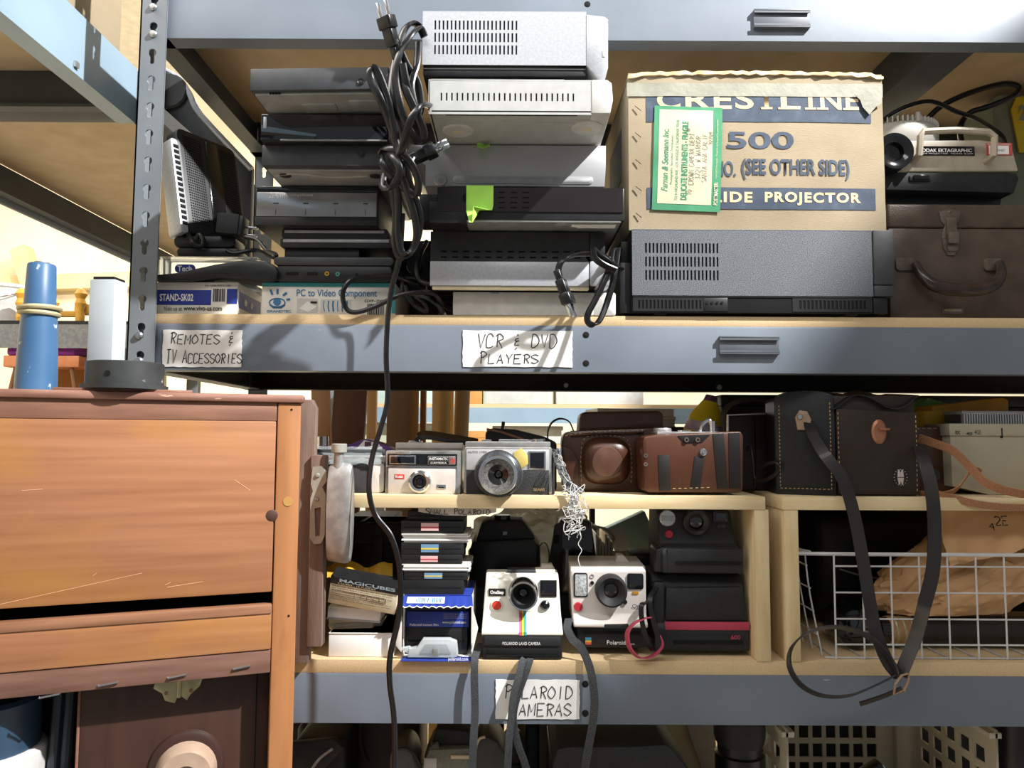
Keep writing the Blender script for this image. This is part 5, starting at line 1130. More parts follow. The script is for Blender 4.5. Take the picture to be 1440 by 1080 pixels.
o.add('strap_tab', B().prism([(wE * .38, hE * .62), (wE * .58, hE * .62), (wE * .62, hE * .72), (wE * .55, hE * .80), (wE * .42, hE * .81), (wE * .34, hE * .74)], 'y', -.006, -.003, .001, ME), rg, ep); o.add('rivet', B().lathe([(0, -.0085), (.003, -.008), (.004, -.006), (0, -.006)], 'y', (wE * .43, 0, hE * .745), 12, ME), rivet, ep)
def strapL(pts, w, nm, lab, wd=V((1, -.2, 0)), m=None, th=.0022):
    q = [V(p) - o.o for p in pts]; return o.add(nm, B().flat(q, w, th, wd, 8), m or mat('strap_leather', '#2a2625', .4, 0, '#201c1b', 20, coat=.15))
strapL(Q((1138, 592, .03), (1143, 612, .012), (1160, 640, -.008), (1184, 672, -.018), (1200, 720, -.022), (1212, 780, -.026), (1222, 840, -.028), (1232, 890, -.03), (1248, 930, -.032), (1264, 950, -.034)), .0155, 'shoulder_strap', '')
strapL(Q((1292, 625, .02), (1300, 650, -.006), (1310, 690, -.02), (1314, 740, -.024), (1312, 800, -.027), (1300, 850, -.03), (1288, 895, -.032), (1276, 925, -.034), (1266, 950, -.036)), .0165, 'shoulder_strap', '', [V((1, -.2, 0))] * 41 + [V((.6, -.8, 0))] * 24)
strapL(Q((1262, 955, -.036), (1250, 925, -.04), (1222, 896, -.044), (1180, 882, -.046), (1140, 888, -.046), (1115, 908, -.044), (1110, 935, -.042), (1125, 962, -.040), (1155, 978, -.040), (1195, 978, -.040), (1235, 962, -.038), (1262, 948, -.034)), .0115, 'strap_tail', '', V((0, -.85, .5)))
strapL(Q((1268, 968, -.034), (1245, 978, -.032), (1222, 986, -.03), (1209, 990, -.028)), .008, 'strap_tip', '', V((0, -.6, .8)))
bk = [V(p) - o.o for p in Q((1257, 976, -.04), (1259, 962, -.043), (1268, 950, -.043), (1278, 947, -.042), (1277, 958, -.042), (1271, 972, -.042))]; o.add('buckle', B().tube(bk, .0018, 6, closed=True), rg)

# things behind at the right end of the second cubby
o = Obj('leather_case', 'small tan-stitched brown case between the black case and the grey box', 'leather case', 1285, 1340, 599, 694, .075, CT); o.rb('body', 1286, 1340, 600, 699, 8, 0, .05, lbr, .002); stitches(o, [(1290, 603), (1325, 603), (1336, 612), (1337, 690)], -.0008, step=4); o.lat('snap', 1312, 668, [(0, -.003), (8, -.003), (9, 0), (0, 0)], dkgrey, 20)
o = Obj('cardboard_box', 'aged grey-cream flat box printed with small codes', 'box', 1338, 1480, 596, 694, .055, CT)
agm = mat('aged_grey_card', '#b6ad98', .75, 0, '#a59c86', 6, bump=.1)
o.poly('body', [(1337, 601), (1480, 601), (1480, 694), (1390, 697), (1338, 684)], 0, .06, agm, .001); o.bx('lid', 1335, 1482, 596, 613, -.0025, .063, agm, .001); o.bx('slit', 1408, 1409.5, 602, 616, -.003, 0, void, 0)
o.txt('RDC', 1343, 1350, 606, 611, -.0029, ink, .02); o.txt('40', 1358, 1367, 608, 612, -.0029, ink, .02); o.txt('4G5', 1370, 1379, 605, 611, -.0029, ink, .0); b_top = o.top
o = Obj('slide_magazine', 'grey slotted slide magazine lying on the flat grey-cream box', 'magazine', 1354, 1480, 578, 597, .062, b_top)
sv = mat('slot_dark', '#4c4c4e', .5); o.add('back_rail', B().box(-o.w / 2, o.w / 2, 0.006, .045, 0, o.h - .002), sv); o.add('top_rail', B().box(-o.w / 2 - .002, o.w / 2, -.001, .046, o.h - .005, o.h, .0008), silver_d)
fm_ = B().box(-.0009, .0009, 0, .007, 0, o.h - .004).mesh('slide_divider'); fm_.materials.append(silver)
for i in range(34): d = bpy.data.objects.new('slide_divider', fm_); C.objects.link(d); d.parent = o.e; d.location = (-o.w / 2 + .002 + i * .0037, -.0008, 0)
o = Obj('film_carton', 'yellow film carton with an orange lid behind the slide magazine', 'carton', 1298, 1420, 556, 600, .125, CT); yc = mat('yellow_carton', '#d9b52f', .5, 0, '#c9a324', 10)
o.bx('body', 1300, 1360, 578, 697, .0, .05, yc, .001); o.poly('lid', [(1312, 571), (1412, 559), (1420, 562), (1420, 590), (1312, 590)], .002, .05, mat('amber_carton', '#c58d23', .5, 0, '#b07c1d', 14), .0015); o.bx('end_panel', 1337, 1352, 580, 598, -.001, .002, mat('bright_yellow', '#e8cf3a', .5), 0)
o = Obj('film_carton', 'green film carton peeking out behind the yellow one', 'carton', 1293, 1330, 556, 600, .18, CT); o.poly('body', [(1293, 570), (1306, 560), (1330, 566), (1330, 697), (1293, 697)], 0, .04, mat('green_carton', '#5f9a55', .5), .001)
o = Obj('webbing_strap', 'tan woven strap draped over the grey-cream box and pine edge', 'strap', origin=P(1380, 712, -.01))
tan = mat('tan_webbing', '#b07f5e', .8, 0, '#946648', 700); 
o.add('upper_run', B().flat([v - o.o for v in Q((1292, 616, .05), (1310, 622, .04), (1340, 634, .03), (1365, 658, .02), (1385, 678, .01), (1415, 690, .004), (1460, 698, .0))], .012, .0016, V((0, -.5, .8)), 6), tan); o.add('lower_run', B().flat([v - o.o for v in Q((1292, 694, .03), (1320, 696, .02), (1345, 688, .025), (1366, 662, .035), (1380, 664, .03))], .010, .0016, V((0, -.6, .7)), 6), tan); o.add('front_run', B().flat([v - o.o for v in Q((1310, 693, .02), (1340, 700, .002), (1370, 708, -.006), (1410, 713, -.006), (1470, 714, -.004))], .010, .0016, V((0, -.4, .9)), 6), tan)

# ---------------------------------------------------------------- inside the second cubby: wire basket
wire = mat('white_wire', '#d4d6d8', .4, .3)
ZS = L
o = Obj('wire_basket', 'white wire basket filled with a paper bag in the right-hand cubby', 'basket', 1170, 1500, 778, 944, .012, ZS)
zt2 = o.v(780); xl = o.u(1174); xr_ = .30
pr = lambda px, py: V((o.u(px), .0, o.v(py)))
o.add('rim', B().tube([(o.u(1140), .16, zt2), (o.u(1140), .05, zt2 + .0), (o.u(1147), .016, zt2), (o.u(1168), .001, zt2), (xr_, .0, zt2)], .0026, 8, 6), wire)
vm = B().tube([(0, 0, .001), (0, 0, zt2)], .0013, 6).mesh('vertical_wire'); vm.materials.append(wire)
for i in range(9): d = bpy.data.objects.new('vertical_wire', vm); C.objects.link(d); d.parent = o.e; d.location = (o.u(1174.5 + i * 40), .0, 0)
for py in (797, 834, 871, 907): o.add('horizontal_wire', B().tube([pr(1174.5, py), (xr_, 0, o.v(py))], .0012, 6), wire)
hbw = o.v(931)
o.add('horizontal_wire', B().tube([(o.u(1160), .004, .0015), (xr_, .004, .0015)], .0013, 6), wire)
for i in range(5):
    y_ = .004 + i * .033; o.add('side_wire', B().tube([(o.u(1140) + .004 * 0, y_ + .012, zt2), (o.u(1146), y_ + .012, zt2 * .6), (o.u(1160), y_ + .008, .002)], .0012, 6, 3), wire)
for j in range(4): z_ = zt2 * (.88 - .22 * j); xo = o.u(1140 + j * 4.2); o.add('side_wire', B().tube([(xo, .16, z_), (xo, .01, z_)], .0012, 6), wire)
for i in range(8): o.add('base_wire', B().tube([(o.u(1174.5 + i * 40), .002, .0015), (o.u(1174.5 + i * 40), .16, .0015)], .0012, 6), wire)
bag = mat('kraft_paper', '#d3aa7d', .62, 0, '#c0966a', 12, bump=.5, bs=40)
bg = B(); bmesh.ops.create_icosphere(bg.bm, subdivisions=5, radius=1.0)
c_ = P(1352, 806, .10)
for v in bg.bm.verts:
    p = v.co.copy(); n_ = noise.noise(p * 2.2 + V((3, 1, 5))); r_ = 1.02 + .12 * n_ - .13 * abs(noise.noise(p * 3.1 + V((4, 4, 0)))) - .10 * abs(noise.noise(p * 6)) - .05 * abs(noise.noise(p * 13))
    x_, y_, z_ = p.x * r_, p.y * r_, p.z * r_
    wz = .072 * (1 - .12 * x_) ; v.co = V((c_.x + x_ * .140, c_.y + y_ * .062, c_.z + z_ * wz + x_ * .028))
    if v.co.x < c_.x - .02: v.co.z = c_.z + (v.co.z - c_.z) * (1 - .25 * min(1, (c_.x - .02 - v.co.x) / .1)) - .02 * min(1, (c_.x - .02 - v.co.x) / .1)
    top = CT - .026
    if v.co.z > top: v.co.z = top - .3 * 0
    v.co.y = max(v.co.y, .0168 + (.0 if v.co.z < P(1300, 770, .012).z else -.010)); v.co.z = max(v.co.z, ZS + .047)
pb_ = single('paper_bag', 'crumpled brown kraft paper bag resting in the wire basket', 'paper bag', bg, bag, ang=25)
fl2 = B().grid(lambda u_, v_: V((P(1330 + 130 * u_, 740, .03).x, .0225 + .035 * v_ + .006 * noise.noise(V((u_ * 6, v_ * 4, 9))), P(1380, 775 - 62 * v_ + 34 * (1 - u_) * (1 - v_) * .6 - 10 * u_, .03).z + .006 * noise.noise(V((u_ * 7, v_ * 5, 3))))), 14, 8, .0006)
for v in fl2.bm.verts: v.co.z = min(v.co.z, CT - .0195)
from mathutils.bvhtree import BVHTree
fl2.bm.normal_update(); flt = BVHTree.FromBMesh(fl2.bm)
child(pb_, 'folded_flap', fl2, bag)
tm = B(); hand(tm, '2E', P(1420, 740, .01).x, P(1440, 740, .01).x, P(1420, 742, .01).z, P(1420, 730, .01).z, .009, .0013); hand(tm, '4', P(1410, 740, .01).x, P(1419, 740, .01).x, P(1420, 750, .01).z, P(1420, 740, .01).z, .009, .0012); 
for v in tm.bm.verts:              # the ink lies on the flap
    h_ = flt.ray_cast(V((v.co.x, -.2, v.co.z)), V((0, 1, 0)))[0]
    if h_ is not None: v.co.y = h_.y - .0004 + (v.co.y - .009)
child(pb_, 'handwriting', tm, ink)
o = Obj('telescope', 'old leather-bound telescope tube with a tan ring inside the wire basket', 'telescope', 1290, 1500, 893, 936, .05, ZS + .0028)
zz = .021
o.add('tube', B().lathe([(0, o.u(1292)), (.019, o.u(1292)), (.0195, o.u(1500)), (0, o.u(1500))], 'x', (0, .022, zz), 28), mat('worn_black_leather', '#2c2522', .45, 0, '#1f1a18', 20, wear='#5c4337', ws=40, wst=(.4, 1, 1), wt=.62)); o.add('end_ring', B().lathe([(.012, o.u(1258)), (.0195, o.u(1258)), (.0205, o.u(1266)), (.0205, o.u(1292)), (.012, o.u(1294))], 'x', (0, .022, zz), 28), mat('tan_ring', '#a5805a', .5, 0, '#8f6b48', 20))
for px in (1264, 1275, 1287): o.add('ring_band', B().lathe([(.0205, o.u(px)), (.0212, o.u(px + 1)), (.0212, o.u(px + 3)), (.0205, o.u(px + 4))], 'x', (0, .022, zz), 28), brass)
o.add('eyepiece', B().lathe([(0, o.u(1246)), (.017, o.u(1246)), (.018, o.u(1258)), (0, o.u(1258))], 'x', (0, .022, zz), 28), blk_g)
o = Obj('lens_cap_case', 'round glossy black lens case lying in the basket corner', 'lens case', 1176, 1234, 870, 924, .05, ZS + .0028)
o.add('shell', B().lathe([(0, -.002), (.02, -.002), (.026, .0), (.0275, .006), (.0275, .05), (0, .05)], 'y', (0, .0, .0275), 32), blk_g); o.add('glass', B().lathe([(0, -.004), (.012, -.0035), (.018, -.0015), (0, -.0015)], 'y', (0, 0, .0275), 28), glassb)
o = Obj('shoulder_bag', 'black nylon bag slumped at the back of the wire basket', 'bag', 1150, 1330, 728, 940, .19, ZS + .0028)
b = B().box(-o.w / 2, o.w / 2, 0, .08, 0, o.h, .02, seg=3); b.sub(2); b.rough(.006, 14, 5); 
for v in b.bm.verts: v.co.z = max(v.co.z, 0.0)
nyl = mat('black_nylon', '#17181a', .55, 0, '#101113', 20, bump=.2, bs=700); o.add('body', b, nyl); o.add('zip', B().tube([(o.u(1180), -.004, o.v(800)), (o.u(1230), -.008, o.v(812)), (o.u(1290), -.006, o.v(806))], .0014, 6, 4), silver_d)
# ================================================================ inside the first cubby
o = Obj('carton', 'plain white cardboard carton lying on the shelf beside the brown plank', 'carton', 438, 553, 890, 924, .012, L)
o.add('body', B().box(o.u(462), o.w / 2, 0, .13, 0, o.h, .001), white); o.add('lid_flap', B().box(o.u(462), o.w / 2 + .001, -.001, .13, o.h - .0012, o.h, .0004), cart); w_top = o.top
o = Obj('envelope', 'yellowed paper sleeve with a clear edge on the plain white carton', 'envelope', 462, 525, 868, 890, .03, w_top, ry=-2)
o.add('stack', B().box(-o.w / 2, o.w / 2, 0, .08, 0, o.h * .9, .002).rough(.001, 60, 2), cream); o.add('clear_sleeve', B().box(-o.w / 2, o.w / 2 + .012, -.003, .08, o.h * .2, o.h * .55, .002), clearpl); e_top = o.top
o = Obj('envelope', 'thick white booklet tilted under the MAGICUBES packet', 'booklet', 460, 534, 855, 870, .018, e_top - .004, ry=4)
o.add('pages', B().box(-o.w / 2, o.w / 2, 0, .08, .004, o.h, .0006), white); o.add('cover', B().box(-o.w / 2 - .001, o.w / 2 + .001, -.001, .08, 0.002, .004), silver_d); k_top = o.top + .002
o = Obj('flash_cube_packet', 'tilted packet of flash cubes printed MAGICUBES on a black band', 'packet', 460, 556, 804, 866, .005, k_top, ry=10, rx=14)
hh_ = o.h * .78
o.add('box', B().box(-o.w / 2, o.w / 2, 0, .03, .0, hh_, .0008), cream); bb = o.add('black_band', B().box(-o.w / 2 - .0004, o.w / 2 + .0004, -.0005, .0305, hh_ * .76, hh_ + .0004), blk)
o.add('lettering', text_mesh('MAGICUBES', -o.w / 2 + .012, o.w / 2 - .004, hh_ * .86, hh_ * .985, -.0008, .03), mat('pale_blue_print', '#a9c0cc', .5), bb); o.add('lettering', text_mesh('4 CUBES - 16 FLASHES', -o.w / 2 + .010, o.w / 2 - .03, hh_ * .785, hh_ * .835, -.0008, .0), cream, bb)
b_ = [('IMPORTANT: Before use check for blue dots inside cubes', .66), ('SET CAMERA: Refer to your film chart for distances', .58), ('FLASH RANGE:  64  80  100  125  160 200', .47), ('For X type sockets only - see notes on back panel', .25), ('Caution: flash only when mounted on camera', .17)]
for s_, z_ in b_: o.add('lettering', text_mesh(s_, -o.w / 2 + .003, o.w / 2 - .006, hh_ * z_, hh_ * (z_ + .05), -.0004), ink)
g_ = B()
for i in range(6): g_.box(-o.w / 2 + .034 + i * .0085, -o.w / 2 + .0344 + i * .0085, -.0004, .0002, hh_ * .33, hh_ * .53)
for z_ in (.33, .40, .53): g_.box(-o.w / 2 + .003, o.w / 2 - .016, -.0004, .0002, hh_ * z_, hh_ * z_ + .0003)
o.add('chart_lines', g_, ink)
yb = B(); random.seed(5)
def yf(u_, v_): 
    q = P(460 + 92 * u_, 812 - 27 * v_ * (.55 + .45 * abs(math.sin(u_ * 5.2))) + 6 * u_, .028 + .03 * v_ + .006 * math.sin(u_ * 14)); return V((q.x, q.y, q.z + .003 * noise.noise(V((u_ * 9, v_ * 6, 1)))))
yb.grid(yf, 16, 6, .0006); single('film_wrapper', 'crumpled yellow film wrapper above the MAGICUBES packet', 'wrapper', yb, mat('yellow_wrapper', '#d3a93c', .6, 0, '#b98d2a', 30), ang=15)
# stack of film packs
z_ = None
blu = mat('film_box_blue', '#28409a', .45, 0, '#22378a', 20)
o = Obj('film_box', 'open blue film carton lying on its side, holding film cartridges', 'film box', 563, 670, 836, 921, .012, L)
H0 = o.h; wl_ = o.u(567); wr_ = o.u(664)
o.add('floor_panel', B().box(wl_, wr_, 0, .10, 0, .0015), cart); o.add('roof_panel', B().box(wl_, wr_, .0, .10, H0 - .0018, H0, .0003), blu)
for a in (wl_, wr_ - .0012): o.add('side_panel', B().box(a, a + .0012, 0, .10, 0, H0), cart)
o.add('back_panel', B().box(wl_, wr_, .099, .10, 0, H0), cart)
o.poly('left_flap', [(559, 872), (567, 850), (567, 914), (559, 905)], -.012, -.011, cart, .0002); o.poly('right_flap', [(664, 848), (673, 880), (665, 916)], -.012, -.011, cart, .0002)
fl3 = B().grid(lambda u_, v_: V((wl_ + (wr_ - wl_) * u_ + .004 * (1 - v_) * (u_ - .5), -.020 * (1 - v_), o.v(838) - .010 * (1 - v_) + .0012 * math.sin(u_ * 60) * (1 - v_))), 30, 3, .0008); o.add('torn_flap', fl3, blu)
o.add('torn_edge', B().tube([(wl_ + (wr_ - wl_) * i / 30 - .002 + .004 * i / 30, -.0203, o.v(838) - .0102 + .0012 * math.sin(i * 2)) for i in range(31)], .0008, 4), cart)
sl = o.add('code_sticker', B().prism([(wl_ + .006, -.0166), (wl_ + .056, -.0166), (wl_ + .056, -.004), (wl_ + .006, -.004)], 'z', 0, .0006), white); sl.location = (0, 0, o.v(838) + .0006); sl.rotation_euler = (R(26.6), 0, 0)
b = B(); random.seed(9); x_ = wl_ + .018
while x_ < wl_ + .052: w_ = random.choice((.0006, .001, .0015)); b.box(x_, x_ + w_, -.0155, -.0055, .0005, .0008); x_ += w_ + random.choice((.0006, .0012))
o.add('barcode', b, logo, sl)
lf = o.add('lower_flap', B().box(wl_, wr_ + .002, -.018, .0, .0, .0012), blu); o.add('lettering', text_mesh('polaroid.com', wr_ - .03, wr_ - .004, .0, .006, -.0184, .01, 0), white, lf)
z1_ = L + .0018
def slab(lab, l, r, t, bt, Y, z0, m, dep=.09, nm='film_cartridge', extra=None, rz=0):
    o = Obj(nm, lab, 'film pack', l, r, t, bt, Y, z0, rz=rz); o.add('shell', B().box(-o.w / 2, o.w / 2, 0, dep, 0, o.h, .0008), m)
    if nm == 'film_cartridge': o.add('edge_groove', B().box(-o.w / 2 + .004, o.w / 2 - .004, -.0004, .001, o.h * .46, o.h * .54), void)
    if extra: extra(o)
    return o
o1 = slab('black film cartridge at the floor of the open blue film carton', 570, 657, 882, 900, .020, z1_, blk, .075)
def bluetext(o):
    for i, s_ in enumerate(('www.polaroid.com', 'Polaroid instant film')): o.add('lettering', text_mesh(s_, o.w * .08 if i == 0 else -o.w * .44, o.w * .46 if i == 0 else o.w * .02, o.h * (.2 if i == 0 else .1), o.h * (.42 if i == 0 else .24), -.0006, .01), white)
    for i in range(3): o.add('lettering', text_mesh('Instant colour print film pack', o.w * .1, o.w * .47, o.h * (.56 + i * .12), o.h * (.64 + i * .12), -.0006), pgrey)
o2 = slab('blue printed film box inside the open film carton', 571, 659, 860, 882, .019, o1.top, blu, .075, 'film_pack', bluetext)
o3 = slab('black film cartridge on the blue printed box inside the open carton', 572, 655, 849, 859, .022, o2.top, blk, .07)
PW = .095
def lbl(c1, c2):
    def f(o):
        p_ = o.add('label', B().box(-o.w * .18, o.w * .1, -.0008, .001, o.h * .2, o.h * .85), c1); o.add('label_stripe', B().box(-o.w * .18, o.w * .1, -.001, 0, o.h * .42, o.h * .55), c2, p_)
    return f
pinkl = mat('pink_label', '#e0b7b6', .6); redl = mat('red_stripe', '#c44a55', .6); bluel = mat('blue_label', '#6c93b5', .6); yel = mat('yellow_stripe', '#d9c24a', .6)
prev = H0 + L
def seq(lst, prev):
    for i, (l, r, t, bt, Y, kind, lab) in enumerate(lst):
        if kind == 'p':
            o = Obj('print_stack', lab, 'prints', l, r, t, bt, Y, prev); n = 5
            for j in range(n): o.add('print', B().box(-o.w / 2 + random.uniform(-.002, .002), o.w / 2 + random.uniform(-.002, .003), random.uniform(-.002, .002), .08, o.h * j / n, o.h * (j + .8) / n, 0), white if j % 2 else pgrey)
            prev = o.top; continue
        o = slab(lab, l, r, t, bt, Y, prev, blk, .08, 'film_cartridge', {'b': None, 'r': lbl(pinkl, redl), 'y': lbl(bluel, yel), 'n': None}[kind]); prev = o.top
    return prev
prev = seq([(563, 652, 816, 837, .012, 'b', 'black film cartridge lying directly on the open blue carton'), (568, 658, 804, 816, .012, 'y', 'black film cartridge with blue label, under the lower white prints'), (566, 659, 793, 804, .012, 'p', 'lower sheaf of white prints in the film cartridge stack'),
    (564, 650, 780, 793, .013, 'r', 'black film cartridge with red label, on the lower white prints'), (564, 652, 763, 780, .013, 'y', 'black film cartridge with blue and yellow label, under the upper prints'), (566, 660, 750, 763, .013, 'p', 'upper sheaf of white prints in the film cartridge stack'),
    (564, 652, 733, 750, .014, 'r', 'black film cartridge with red label, on the upper white prints'), (573, 654, 719, 733, .02, 'b', 'plain black film cartridge, topmost of the stack')], prev)
o = Obj('paper_label', 'curled white paper strip hand-lettered SMALL POLAROID hanging under the pine shelf', 'label', 586, 700, 712, 724, .012); b = B()
q0 = CT - .0175
b.grid(lambda u_, v_: V((o.u(588 + 110 * u_), .0 + .004 * v_, (q0 - o.o.z) - .011 * (1 - v_) * math.sin(.25 + 2.6 * u_) ** .5)), 14, 3, .0003); o.add('sheet', b, white); b = B(); hand(b, 'SMALL POLAROID', o.u(598), o.u(690), q0 - o.o.z - .009, q0 - o.o.z - .001, -.0008, .001, .8); o.add('handwriting', b, ink)
# clear plastic mount in front of the blue carton
o = Obj('plastic_clip', 'clear plastic clip-on bracket lying before the open blue film carton', 'bracket', 566, 662, 898, 925, -.0005 + .0, L)
frost = mat('frosted_plastic', '#e4ebec', .25, 0, '#d9e1e3', 10, trans=.45, ior=1.3)
o.poly('frame', [(573, 925), (575, 913), (586, 911), (594, 899), (632, 899), (642, 903), (644, 921), (640, 925)], .0, .012, frost, .001); o.poly('window', [(590, 919), (598, 906), (628, 906), (634, 919)], -.0015, .001, clearpl, .0005); o.bx('centre_rib', 609, 617, 911, 922, -.003, .0, alu, .0006); o.poly('arm', [(560, 913), (575, 910), (582, 916), (575, 921)], .002, .008, frost, .0006)
# --------------------------------------------------- dark cameras and bins behind
o = Obj('instant_camera', 'black folding instant camera with a flash bar behind the white OneStep', 'camera', 660, 776, 726, 826, .136, L + .0)
o.add('lower_case', B().box(o.u(655), o.u(764), .0, .12, 0, o.v(826), .003), blk_m); o.poly('body', [(660, 826), (660, 776), (664, 762), (750, 758), (760, 770), (760, 826)], .0, .1, blk, .003); o.poly('hood', [(668, 764), (676, 738), (686, 733), (735, 733), (754, 760)], .008, .07, blk_m, .004)
o.add('dial', B().cyl((o.u(706), .03, 0), 'z', o.k(12), o.v(734), o.v(727), 24, .001), blk_g); o.bx('sensor', 707, 713, 748, 753, .004, .01, silver_d, .0004); o.add('wrist_loop', B().flat([(o.u(a), -.004, o.v(c)) for a, c in ((758, 790), (758, 770), (764, 762), (770, 768), (772, 785), (768, 796), (758, 797))], .006, .0016, V((0, 1, 0)), 6), rubber)
o = Obj('lens_hood_box', 'tall tapering glossy black viewing hood behind the two white cameras', 'hood', 772, 846, 734, 836, .149, L)
o.poly('base', [(774, 836), (850, 836), (850, 900), (774, 900)], .002, .09, blk_m, .002)
o.poly('hood', [(770, 836), (786, 736), (790, 732), (828, 732), (832, 736), (846, 836)], 0, .07, blk_g, .002); o.poly('side_clip', [(772, 790), (780, 738), (790, 734), (790, 772), (782, 792)], -.003, .004, blk_m, .001); o.bx('clip_window', 779, 786, 752, 764, -.0038, -.002, void, 0)
o = Obj('camera_bag', 'black padded camera bag at the back left of the cubby', 'bag', 496, 566, 735, 900, .17, L); b = B().box(-o.w / 2, o.w / 2 + .03, 0, .1, 0, o.h, .012, seg=3); o.add('body', b, nyl); o.bx('lid', 500, 600, 735, 765, -.004, .1, vdk, .003); o.add('buckle_strap', B().box(-.01, .008, -.006, 0, .02, o.h - .02, .001), rubber)
o = Obj('camera_bag', 'low black camera pouch behind the aluminium drum', 'bag', 491, 552, 726, 900, .285, L); o.add('body', B().box(-o.w / 2, o.w / 2, 0, .09, 0, o.h, .01, seg=3), blk_m); o.add('flap', B().box(-o.w / 2 - .002, o.w / 2 + .002, -.003, .09, o.h * .7, o.h + .001, .003), nyl)
o = Obj('paper_bundle', 'bundle of old cream papers standing behind the black hood', 'papers', 838, 866, 752, 830, .235, L); 
for i in range(6): o.add('sheet', B().box(-o.w / 2 + i * .005, -o.w / 2 + i * .005 + .0035, .0, .08, .0015, o.h - .006 * (i % 3), .0004).rough(.0008, 40, i), cream if i % 2 else white)
# --------------------------------------------------- white and black OneStep with rainbow stripe
rain = [mat('stripe_' + n, c, .5) for n, c in (('magenta', '#d66bb0'), ('orange', '#e8632f'), ('yellow', '#ecd82c'), ('green', '#3d9e5a'), ('cyan', '#2f9fdc'))]
ivory = mat('ivory_plastic', '#e9e6db', .38, 0, '#e0dccf', 30)
o = Obj('instant_camera', 'white and black instant camera lettered OneStep with a rainbow stripe', 'camera', 677, 792, 812, 928, .002, L, rz=0)
def wedge(o, prof, l0, l1, r0, r1, m, nm, bev=.002):     # side profile (y, py) extruded across, narrowing upwards
    b = B(); zz = [o.v(py) for _, py in prof]; zmin, zmax = min(zz), max(zz); b.prism([(y, z) for (y, _), z in zip(prof, zz)], 'x', -1, 1, 0)
    for v in b.bm.verts:
        t = (v.co.z - zmin) / (zmax - zmin); v.co.x = (o.u(l0) + (o.u(l1) - o.u(l0)) * t) if v.co.x < 0 else (o.u(r0) + (o.u(r1) - o.u(r0)) * t)
    b._bev(b.bm.faces[:], [], bev, None, 3, R(12)); return o.add(nm, b, m)
wb = wedge(o, [(.0, 894), (.0, 889), (.024, 868), (.028, 822), (.034, 813), (.062, 812), (.125, 880), (.125, 894)], 677, 682, 792, 787, ivory, 'housing')
bs_ = o.bx('film_base', 678, 791, 893.5, 927.5, .0012, .125, blk, .002); o.bx('base_bezel', 681, 788, 895, 908, -.0008, .003, blk_m, .0006, bs_); o.bx('film_slot', 686, 786, 912, 920, -.0006, .003, void, .0003, bs_); o.bx('slot_lip', 684, 788, 920, 924, -.001, .003, blk_g, .0008, bs_); o.txt('POLAROID LAND CAMERA', 707, 760, 902.5, 906.8, -.0011, white, .0, 0, bs_, None, 1.1)
fy_ = .0262
o.lat('lens_shroud', 736, 838, [(15, fy_ - .02), (18.5, fy_ - .021), (20.5, fy_ - .018), (21, fy_ + .004), (15, fy_ + .004)], blk_g, 40); o.lat('lens_rim', 736, 839.5, [(17.5, fy_ - .0222), (19.6, fy_ - .0225), (20.2, fy_ - .021), (17.5, fy_ - .020)], chrome, 40); o.lat('lens_cone', 736, 838.5, [(0, fy_ - .003), (7, fy_ - .004), (16.5, fy_ - .018), (16.5, fy_ + .002), (0, fy_ + .002)], blk, 36); o.lat('lens', 736, 838, [(0, fy_ - .0085), (5, fy_ - .007), (8, fy_ - .003), (0, fy_ - .002)], glassb, 24)
o.bx('viewfinder_frame', 760.5, 784.5, 821, 845, fy_ - .0015, fy_ + .004, blk_g, .0006); o.bx('viewfinder_glass', 763, 782, 823, 843, fy_ - .0022, fy_, glassb, .0004); o.lat('electric_eye', 767.5, 857, [(0, fy_ - .006), (4, fy_ - .006), (6.5, fy_ - .004), (7.2, fy_ - .001), (7.2, fy_ + .004), (0, fy_ + .004)], blk_g, 24)
o.lat('shutter_ring', 698, 857, [(6.6, fy_ - .004), (8.4, fy_ - .003), (8.8, fy_ + .003), (6.6, fy_ + .003)], ivory, 28); o.lat('shutter_button', 698, 857, [(0, fy_ - .0035), (6.2, fy_ - .0035), (6.9, fy_ - .002), (6.9, fy_ + .003), (0, fy_ + .003)], red, 28)
nb = o.rb('name_badge', 686, 710.5, 833.5, 844, 1.2, fy_ - .0012, fy_ + .003, blk, .0003); o.txt('OneStep', 688.5, 708, 836, 842.5, fy_ - .0016, white, .03, 0, nb)
slope = [(.0, 889), (.024, 868)]
for i, m_ in enumerate(rain):
    xa_, xb_ = o.u(730.2 + 2.1 * i), o.u(732.3 + 2.1 * i); b = B()
    b.prism([(-.0006, o.v(893.5)), (-.0006, o.v(889)), (.0226, o.v(868.5)), (.0256, o.v(845)), (.0268, o.v(845)), (.0248, o.v(868)), (.001, o.v(888)), (.001, o.v(893.5))], 'x', xa_, xb_); o.add('rainbow_stripe', b, m_, wb)
o.bx('flash_socket', 713, 755, 808.5, 813, .036, .06, dkgrey, .0008); o.poly('flash_tab', [(760, 813), (764, 804), (780, 804), (784, 813)], .05, .07, camgrey, .001); o.bx('viewfinder_hump', 754, 783, 808, 813, .036, .06, ivory, .001)
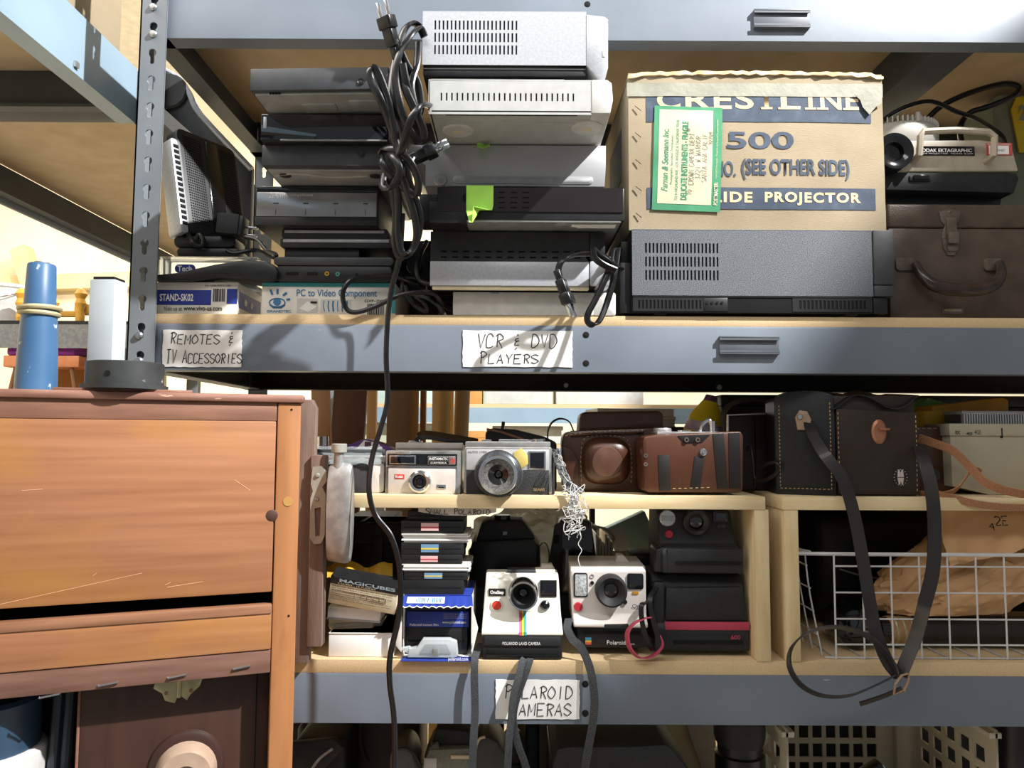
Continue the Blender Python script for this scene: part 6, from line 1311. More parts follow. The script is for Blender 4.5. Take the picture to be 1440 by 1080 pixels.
# OneStep 2
pinkw = mat('warm_white_plastic', '#d9d2cd', .45, 0, '#cec7c2', 30)
o = Obj('instant_camera', 'warm white instant camera with a big black lens and tall flash window', 'camera', 803, 912, 795, 914, .02, L, rz=-1)
fb_ = o.poly('film_base', [(812, 884), (906, 884), (908, 913), (812, 913)], .006, .12, blk, .002)
wedge(o, [(.0, 883), (.0, 878), (.012, 866), (.014, 806), (.02, 799), (.10, 798), (.12, 884)], 807, 803, 911, 911, pinkw, 'housing')
o.poly('notch', [(849, 884), (850, 878), (883, 877), (886, 884)], -.001, .01, blk_m, .001); f2 = .0128
o.rb('flash_bezel', 807.5, 827.5, 808.5, 843, 3, f2 - .001, f2 + .003, blk, .0006); o.rb('flash_glass', 809.5, 826, 810.5, 841, 2, f2 - .002, f2 + .002, mat('flash_lens', '#d6dadb', .2, .3, '#9aa0a2', 500), .0006)
o.lat('lens_shroud', 860, 831.5, [(10, f2 - .010), (14, f2 - .014), (19, f2 - .018), (21.5, f2 - .017), (22, f2 - .012), (22, f2 + .004), (10, f2 + .004)], blk_m, 44); o.lat('lens', 860, 831.5, [(0, f2 - .011), (6, f2 - .0105), (10, f2 - .0085), (0, f2 - .008)], glassb, 26)
o.rb('viewfinder_bezel', 884, 907, 808.5, 831, 3, f2 - .0015, f2 + .003, blk_g, .0006); o.rb('viewfinder_glass', 887, 904, 811, 828, 2, f2 - .0022, f2, glassb, .0004); o.rb('amber_window', 891, 900, 834, 838.5, 1.5, f2 - .001, f2 + .002, mat('amber', '#c9912b', .3), .0003)
o.lat('sensor', 834, 822.5, [(0, f2 - .001), (2.6, f2 - .001), (2.8, f2 + .002), (0, f2 + .002)], blk_g, 14); o.lat('face_mark', 834, 813, [(2.4, f2 - .0002), (2.9, f2 - .0002), (2.9, f2 + .002), (2.4, f2 + .002)], silver_d, 18); o.lat('light_sensor', 880.5, 849, [(0, f2 - .003), (3, f2 - .003), (3.6, f2 + .002), (0, f2 + .002)], blk_g, 18)
o.lat('shutter_button', 814, 856.5, [(0, f2 - .003), (5.6, f2 - .003), (6.3, f2 - .0015), (6.3, f2 + .002), (0, f2 + .002)], mat('deep_red', '#b52f38', .4), 26)
o.txt('One', 891, 905, 852, 857.5, f2 - .0006, ink); o.txt('Step', 889, 904, 856.5, 862, f2 - .0006, ink)
for i, c in enumerate(('#3f7fa0', '#3a8a72', '#d9a437', '#cf6a3c', '#b5433c')): o.bx('colour_bar', 823.5, 832, 898.5 + i * 2, 900.5 + i * 2, .0052, .007, mat('bar%d' % i, c, .5), 0, fb_)
o.txt('Polaroid', 854, 880, 902, 908, .0054, white, .01, 0, fb_); o.txt('Originals', 873, 893, 905, 909, .0053, pgrey, 0, 0, fb_); o.bx('slot', 820, 900, 889, 893, .0052, .008, void, 0, fb_)
o.poly('viewfinder_tab', [(872, 799), (875, 789), (884, 789), (893, 799)], .05, .07, pinkw, .001)
# Polaroid 600 folding
o = Obj('instant_camera', 'closed black instant camera with a crimson stripe, lettered 600', 'camera', 922, 1054, 812, 916, .022, L)
wedge(o, [(.0, 916), (.0, 884), (.006, 874), (.012, 826), (.022, 812), (.09, 811), (.11, 860), (.11, 916)], 926, 920, 1054, 1050, blk_m, 'housing', .003)
o.bx('crimson_stripe', 935, 1053.5, 875, 886, -.0006, .004, mat('crimson', '#b53f58', .5), .0005); o.poly('cover', [(936, 873), (938, 828), (1046, 826), (1051, 873)], .002, .012, blk_m, .002); o.bx('side_grip', 921, 936, 820, 914, .004, .03, blk, .003); o.rb('lower_bezel', 936, 1046, 892, 912, 3, -.0008, .004, blk, .0005); o.bx('film_slot', 946, 1044, 900, 906, -.0013, .003, void, 0); o.txt('600', 1027, 1040, 892.5, 898.5, -.0013, MATS['crimson'], .02)
t6 = o.top
# black Now camera on top
o = Obj('instant_camera', 'matte black instant camera with a silver flash disc, on the one lettered 600', 'camera', 922, 1046, 717, 810, .022, t6)
wedge(o, [(.0, 807), (.0, 780), (.004, 771), (.016, 766), (.02, 724), (.024, 719), (.08, 719), (.10, 770), (.10, 807)], 932, 928, 1046, 1034, blk_m, 'housing', .003)
o.bx('front_ledge', 938, 1045, 772, 806, -.001, .01, blk_m, .002); o.poly('side_grip', [(921, 806), (923, 774), (936, 768), (938, 806)], .003, .05, blk, .003); o.bx('film_slot', 949, 1042, 789, 794, -.0018, .0, void, 0); f3 = .0185
o.lat('flash_disc', 943, 731, [(0, f3 - .0015), (10.5, f3 - .0015), (11.5, f3 - .0005), (11.5, f3 + .004), (0, f3 + .004)], mat('flash_silver', '#cfd1cf', .18, .6, '#a7a9a8', 700), 32); o.bx('flash_window', 934, 952, 727.5, 735, f3 - .0022, f3, silver_d, .0004)
o.lat('lens_ring', 983, 736, [(10, f3 - .006), (13, f3 - .009), (17, f3 - .010), (19, f3 - .008), (19.6, f3 - .003), (19.6, f3 + .004), (10, f3 + .004)], blk, 44); o.lat('lens', 983, 734.5, [(0, f3 - .008), (7, f3 - .007), (10, f3 - .005), (0, f3 - .004)], glassb, 26)
o.rb('viewfinder', 1008, 1030, 720, 736, 3, f3 - .0015, f3 + .003, blk_g, .0006); o.rb('viewfinder_glass', 1012, 1026, 722, 733, 2, f3 - .0025, f3, glassb, .0004); o.rb('eye_slot', 1014, 1026, 739, 744, 2.3, f3 - .001, f3 + .003, blk_g, .0003); o.lat('timer_button', 1020, 753, [(0, f3 - .001), (3, f3 - .001), (3, f3 + .002), (0, f3 + .002)], blk, 16)
o.lat('shutter_button', 944.5, 753.5, [(0, f3 - .004), (5.3, f3 - .004), (6, f3 - .0025), (6, f3 + .003), (0, f3 + .003)], mat('garnet_red', '#a92a35', .3), 26); o.txt('Polaroid now', 946, 976, 771.3, 772.8, -.0014 + .004, dkgrey)
o = Obj('instant_camera', 'black instant camera in shadow behind the white OneStep 2 and the 600', 'camera', 896, 924, 781, 880, .155, L); o.add('lower_body', B().box(-o.w / 2 - .01, o.w / 2 + .06, .0, .08, 0, o.h * .8, .004), blk_m); o.add('upper_body', B().prism([(-o.w / 2 - .01, o.h * .8), (o.w / 2 + .05, o.h * .8), (o.w / 2 + .045, o.h), (-o.w / 2 - .005, o.h)], 'y', .01, .07, .003), blk)
# straps of these cameras
webb = mat('grey_black_webbing', '#46494c', .75, 0, '#1f2123', 900, lo=.45, hi=.55, st=(1, 1, 3))
def strap(lab, runs, w, m=webb, wd=V((1, -.1, 0)), nm='camera_strap', extra=None):
    base = min((p for q, *_ in runs for p in q), key=lambda p: p.z); o = Obj(nm, lab, 'strap', origin=base)
    for q, d in runs: o.add('webbing', B().flat([p - base for p in q], w, .0016, d, 8), m)
    return o
strap('grey webbing strap hanging straight down from the left of the white OneStep', [(Q((678, 905, .035), (672, 914, .012), (668, 926, -.006), (667, 950, -.012), (668, 1000, -.014), (666, 1040, -.016), (664, 1090, -.016), (662, 1160, -.016)), V((1, -.1, 0)))], .0098)
strap('twisted pair of grey webbing straps hanging in front of the POLAROID CAMERAS label', [(Q((738, 926, -.002), (734, 932, -.006), (730, 950, -.012), (722, 980, -.016), (719, 1010, -.018), (716, 1040, -.02), (713, 1100, -.02)), V((1, -.1, 0))), (Q((746, 926, -.002), (744, 932, -.006), (738, 950, -.009), (726, 985, -.012), (722, 1012, -.014), (728, 1045, -.016), (740, 1080, -.016), (748, 1120, -.016)), V((1, -.2, .2)))], .0092)
strap('grey webbing strap hanging over the shelf edge from the warm white camera', [(Q((800, 870, .03), (798, 884, .015), (806, 900, .006), (815, 908, .001), (824, 924, -.004), (832, 950, -.010), (836, 985, -.013), (833, 1020, -.015), (826, 1060, -.015), (818, 1110, -.015)), V((1, -.2, .2)))], .0105)
strap('crimson wrist strap looped before the closed black 600 camera', [(Q((916, 868, .006), (905, 870, .0), (890, 878, -.006), (882, 892, -.008), (886, 912, -.008), (900, 925, -.004), (918, 922, -.002), (930, 908, .0), (926, 894, .004)), V((.25, -1, .25)))], .0125, mat('crimson_webbing', '#b0445a', .7, 0, '#9b3a4f', 500))
strap('black cord loops hanging between the warm white camera and the 600 camera', [(Q((922, 830, .018), (912, 846, .006), (902, 852, -.002), (904, 880, -.004), (912, 905, -.002), (918, 914, .0)), V((1, -.3, 0))), (Q((924, 826, .02), (914, 842, .004), (918, 870, -.001), (926, 900, .0), (922, 916, .002)), V((1, -.3, 0)))], .0065, rubber)
# ================================================================ bottom level, seen below the lower beam
G = ZB
def bagshape(l, r, t, Y, dep, m, bev=.015, rough=.004, seed=1):
    pass
o = Obj('camera_bag', 'black camera bag with a folded flap on the bottom shelf beside the cabinet', 'bag', 412, 486, 1040, 1100, .06, G)
o.add('body', B().box(-o.w / 2, o.w / 2, 0, .09, 0, o.h, .01, seg=3), nyl); o.add('flap', B().prism(o.uv([(410, 1042), (470, 1036), (486, 1050), (452, 1084), (410, 1080)]), 'y', -.008, .004, .002), blk_m); o.add('piping', B().tube([(o.u(a), -.011, o.v(c)) for a, c in ((440, 1080), (452, 1062), (470, 1048))], .002, 6, 4), silver_d)
o = Obj('camera_bag', 'black bag with pale piping leaning behind the bag beside the cabinet', 'bag', 415, 472, 1020, 1100, .20, G); o.add('body', B().box(-o.w / 2, o.w / 2, 0, .1, 0, o.h, .012, seg=3), nyl); o.add('handle', B().tube([(-.02, .02, o.h - .004), (-.01, .015, o.h + .02), (.015, .015, o.h + .02), (.025, .02, o.h - .004)], .004, 8, 4), rubber)
o = Obj('leather_case', 'tall dark brown leather case on the bottom shelf with a hanging loop', 'leather case', 476, 590, 985, 1100, .16, G); o.add('body', B().box(-o.w / 2, o.w / 2, 0, .12, 0, o.h, .006), brl); o.add('edge_strip', B().box(-o.w / 2 - .002, -o.w / 2 + .004, -.003, .12, 0, o.h, .001), mat('tan_edge', '#9b8068', .6)); o.add('loop', B().flat([(o.u(a), -.006, o.v(c)) for a, c in ((508, 1000), (508, 1040), (514, 1062), (520, 1070))], .004, .001, V((1, 0, 0)), 4), vdk)
gb = mat('grey_vinyl', '#55534e', .45, 0, '#474541', 10, bump=.2, bs=300)
o = Obj('pouch', 'rounded dark grey vinyl pouch under the long hanging cord', 'pouch', 548, 596, 1050, 1100, .05, G); o.add('body', B().prism(o.uv([(547, 1062), (556, 1052), (570, 1050), (580, 1060), (586, 1082), (587, 1150)]) + [(o.u(587), 0), (o.u(547), 0)], 'y', 0, .07, .006), gb); o.add('seam', B().tube([(o.u(a), -.001, o.v(c)) for a, c in ((556, 1053), (572, 1052), (585, 1063), (594, 1085))], .0012, 5, 4), blk)
o = Obj('pouch', 'grey-green canvas pouch with a black closed flap on the bottom shelf', 'pouch', 590, 662, 1050, 1100, .07, G); cnv = mat('grey_green_canvas', '#8c8f80', .8, 0, '#7b7e70', 300, bump=.2, bs=800)
o.poly('body', [(593, 1078), (603, 1054), (660, 1052), (664, 1090), (664, 1200), (593, 1200)], 0, .08, cnv, .004); o.add('lower_body', B().box(o.u(593), o.u(664), .002, .08, 0, o.v(1190), .003), cnv); o.poly('flap', [(606, 1052), (612, 1028), (660, 1032), (662, 1054)], .01, .08, blk_m, .003); o.poly('buckle', [(603, 1052), (608, 1046), (616, 1042), (618, 1052)], -.004, .004, gb, .001); o.bx('label', 596, 614, 1066, 1084, -.001, .002, pgrey, .0003); o.bx('loop', 634, 660, 1061, 1066, -.003, .002, cream, .0005)
o = Obj('shoulder_bag', 'shiny grey leather bag behind the straight grey strap', 'bag', 668, 716, 1034, 1100, .08, G); o.add('body', B().prism(o.uv([(666, 1060), (672, 1040), (684, 1035), (700, 1044), (716, 1070), (716, 1150)]) + [(o.u(716), 0), (o.u(666), 0)], 'y', 0, .08, .008), gb); o.add('piping', B().tube([(o.u(a), -.001, o.v(c)) for a, c in ((667, 1060), (673, 1040), (682, 1036))], .002, 6, 4), cream)
o = Obj('camera_flash', 'small dark grey round-headed flash unit between the hanging straps', 'flash', 700, 742, 1030, 1100, .175, G); o.add('stem', B().box(-.012, .012, .004, .05, 0, o.h - .05, .003), blk); o.add('head', B().lathe([(0, 0), (.018, 0), (.024, .012), (.022, .03), (.012, .045), (0, .047)], 'z', (0, .025, o.h - .052), 24), gb)
for (l, r, c, lab) in ((676, 686, '#7c2f2b', 'red-spined album standing at the back of the bottom shelf'), (728, 738, '#8a7a2e', 'olive-spined album standing at the back of the bottom shelf'), (740, 756, '#26303a', 'navy-spined album standing at the back of the bottom shelf'), (690, 708, '#33302c', 'charcoal-spined album standing at the back of the bottom shelf'), (758, 772, '#5c5346', 'taupe-spined album standing at the back of the bottom shelf')):
    o = Obj('photo_album', lab, 'album', l, r, 1010, 1100, .26, G); m_ = mat('album_' + c[1:], c, .5); o.add('spine', B().box(-o.w / 2, o.w / 2, 0, .003, 0, o.h, .001), m_); o.add('cover', B().box(-o.w / 2, -o.w / 2 + .0025, .003, .13, 0, o.h), m_); o.add('cover', B().box(o.w / 2 - .0025, o.w / 2, .003, .13, 0, o.h), m_); o.add('pages', B().box(-o.w / 2 + .0025, o.w / 2 - .0025, .003, .125, .003, o.h - .003), cream)
o = Obj('portfolio_case', 'black vinyl portfolio case with a rounded lid under the lower beam', 'case', 778, 966, 1048, 1100, .03, G); o.poly('lid', [(776, 1078), (784, 1054), (800, 1051), (890, 1050), (936, 1047), (944, 1052), (968, 1082)], 0, .16, mat('black_vinyl', '#2a2a2a', .4, 0, '#222', 20), .004) if False else o.poly('lid', [(776, 1082), (784, 1054), (800, 1051), (890, 1050), (936, 1047), (944, 1052), (970, 1084)], 0, .16, blk_m, .003); o.add('body', B().box(o.u(776), o.u(970), .003, .155, 0, o.v(1083), .002), blk)
o = Obj('cardboard_carton', 'brown cardboard carton in shadow behind the black portfolio', 'carton', 784, 896, 1000, 1100, .24, G); o.add('body', B().box(-o.w / 2, o.w / 2, 0, .14, 0, o.h, .001), mat('brown_kraft', '#8a6a48', .8)); o.add('tape', B().box(-.02, .02, -.0005, .001, 0, o.h), mat('parcel_tape', '#9a7b52', .4))  # board colour browner and darker than the other cartons
o = Obj('parcel_bag', 'bright cream plastic bag with a blue printed oval behind the bottom shelf', 'bag', 890, 1006, 985, 1100, .34, G); b = B().box(-o.w / 2, o.w / 2, 0, .08, 0, o.h, .01, seg=3); b.sub(2); b.rough(.008, 16, 2)
for v in b.bm.verts: v.co.z = max(0, v.co.z)
o.add('body', b, mat('cream_plastic', '#e8dcb4', .4)); o.poly('blue_print', [(903, 1012), (925, 1010), (938, 1036), (930, 1060), (912, 1058)], -.012, -.006, mat('sky_blue_print', '#4c9be0', .5), .001); o.poly('white_panel', [(962, 1012), (1004, 1010), (1004, 1078), (985, 1080)], -.012, -.006, whitepl, .001)
o = Obj('camera_lens', 'black zoom lens standing upright before the cream crate', 'lens', 1016, 1086, 1022, 1100, .06, G); H_ = o.h
o.add('barrel', B().lathe([(0, 0), (.030, 0), (.034, .01), (.034, H_ * .55), (.031, H_ * .58), (.031, H_ * .86), (0, H_ * .86)], 'z', (0, .036, 0), 36), blk); o.add('focus_ring', B().lathe([(.031, H_ * .60), (.0345, H_ * .61), (.0345, H_ * .80), (.031, H_ * .81)], 'z', (0, .036, 0), 48), rubber); o.add('hood', B().lathe([(0, H_ * .86), (.033, H_ * .86), (.036, H_ * .9), (.036, H_ * 1.03), (.033, H_ * 1.03), (0, H_ * .95)], 'z', (0, .036, 0), 36), blk_m)
crm = mat('cream_crate', '#cfc9b6', .5, 0, '#c3bca8', 12)
o = Obj('plastic_crate', 'cream plastic crate with square lattice walls on the bottom shelf', 'crate', 1106, 1404, 1020, 1100, .06, G)
Hc = o.v(1026); Wc = o.w; Dc = .22
def lat_holes(x0, x1, z0, z1, nx, nz, fill=.62, skip=()):
    hs = []
    for i in range(nx):
        for j in range(nz):
            if (i, j) in skip: continue
            cx_ = x0 + (x1 - x0) * (i + .5) / nx; cz_ = z0 + (z1 - z0) * (j + .5) / nz; a_ = (x1 - x0) / nx * fill / 2; c_ = (z1 - z0) / nz * fill / 2
            hs.append([(cx_ - a_, cz_ - c_), (cx_ + a_, cz_ - c_), (cx_ + a_, cz_ + c_), (cx_ - a_, cz_ + c_)])
    return hs
hs = lat_holes(-Wc / 2 + .03, Wc / 2 - .06, .02, Hc - .012, 9, 7, .72)
me = plate_mesh('back_wall', [(-Wc / 2, 0), (Wc / 2, 0), (Wc / 2, Hc), (-Wc / 2, Hc)], hs, .003); me.transform(Matrix.Translation((0, Dc, 0))); o.add('back_wall', me, crm)
hs2 = lat_holes(.02, Dc - .02, .02, Hc - .03, 5, 6, .66)
for sx in (-1, 1):
    me = plate_mesh('side_wall', [(0, 0), (Dc, 0), (Dc, Hc), (0, Hc)], hs2, .003); me.transform(Matrix.Translation((sx * Wc / 2 - (.003 if sx > 0 else 0) + .003, 0, 0)) @ Matrix.Rotation(R(90), 4, 'Z')); o.add('side_wall', me, crm)
    o.add('side_rim', B().box(sx * Wc / 2 - (.012 if sx > 0 else .006), sx * Wc / 2 + (.006 if sx > 0 else .012), .0, Dc, Hc - .012, Hc - .004, .001), crm)
me = plate_mesh('front_wall', [(-Wc / 2, 0), (Wc / 2, 0), (Wc / 2, Hc * .55), (-Wc / 2, Hc * .55)], lat_holes(-Wc / 2 + .03, Wc / 2 - .03, .015, Hc * .5, 9, 4, .7), .003); o.add('front_wall', me, crm)
o.add('floor_panel', B().box(-Wc / 2, Wc / 2, .003, Dc, 0, .003), crm); o.add('side_grip', B().box(o.u(1368), o.u(1404), Dc - .012, Dc, 0.003, Hc, .002), crm)
for a in (1178, 1238): o.add('hook', B().box(o.u(a), o.u(a) + .018, Dc - .006, Dc + .0005, Hc - .05, Hc - .008, .001).box(o.u(a) - .005, o.u(a) + .023, Dc - .006, Dc + .0005, Hc - .014, Hc - .008, .001), crm)
xx = o.o.x + o.u(1290)
o = Obj('light_meter', 'black slab-shaped light meter tilted inside the cream crate', 'light meter', 1258, 1322, 1044, 1100, .12, G + .03, ry=-32); o.add('body', B().box(-.032, .032, 0, .022, 0, .15, .003), blk); o.add('bright_edge', B().box(.030, .0335, .002, .02, .012, .145, .001), chrome); o.add('window', B().box(-.024, .024, -.0008, .002, .07, .13, .0006), blk_g)
o = Obj('camera_lens', 'short black lens at the far end, next to the cream crate', 'lens', 1421, 1483, 1024, 1100, .05, G); o.add('barrel', B().lathe([(0, 0), (.028, 0), (.03, .01), (.03, o.h * .8), (.027, o.h * .84), (.027, o.h), (0, o.h)], 'z', (0, .03, 0), 32), blk); o.add('grip_ring', B().lathe([(.03, o.h * .4), (.0325, o.h * .42), (.0325, o.h * .7), (.03, o.h * .72)], 'z', (0, .03, 0), 40), rubber)

# ================================================================ behind the shelving, seen through it
def boardup(lab, l, r, Y, col, z1=1.63, th=.018, lean=0, rnd=False, grain='#'):
    w_ = P(r, 620, Y).x - P(l, 620, Y).x; xc = P((l + r) / 2, 620, Y).x
    m_ = mat('wood_' + col[1:], col, .6, 0, None, 6, (9, 6, 1), .3, .7)
    b = B()
    if rnd: b.lathe([(0, 0), (w_ / 2 * .96, 0), (w_ / 2, .3), (w_ / 2 * .97, .9), (w_ / 2, z1 - .02), (w_ / 2 * .9, z1), (0, z1)], 'z', (xc, Y + w_ / 2, 0), 20); b.rough(.0015, 9, l)
    else: b.box(xc - w_ / 2, xc + w_ / 2, Y, Y + th, 0, z1, .002)
    for v in b.bm.verts: v.co.x += lean * (v.co.z - 1.4); v.co.z = max(v.co.z, 0)
    single('wooden_post' if rnd else 'wooden_plank', lab, 'timber', b, m_)
boardup('pale narrow plank standing beside the wide dark brown one', 441, 466, .62, '#b08a60', lean=-.06)
boardup('wide dark red-brown plank standing behind the cameras', 463, 510, .72, '#4a2c1c', lean=.05)
boardup('thin pale stick standing alone right of the dark plank', 515, 528, .68, '#c49c6a')
boardup('brown plank with a tan edge behind the long hanging cord', 543, 576, .60, '#7a5c42')
boardup('tan batten touching the brown plank', 576, 587, .62, '#b68d5c')
boardup('thin red-brown batten beside the round posts', 590, 598, .64, '#8a5f3a')
boardup('thick yellow round post, the wider of a pair', 606, 632, .60, '#b99457', rnd=True)
boardup('slim bright yellow pole between the two round posts', 629, 637, .68, '#d6ae63', rnd=True)
boardup('round grey-tan post behind the SEARS camera', 635, 657, .64, '#a88a62', rnd=True, lean=.03)
bu = Obj('shelving_unit', 'far grey steel shelving with pine shelf and clear tubs, seen between the levels', 'shelving', origin=(0, 1.5, 0))
zu = P(720, 568, 1.3).z; zv = P(720, 597, 1.3).z - .02
for z_ in (zu, zv - .04, zv - .5, .4):
    bu.add('shelf_board', B().box(-.5, 1.1, -.199, .25, z_ - .016, z_), pboard); bu.add('beam', B().box(-.5, 1.1, -.203, -.2, z_ - .06, z_ - .012), steel_blue)
for x_ in (-.5, 1.08):
    for y_ in (-.206, .24): bu.add('post', B().box(x_, x_ + .035, y_, y_ + .003, 0, 2.3), steel_post)
def pbox(nm, lab, cat, l, r, t, bt, Y, z0, m, lid=None, dep=.2, lm_=None):
    o = Obj(nm, lab, cat, l, r, t, bt, Y, z0); o.add('body', B().box(-o.w / 2, o.w / 2, 0, dep, 0, o.h, .004), m)
    if lid: o.add('lid', B().box(-o.w / 2 - .004, o.w / 2 + .004, -.004, dep + .004, o.h - .012, o.h + .002, .002), lid)
    else: o.add('flap_seam', B().box(-o.w / 2, o.w / 2, -.001, .002, o.h * .48, o.h * .52), lm_ or m)
    return o
okr = mat('orange_kraft', '#c9924f', .7)
pbox('cardboard_box', 'small orange-brown box on the far pine shelf', 'box', 652, 678, 530, 568, 1.32, zu, okr, dep=.12)
pbox('storage_tub', 'clear plastic tub with papers on the far pine shelf', 'tub', 681, 776, 530, 568, 1.32, zu, mat('milky_plastic', '#dfe4e4', .2, 0, '#cdd3d3', 30, trans=.3), whitepl)
pbox('storage_tub', 'long white plastic tub at the far end of the pine shelf', 'tub', 782, 905, 530, 568, 1.32, zu, whitepl, whitepl)
pbox('cardboard_box', 'tan open box below the far pine shelf', 'box', 655, 690, 606, 640, 1.32, zv - .04, okr, dep=.12)
pbox('storage_tub', 'low clear tub below the far pine shelf', 'tub', 694, 790, 600, 640, 1.34, zv - .04, mat('milky_plastic', '#dfe4e4'), whitepl)
pbox('storage_tub', 'pale green tub left of the tan open box on the far shelf', 'tub', 470, 650, 596, 640, 1.34, zv - .04, mat('pale_green', '#c5d0bd', .4), whitepl)
pbox('storage_tub', 'pale teal tub on the far pine shelf behind the wooden planks', 'tub', 470, 640, 530, 568, 1.34, zu, mat('pale_teal', '#b9d2cd', .4), whitepl)
# things behind the cubbies at the rear of the lower shelf
o = Obj('storage_box', 'dark storage box behind the brown leather cases', 'box', 836, 1010, 600, 690, .325, L); o.add('body', B().box(-o.w / 2, o.w / 2, 0, .1, P(900, 715, .325).z - L, o.h, .003), blk_m); o.add('stand', B().box(o.w / 2 - .03, o.w / 2, 0, .1, 0, P(900, 714, .325).z - L, .002), blk_m); o.add('stand', B().box(-o.w / 2, -o.w / 2 + .01, .08, .1, 0, P(900, 714, .325).z - L, .002), blk_m); sb_top = o.top
for i, (c, dz, lab, rz_) in enumerate((('#e9e6e2', .012, 'thick white magazine, lowest of the pile behind the leather cases', 4), ('#d9a9b6', .006, 'pink magazine in the middle of the pile behind the leather cases', -3), ('#e6eaea', .014, 'glossy white catalogue on top of the pink magazine', 8))):
    o = Obj('magazine', lab, 'magazine', 845, 945, 590, 600, .33, sb_top, rz=rz_); o.add('pages', B().box(-.07, .07, 0, .09, .0008, dz - .0008), white); m_ = mat('mag' + c[1:], c, .35)
    o.add('cover', B().box(-.071, .071, -.001, .091, dz - .001, dz), m_); o.add('cover', B().box(-.071, .071, -.001, .091, 0, .001), m_); o.add('spine', B().box(-.0715, -.0705, -.001, .091, 0, dz), m_); sb_top += dz
pm = mat('crumpled_poly', '#d5d8da', .18, 0, '#aeb3b6', 14, trans=.35, ior=1.3)
b = B(); bmesh.ops.create_icosphere(b.bm, subdivisions=5, radius=1.0); c_ = P(760, 770, .37)
for v in b.bm.verts:
    p = v.co.copy(); r_ = 1 + .25 * noise.noise(p * 2.1) + .16 * abs(noise.noise(p * 5 + V((1, 2, 3)))); v.co = V((c_.x + p.x * r_ * .115, c_.y + p.y * r_ * .03, c_.z + p.z * r_ * .085)); v.co.z = min(max(v.co.z, L + .0003), P(760, 705, .37).z); v.co.y = min(max(v.co.y, .305), .44)
for v in b.bm.verts:
    if v.co.z < c_.z - .02: v.co.z = L + .0003 + (v.co.z - L - .0003) * .75
single('plastic_bag', 'crumpled clear-grey plastic bag stuffed behind the first cubby', 'plastic bag', b, pm, ang=20)
o = Obj('printed_box', 'teal and lilac printed box leaning behind the black instant cameras', 'box', 885, 957, 724, 800, .385, L + .018, ry=-24); o.add('body', B().box(-.04, .04, 0, .03, .003, .135, .001), mat('teal_box', '#b4d4da', .4, 0, '#9cc4cc', 9)); o.add('lilac_band', B().box(-.0405, -.01, -.0008, .001, .01, .13), mat('lilac_band', '#c4c9dd', .4))
o = Obj('card_folder', 'cream card folder standing behind the warm white camera', 'folder', 846, 930, 782, 900, .312, L); o.add('front_card', B().box(-o.w / 2, o.w / 2, 0, .0015, 0, o.h), mat('folder_card', '#eee2bd', .7)); o.add('back_card', B().box(-o.w / 2, o.w / 2, .006, .0075, 0, o.h + .008), MATS['folder_card']); o.add('fold', B().box(-o.w / 2, o.w / 2, 0, .0075, 0, .001), MATS['folder_card'])

# ---------------------------------------------------------------- far left: furniture on a dark shelf
fs = Obj('shelving_unit', 'far dark shelf at the left carrying yellow wooden furniture', 'shelving', origin=(-1.7, 1.45, 0))
zf_ = P(90, 451, 1.25).z; zg = P(90, 556, 1.25).z
fs.add('shelf_board', B().box(-.8, .54, -.2, .3, zf_ - .018, zf_), steel_black_shade); fs.add('beam', B().box(-.8, .54, -.204, -.2, zf_ - .085, zf_ - .012), mat('mesh_grey', '#8b8b88', .6, 0, '#77777a', 120)); fs.add('shelf_board', B().box(-.8, .54, -.2, .3, zg - .018, zg), pboard)
for x_ in (-.8, .505):
    for y_ in (-.203, .27): fs.add('post', B().box(x_, x_ + .035, y_, y_ + .03, 0, zf_ - .02), steel_dark)
yw = mat('yellow_wood', '#d9a53f', .5, 0, '#c8922f', 8)
o = Obj('doll_bed', 'toy yellow wooden bed with turned posts on the far dark shelf', 'toy bed', 14, 116, 405, 451, 1.27, zf_)
for a, c in ((20, 28), (104, 112)):
    for y_ in (0, .16): o.add('bed_post', B().lathe([(0, 0), (.012, 0), (.014, .02), (.010, .04), (.017, .06), (.012, .075), (.019, .09), (.010, o.h), (0, o.h + .004)], 'z', (o.u((a + c) / 2), y_ + .02, 0), 16), yw)
o.bx('side_rail', 24, 108, 436, 444, .01, .03, yw, .002); o.bx('headboard', 14, 34, 408, 434, .03, .05, yw, .003); o.bx('footboard', 96, 114, 424, 440, .03, .05, yw, .003)
o = Obj('white_bucket', 'large white rounded bucket on the far dark shelf', 'bucket', -40, 26, 398, 451, 1.36, zf_); o.add('body', B().lathe([(0, 0), (.06, 0), (.072, o.h * .9), (.076, o.h * .93), (.074, o.h), (0, o.h)], 'z', (0, .06, 0), 28), whitepl); o.add('handle', B().tube([(-.075, .06, o.h * .9), (-.05, -.01, o.h * .7), (0, -.02, o.h * .62), (.05, -.01, o.h * .7), (.075, .06, o.h * .9)], .002, 6, 4), chrome)
o = Obj('toy_bench', 'orange painted bench with brown splayed legs below the far dark shelf', 'bench', 2, 112, 500, 554, 1.26, zg); om = mat('orange_paint', '#d98a5c', .5)
o.bx('seat', 3, 110, 500, 516, 0, .12, om, .003)
for a, c in ((18, 10), (96, 104)):
    for y_ in (.015, .1): o.add('leg', B().tube([(o.u(a), y_, o.v(514)), (o.u(c), y_, .0035)], .007, 8), mat('leg_brown', '#8a5f3a', .6))
bt = o.o.z + o.v(500)
o = Obj('cushion', 'magenta cushion lying on the orange bench', 'cushion', 8, 106, 487, 500, 1.265, bt); b = B().box(-o.w / 2, o.w / 2, 0, .11, 0, o.h, .01, seg=4); o.add('cover', b, mat('magenta_cloth', '#9b3f9d', .8)); o.add('piping', B().tube([(-o.w / 2 + .01, 0, o.h / 2), (o.w / 2 - .01, 0, o.h / 2)], .002, 6), mat('magenta_trim', '#82307f', .8))
ct = o.top
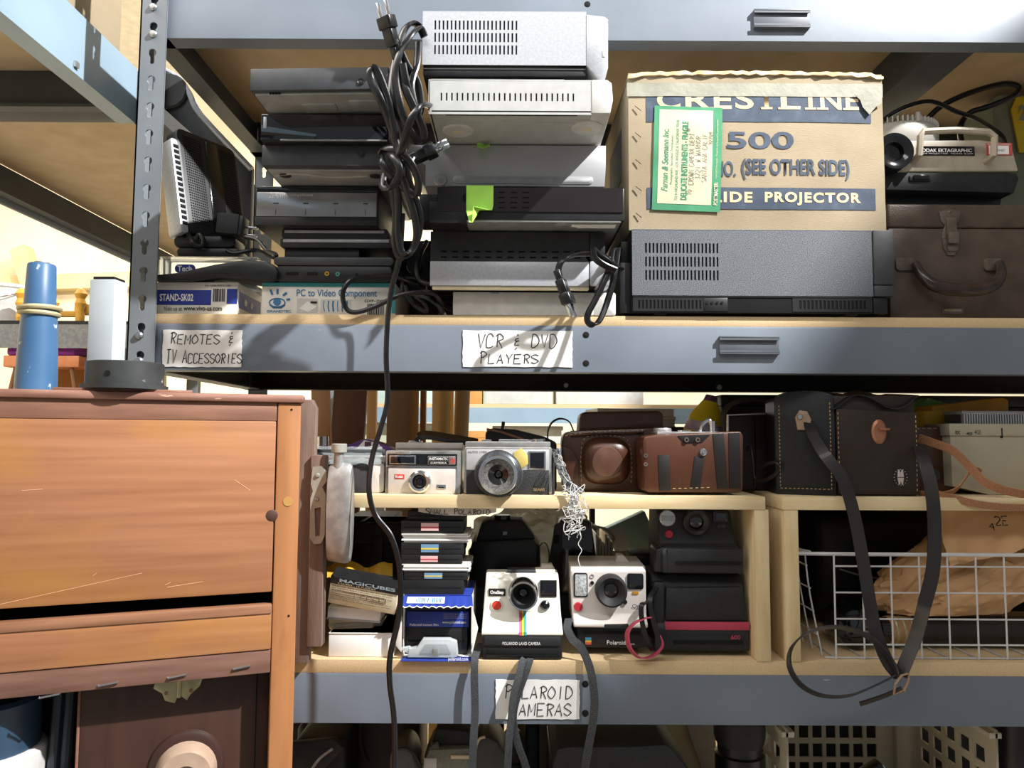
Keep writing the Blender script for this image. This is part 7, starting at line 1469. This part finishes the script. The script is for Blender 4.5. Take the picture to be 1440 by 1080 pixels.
o = Obj('toy_crate', 'yellow slatted toy crate on the magenta cushion', 'toy crate', 12, 104, 474, 488, 1.28, ct)
for i in range(2): o.add('slat', B().box(-o.w / 2, o.w / 2, 0, .005, o.h * (.02 + .5 * i), o.h * (.42 + .5 * i), .001), yw); o.add('slat', B().box(-o.w / 2, o.w / 2, .08, .085, o.h * (.02 + .5 * i), o.h * (.42 + .5 * i), .001), yw)
for sx in (-1, 1): o.add('end_panel', B().box(sx * o.w / 2 - .006, sx * o.w / 2 + .006, .0, .085, 0, o.h, .001), yw)
pbox('cardboard_box', 'tan cardboard box under the orange bench', 'box', 66, 118, 518, 554, 1.42, zg, okr, dep=.1)
pbox('cardboard_box', 'tall tan cardboard box beside the orange bench', 'box', 131, 204, 505, 554, 1.33, zg, mat('pale_kraft', '#d8bd8e', .7), dep=.15)
# rafters of the bright room behind
raw = mat('raw_timber', '#d8c59a', .7, 0, '#cbb588', 5)
for i, (px, py, px2, py2, lab) in enumerate(((-40, 402, 260, 392, 'long horizontal raw timber on the far wall'), (30, 350, 70, 478, 'slanting raw timber brace on the far wall'))):
    yw_ = 3.951 - .1 * i; a, c = P(px, py, yw_), P(px2, py2, yw_); single('timber_beam', lab, 'timber', B().sweep([a, c], [(-.05, -.05), (.05, -.05), (.05, .05), (-.05, .05)], V((0, 1, 0))), raw)
# cartons on top of the left-hand shelving
zk_ = zq + .0872
o = Obj('cardboard_carton', 'open tan carton on the left-hand shelving above the blue beam', 'carton', origin=(-.74, .02, zk_)); o.add('body', B().box(-.1, .09, 0, .16, 0, .2, .001), kraft); o.add('flap', B().box(.088, .091, .0, .16, .14, .24, .0005), kraft); o.add('label', B().box(-.05, .05, -.001, .001, .03, .12), white)
o = Obj('cardboard_carton', 'second tan carton nearer the end of the left-hand shelving', 'carton', origin=(-.75, -.34, zk_)); o.add('body', B().box(-.12, .1, 0, .26, 0, .16, .001), mat('kraft_dull', '#c2a173', .8)); o.add('flap', B().box(-.12, .1, -.04, .0, .155, .158), MATS['kraft_dull'])

# made-up dark blocks added to darken gaps at the backs of the shelves
o = Obj('dark_gap_block', 'added black block darkening the gap behind the knotted cords', 'filler', 552, 616, 340, 440, .17, S); o.add('body', B().box(-o.w / 2, o.w / 2, 0, .2, 0, o.h, .002), blk_m); o.add('face_plate', B().box(-o.w / 2 - .001, o.w / 2 + .001, -.003, .001, .0, o.h + .001, .001), blk)  # added so the gap behind the cords stays dark
o.add('control_knob', B().cyl((0, 0, o.h * .7), 'y', .012, -.016, -.003, 20, .001), dkgrey)
o = Obj('dark_backing_block', 'added black block on the bottom shelf darkening the holes of the crate', 'case', 1070, 1500, 1000, 1100, .33, G); o.add('body', B().box(-o.w / 2, o.w / 2, 0, .1, 0, o.h, .003), blk_m); o.add('edge_trim', B().box(-o.w / 2 - .002, o.w / 2 + .002, -.003, .0, o.h - .02, o.h, .001), dkgrey); o.add('handle', B().tube([(-.05, -.002, o.h * .5), (-.045, -.02, o.h * .5), (.045, -.02, o.h * .5), (.05, -.002, o.h * .5)], .004, 8), rubber)  # added dark backing behind the crate's lattice holes
o = Obj('dark_backing_block', 'added black block darkening the gap on the bottom shelf beside the cabinet', 'case', 330, 474, 1000, 1100, .33, G); o.add('body', B().box(-o.w / 2, o.w / 2, 0, .1, 0, o.h, .003), blk_m); o.add('edge_trim', B().box(-o.w / 2 - .002, o.w / 2 + .002, -.003, .0, o.h - .02, o.h, .001), dkgrey)  # added to close the bright slot beside the cabinet

zz_ = P(1200, 556, .33).z - L
o = Obj('dark_backdrop_block', 'added dark block behind the second cubby, darkening the gap under the steel beam', 'chest', 1016, 1500, 600, 690, .33, L); o.add('body', B().box(-o.w / 2, o.w / 2, 0, .09, 0, zz_ - .02, .003), blk_m); o.add('lid', B().box(-o.w / 2 - .002, o.w / 2 + .002, -.003, .092, zz_ - .02, zz_, .003), blk); o.add('hasp', B().box(-.02, .02, -.006, -.003, zz_ - .05, zz_ - .008, .001), iron)  # added backdrop standing in for the darkness behind the cubby
# alike things belong together
GROUPS = {'film_cartridge': 'film packs stacked in the cubby', 'print_stack': 'film packs stacked in the cubby', 'instant_camera': 'instant cameras in the pine cubby', 'film_camera': 'film cameras in a row on the pine cubby',
    'leather_case': 'leather cases among the cameras', 'video_recorder': 'players and recorders on the upper shelf', 'disc_player': 'players and recorders on the upper shelf', 'wooden_plank': 'timber standing behind the shelving',
    'wooden_post': 'timber standing behind the shelving', 'photo_album': 'albums at the back of the bottom shelf', 'storage_tub': 'plastic tubs around the shelving', 'camera_strap': 'straps hanging from the cameras',
    'electric_cable': 'cables on the upper shelf', 'paper_label': 'hand-lettered labels', 'magazine': 'magazines behind the leather cases', 'slim_player': 'slim players in a stack', 'remote_control': 'remote controls under the router',
    'tripod_leg': 'tripod legs in the cabinet', 'shelving_unit': 'steel shelving of the storeroom', 'rubber_band': 'rubber rings on the blue pole', 'camera_lens': 'lenses on the bottom shelf', 'camera_bag': 'camera bags on the shelves'}
for ob in list(C.objects):
    if ob.parent is None and 'label' in ob.keys():
        g_ = GROUPS.get(ob.name.split('.')[0])
        if g_ and 'group' not in ob.keys(): ob['group'] = g_
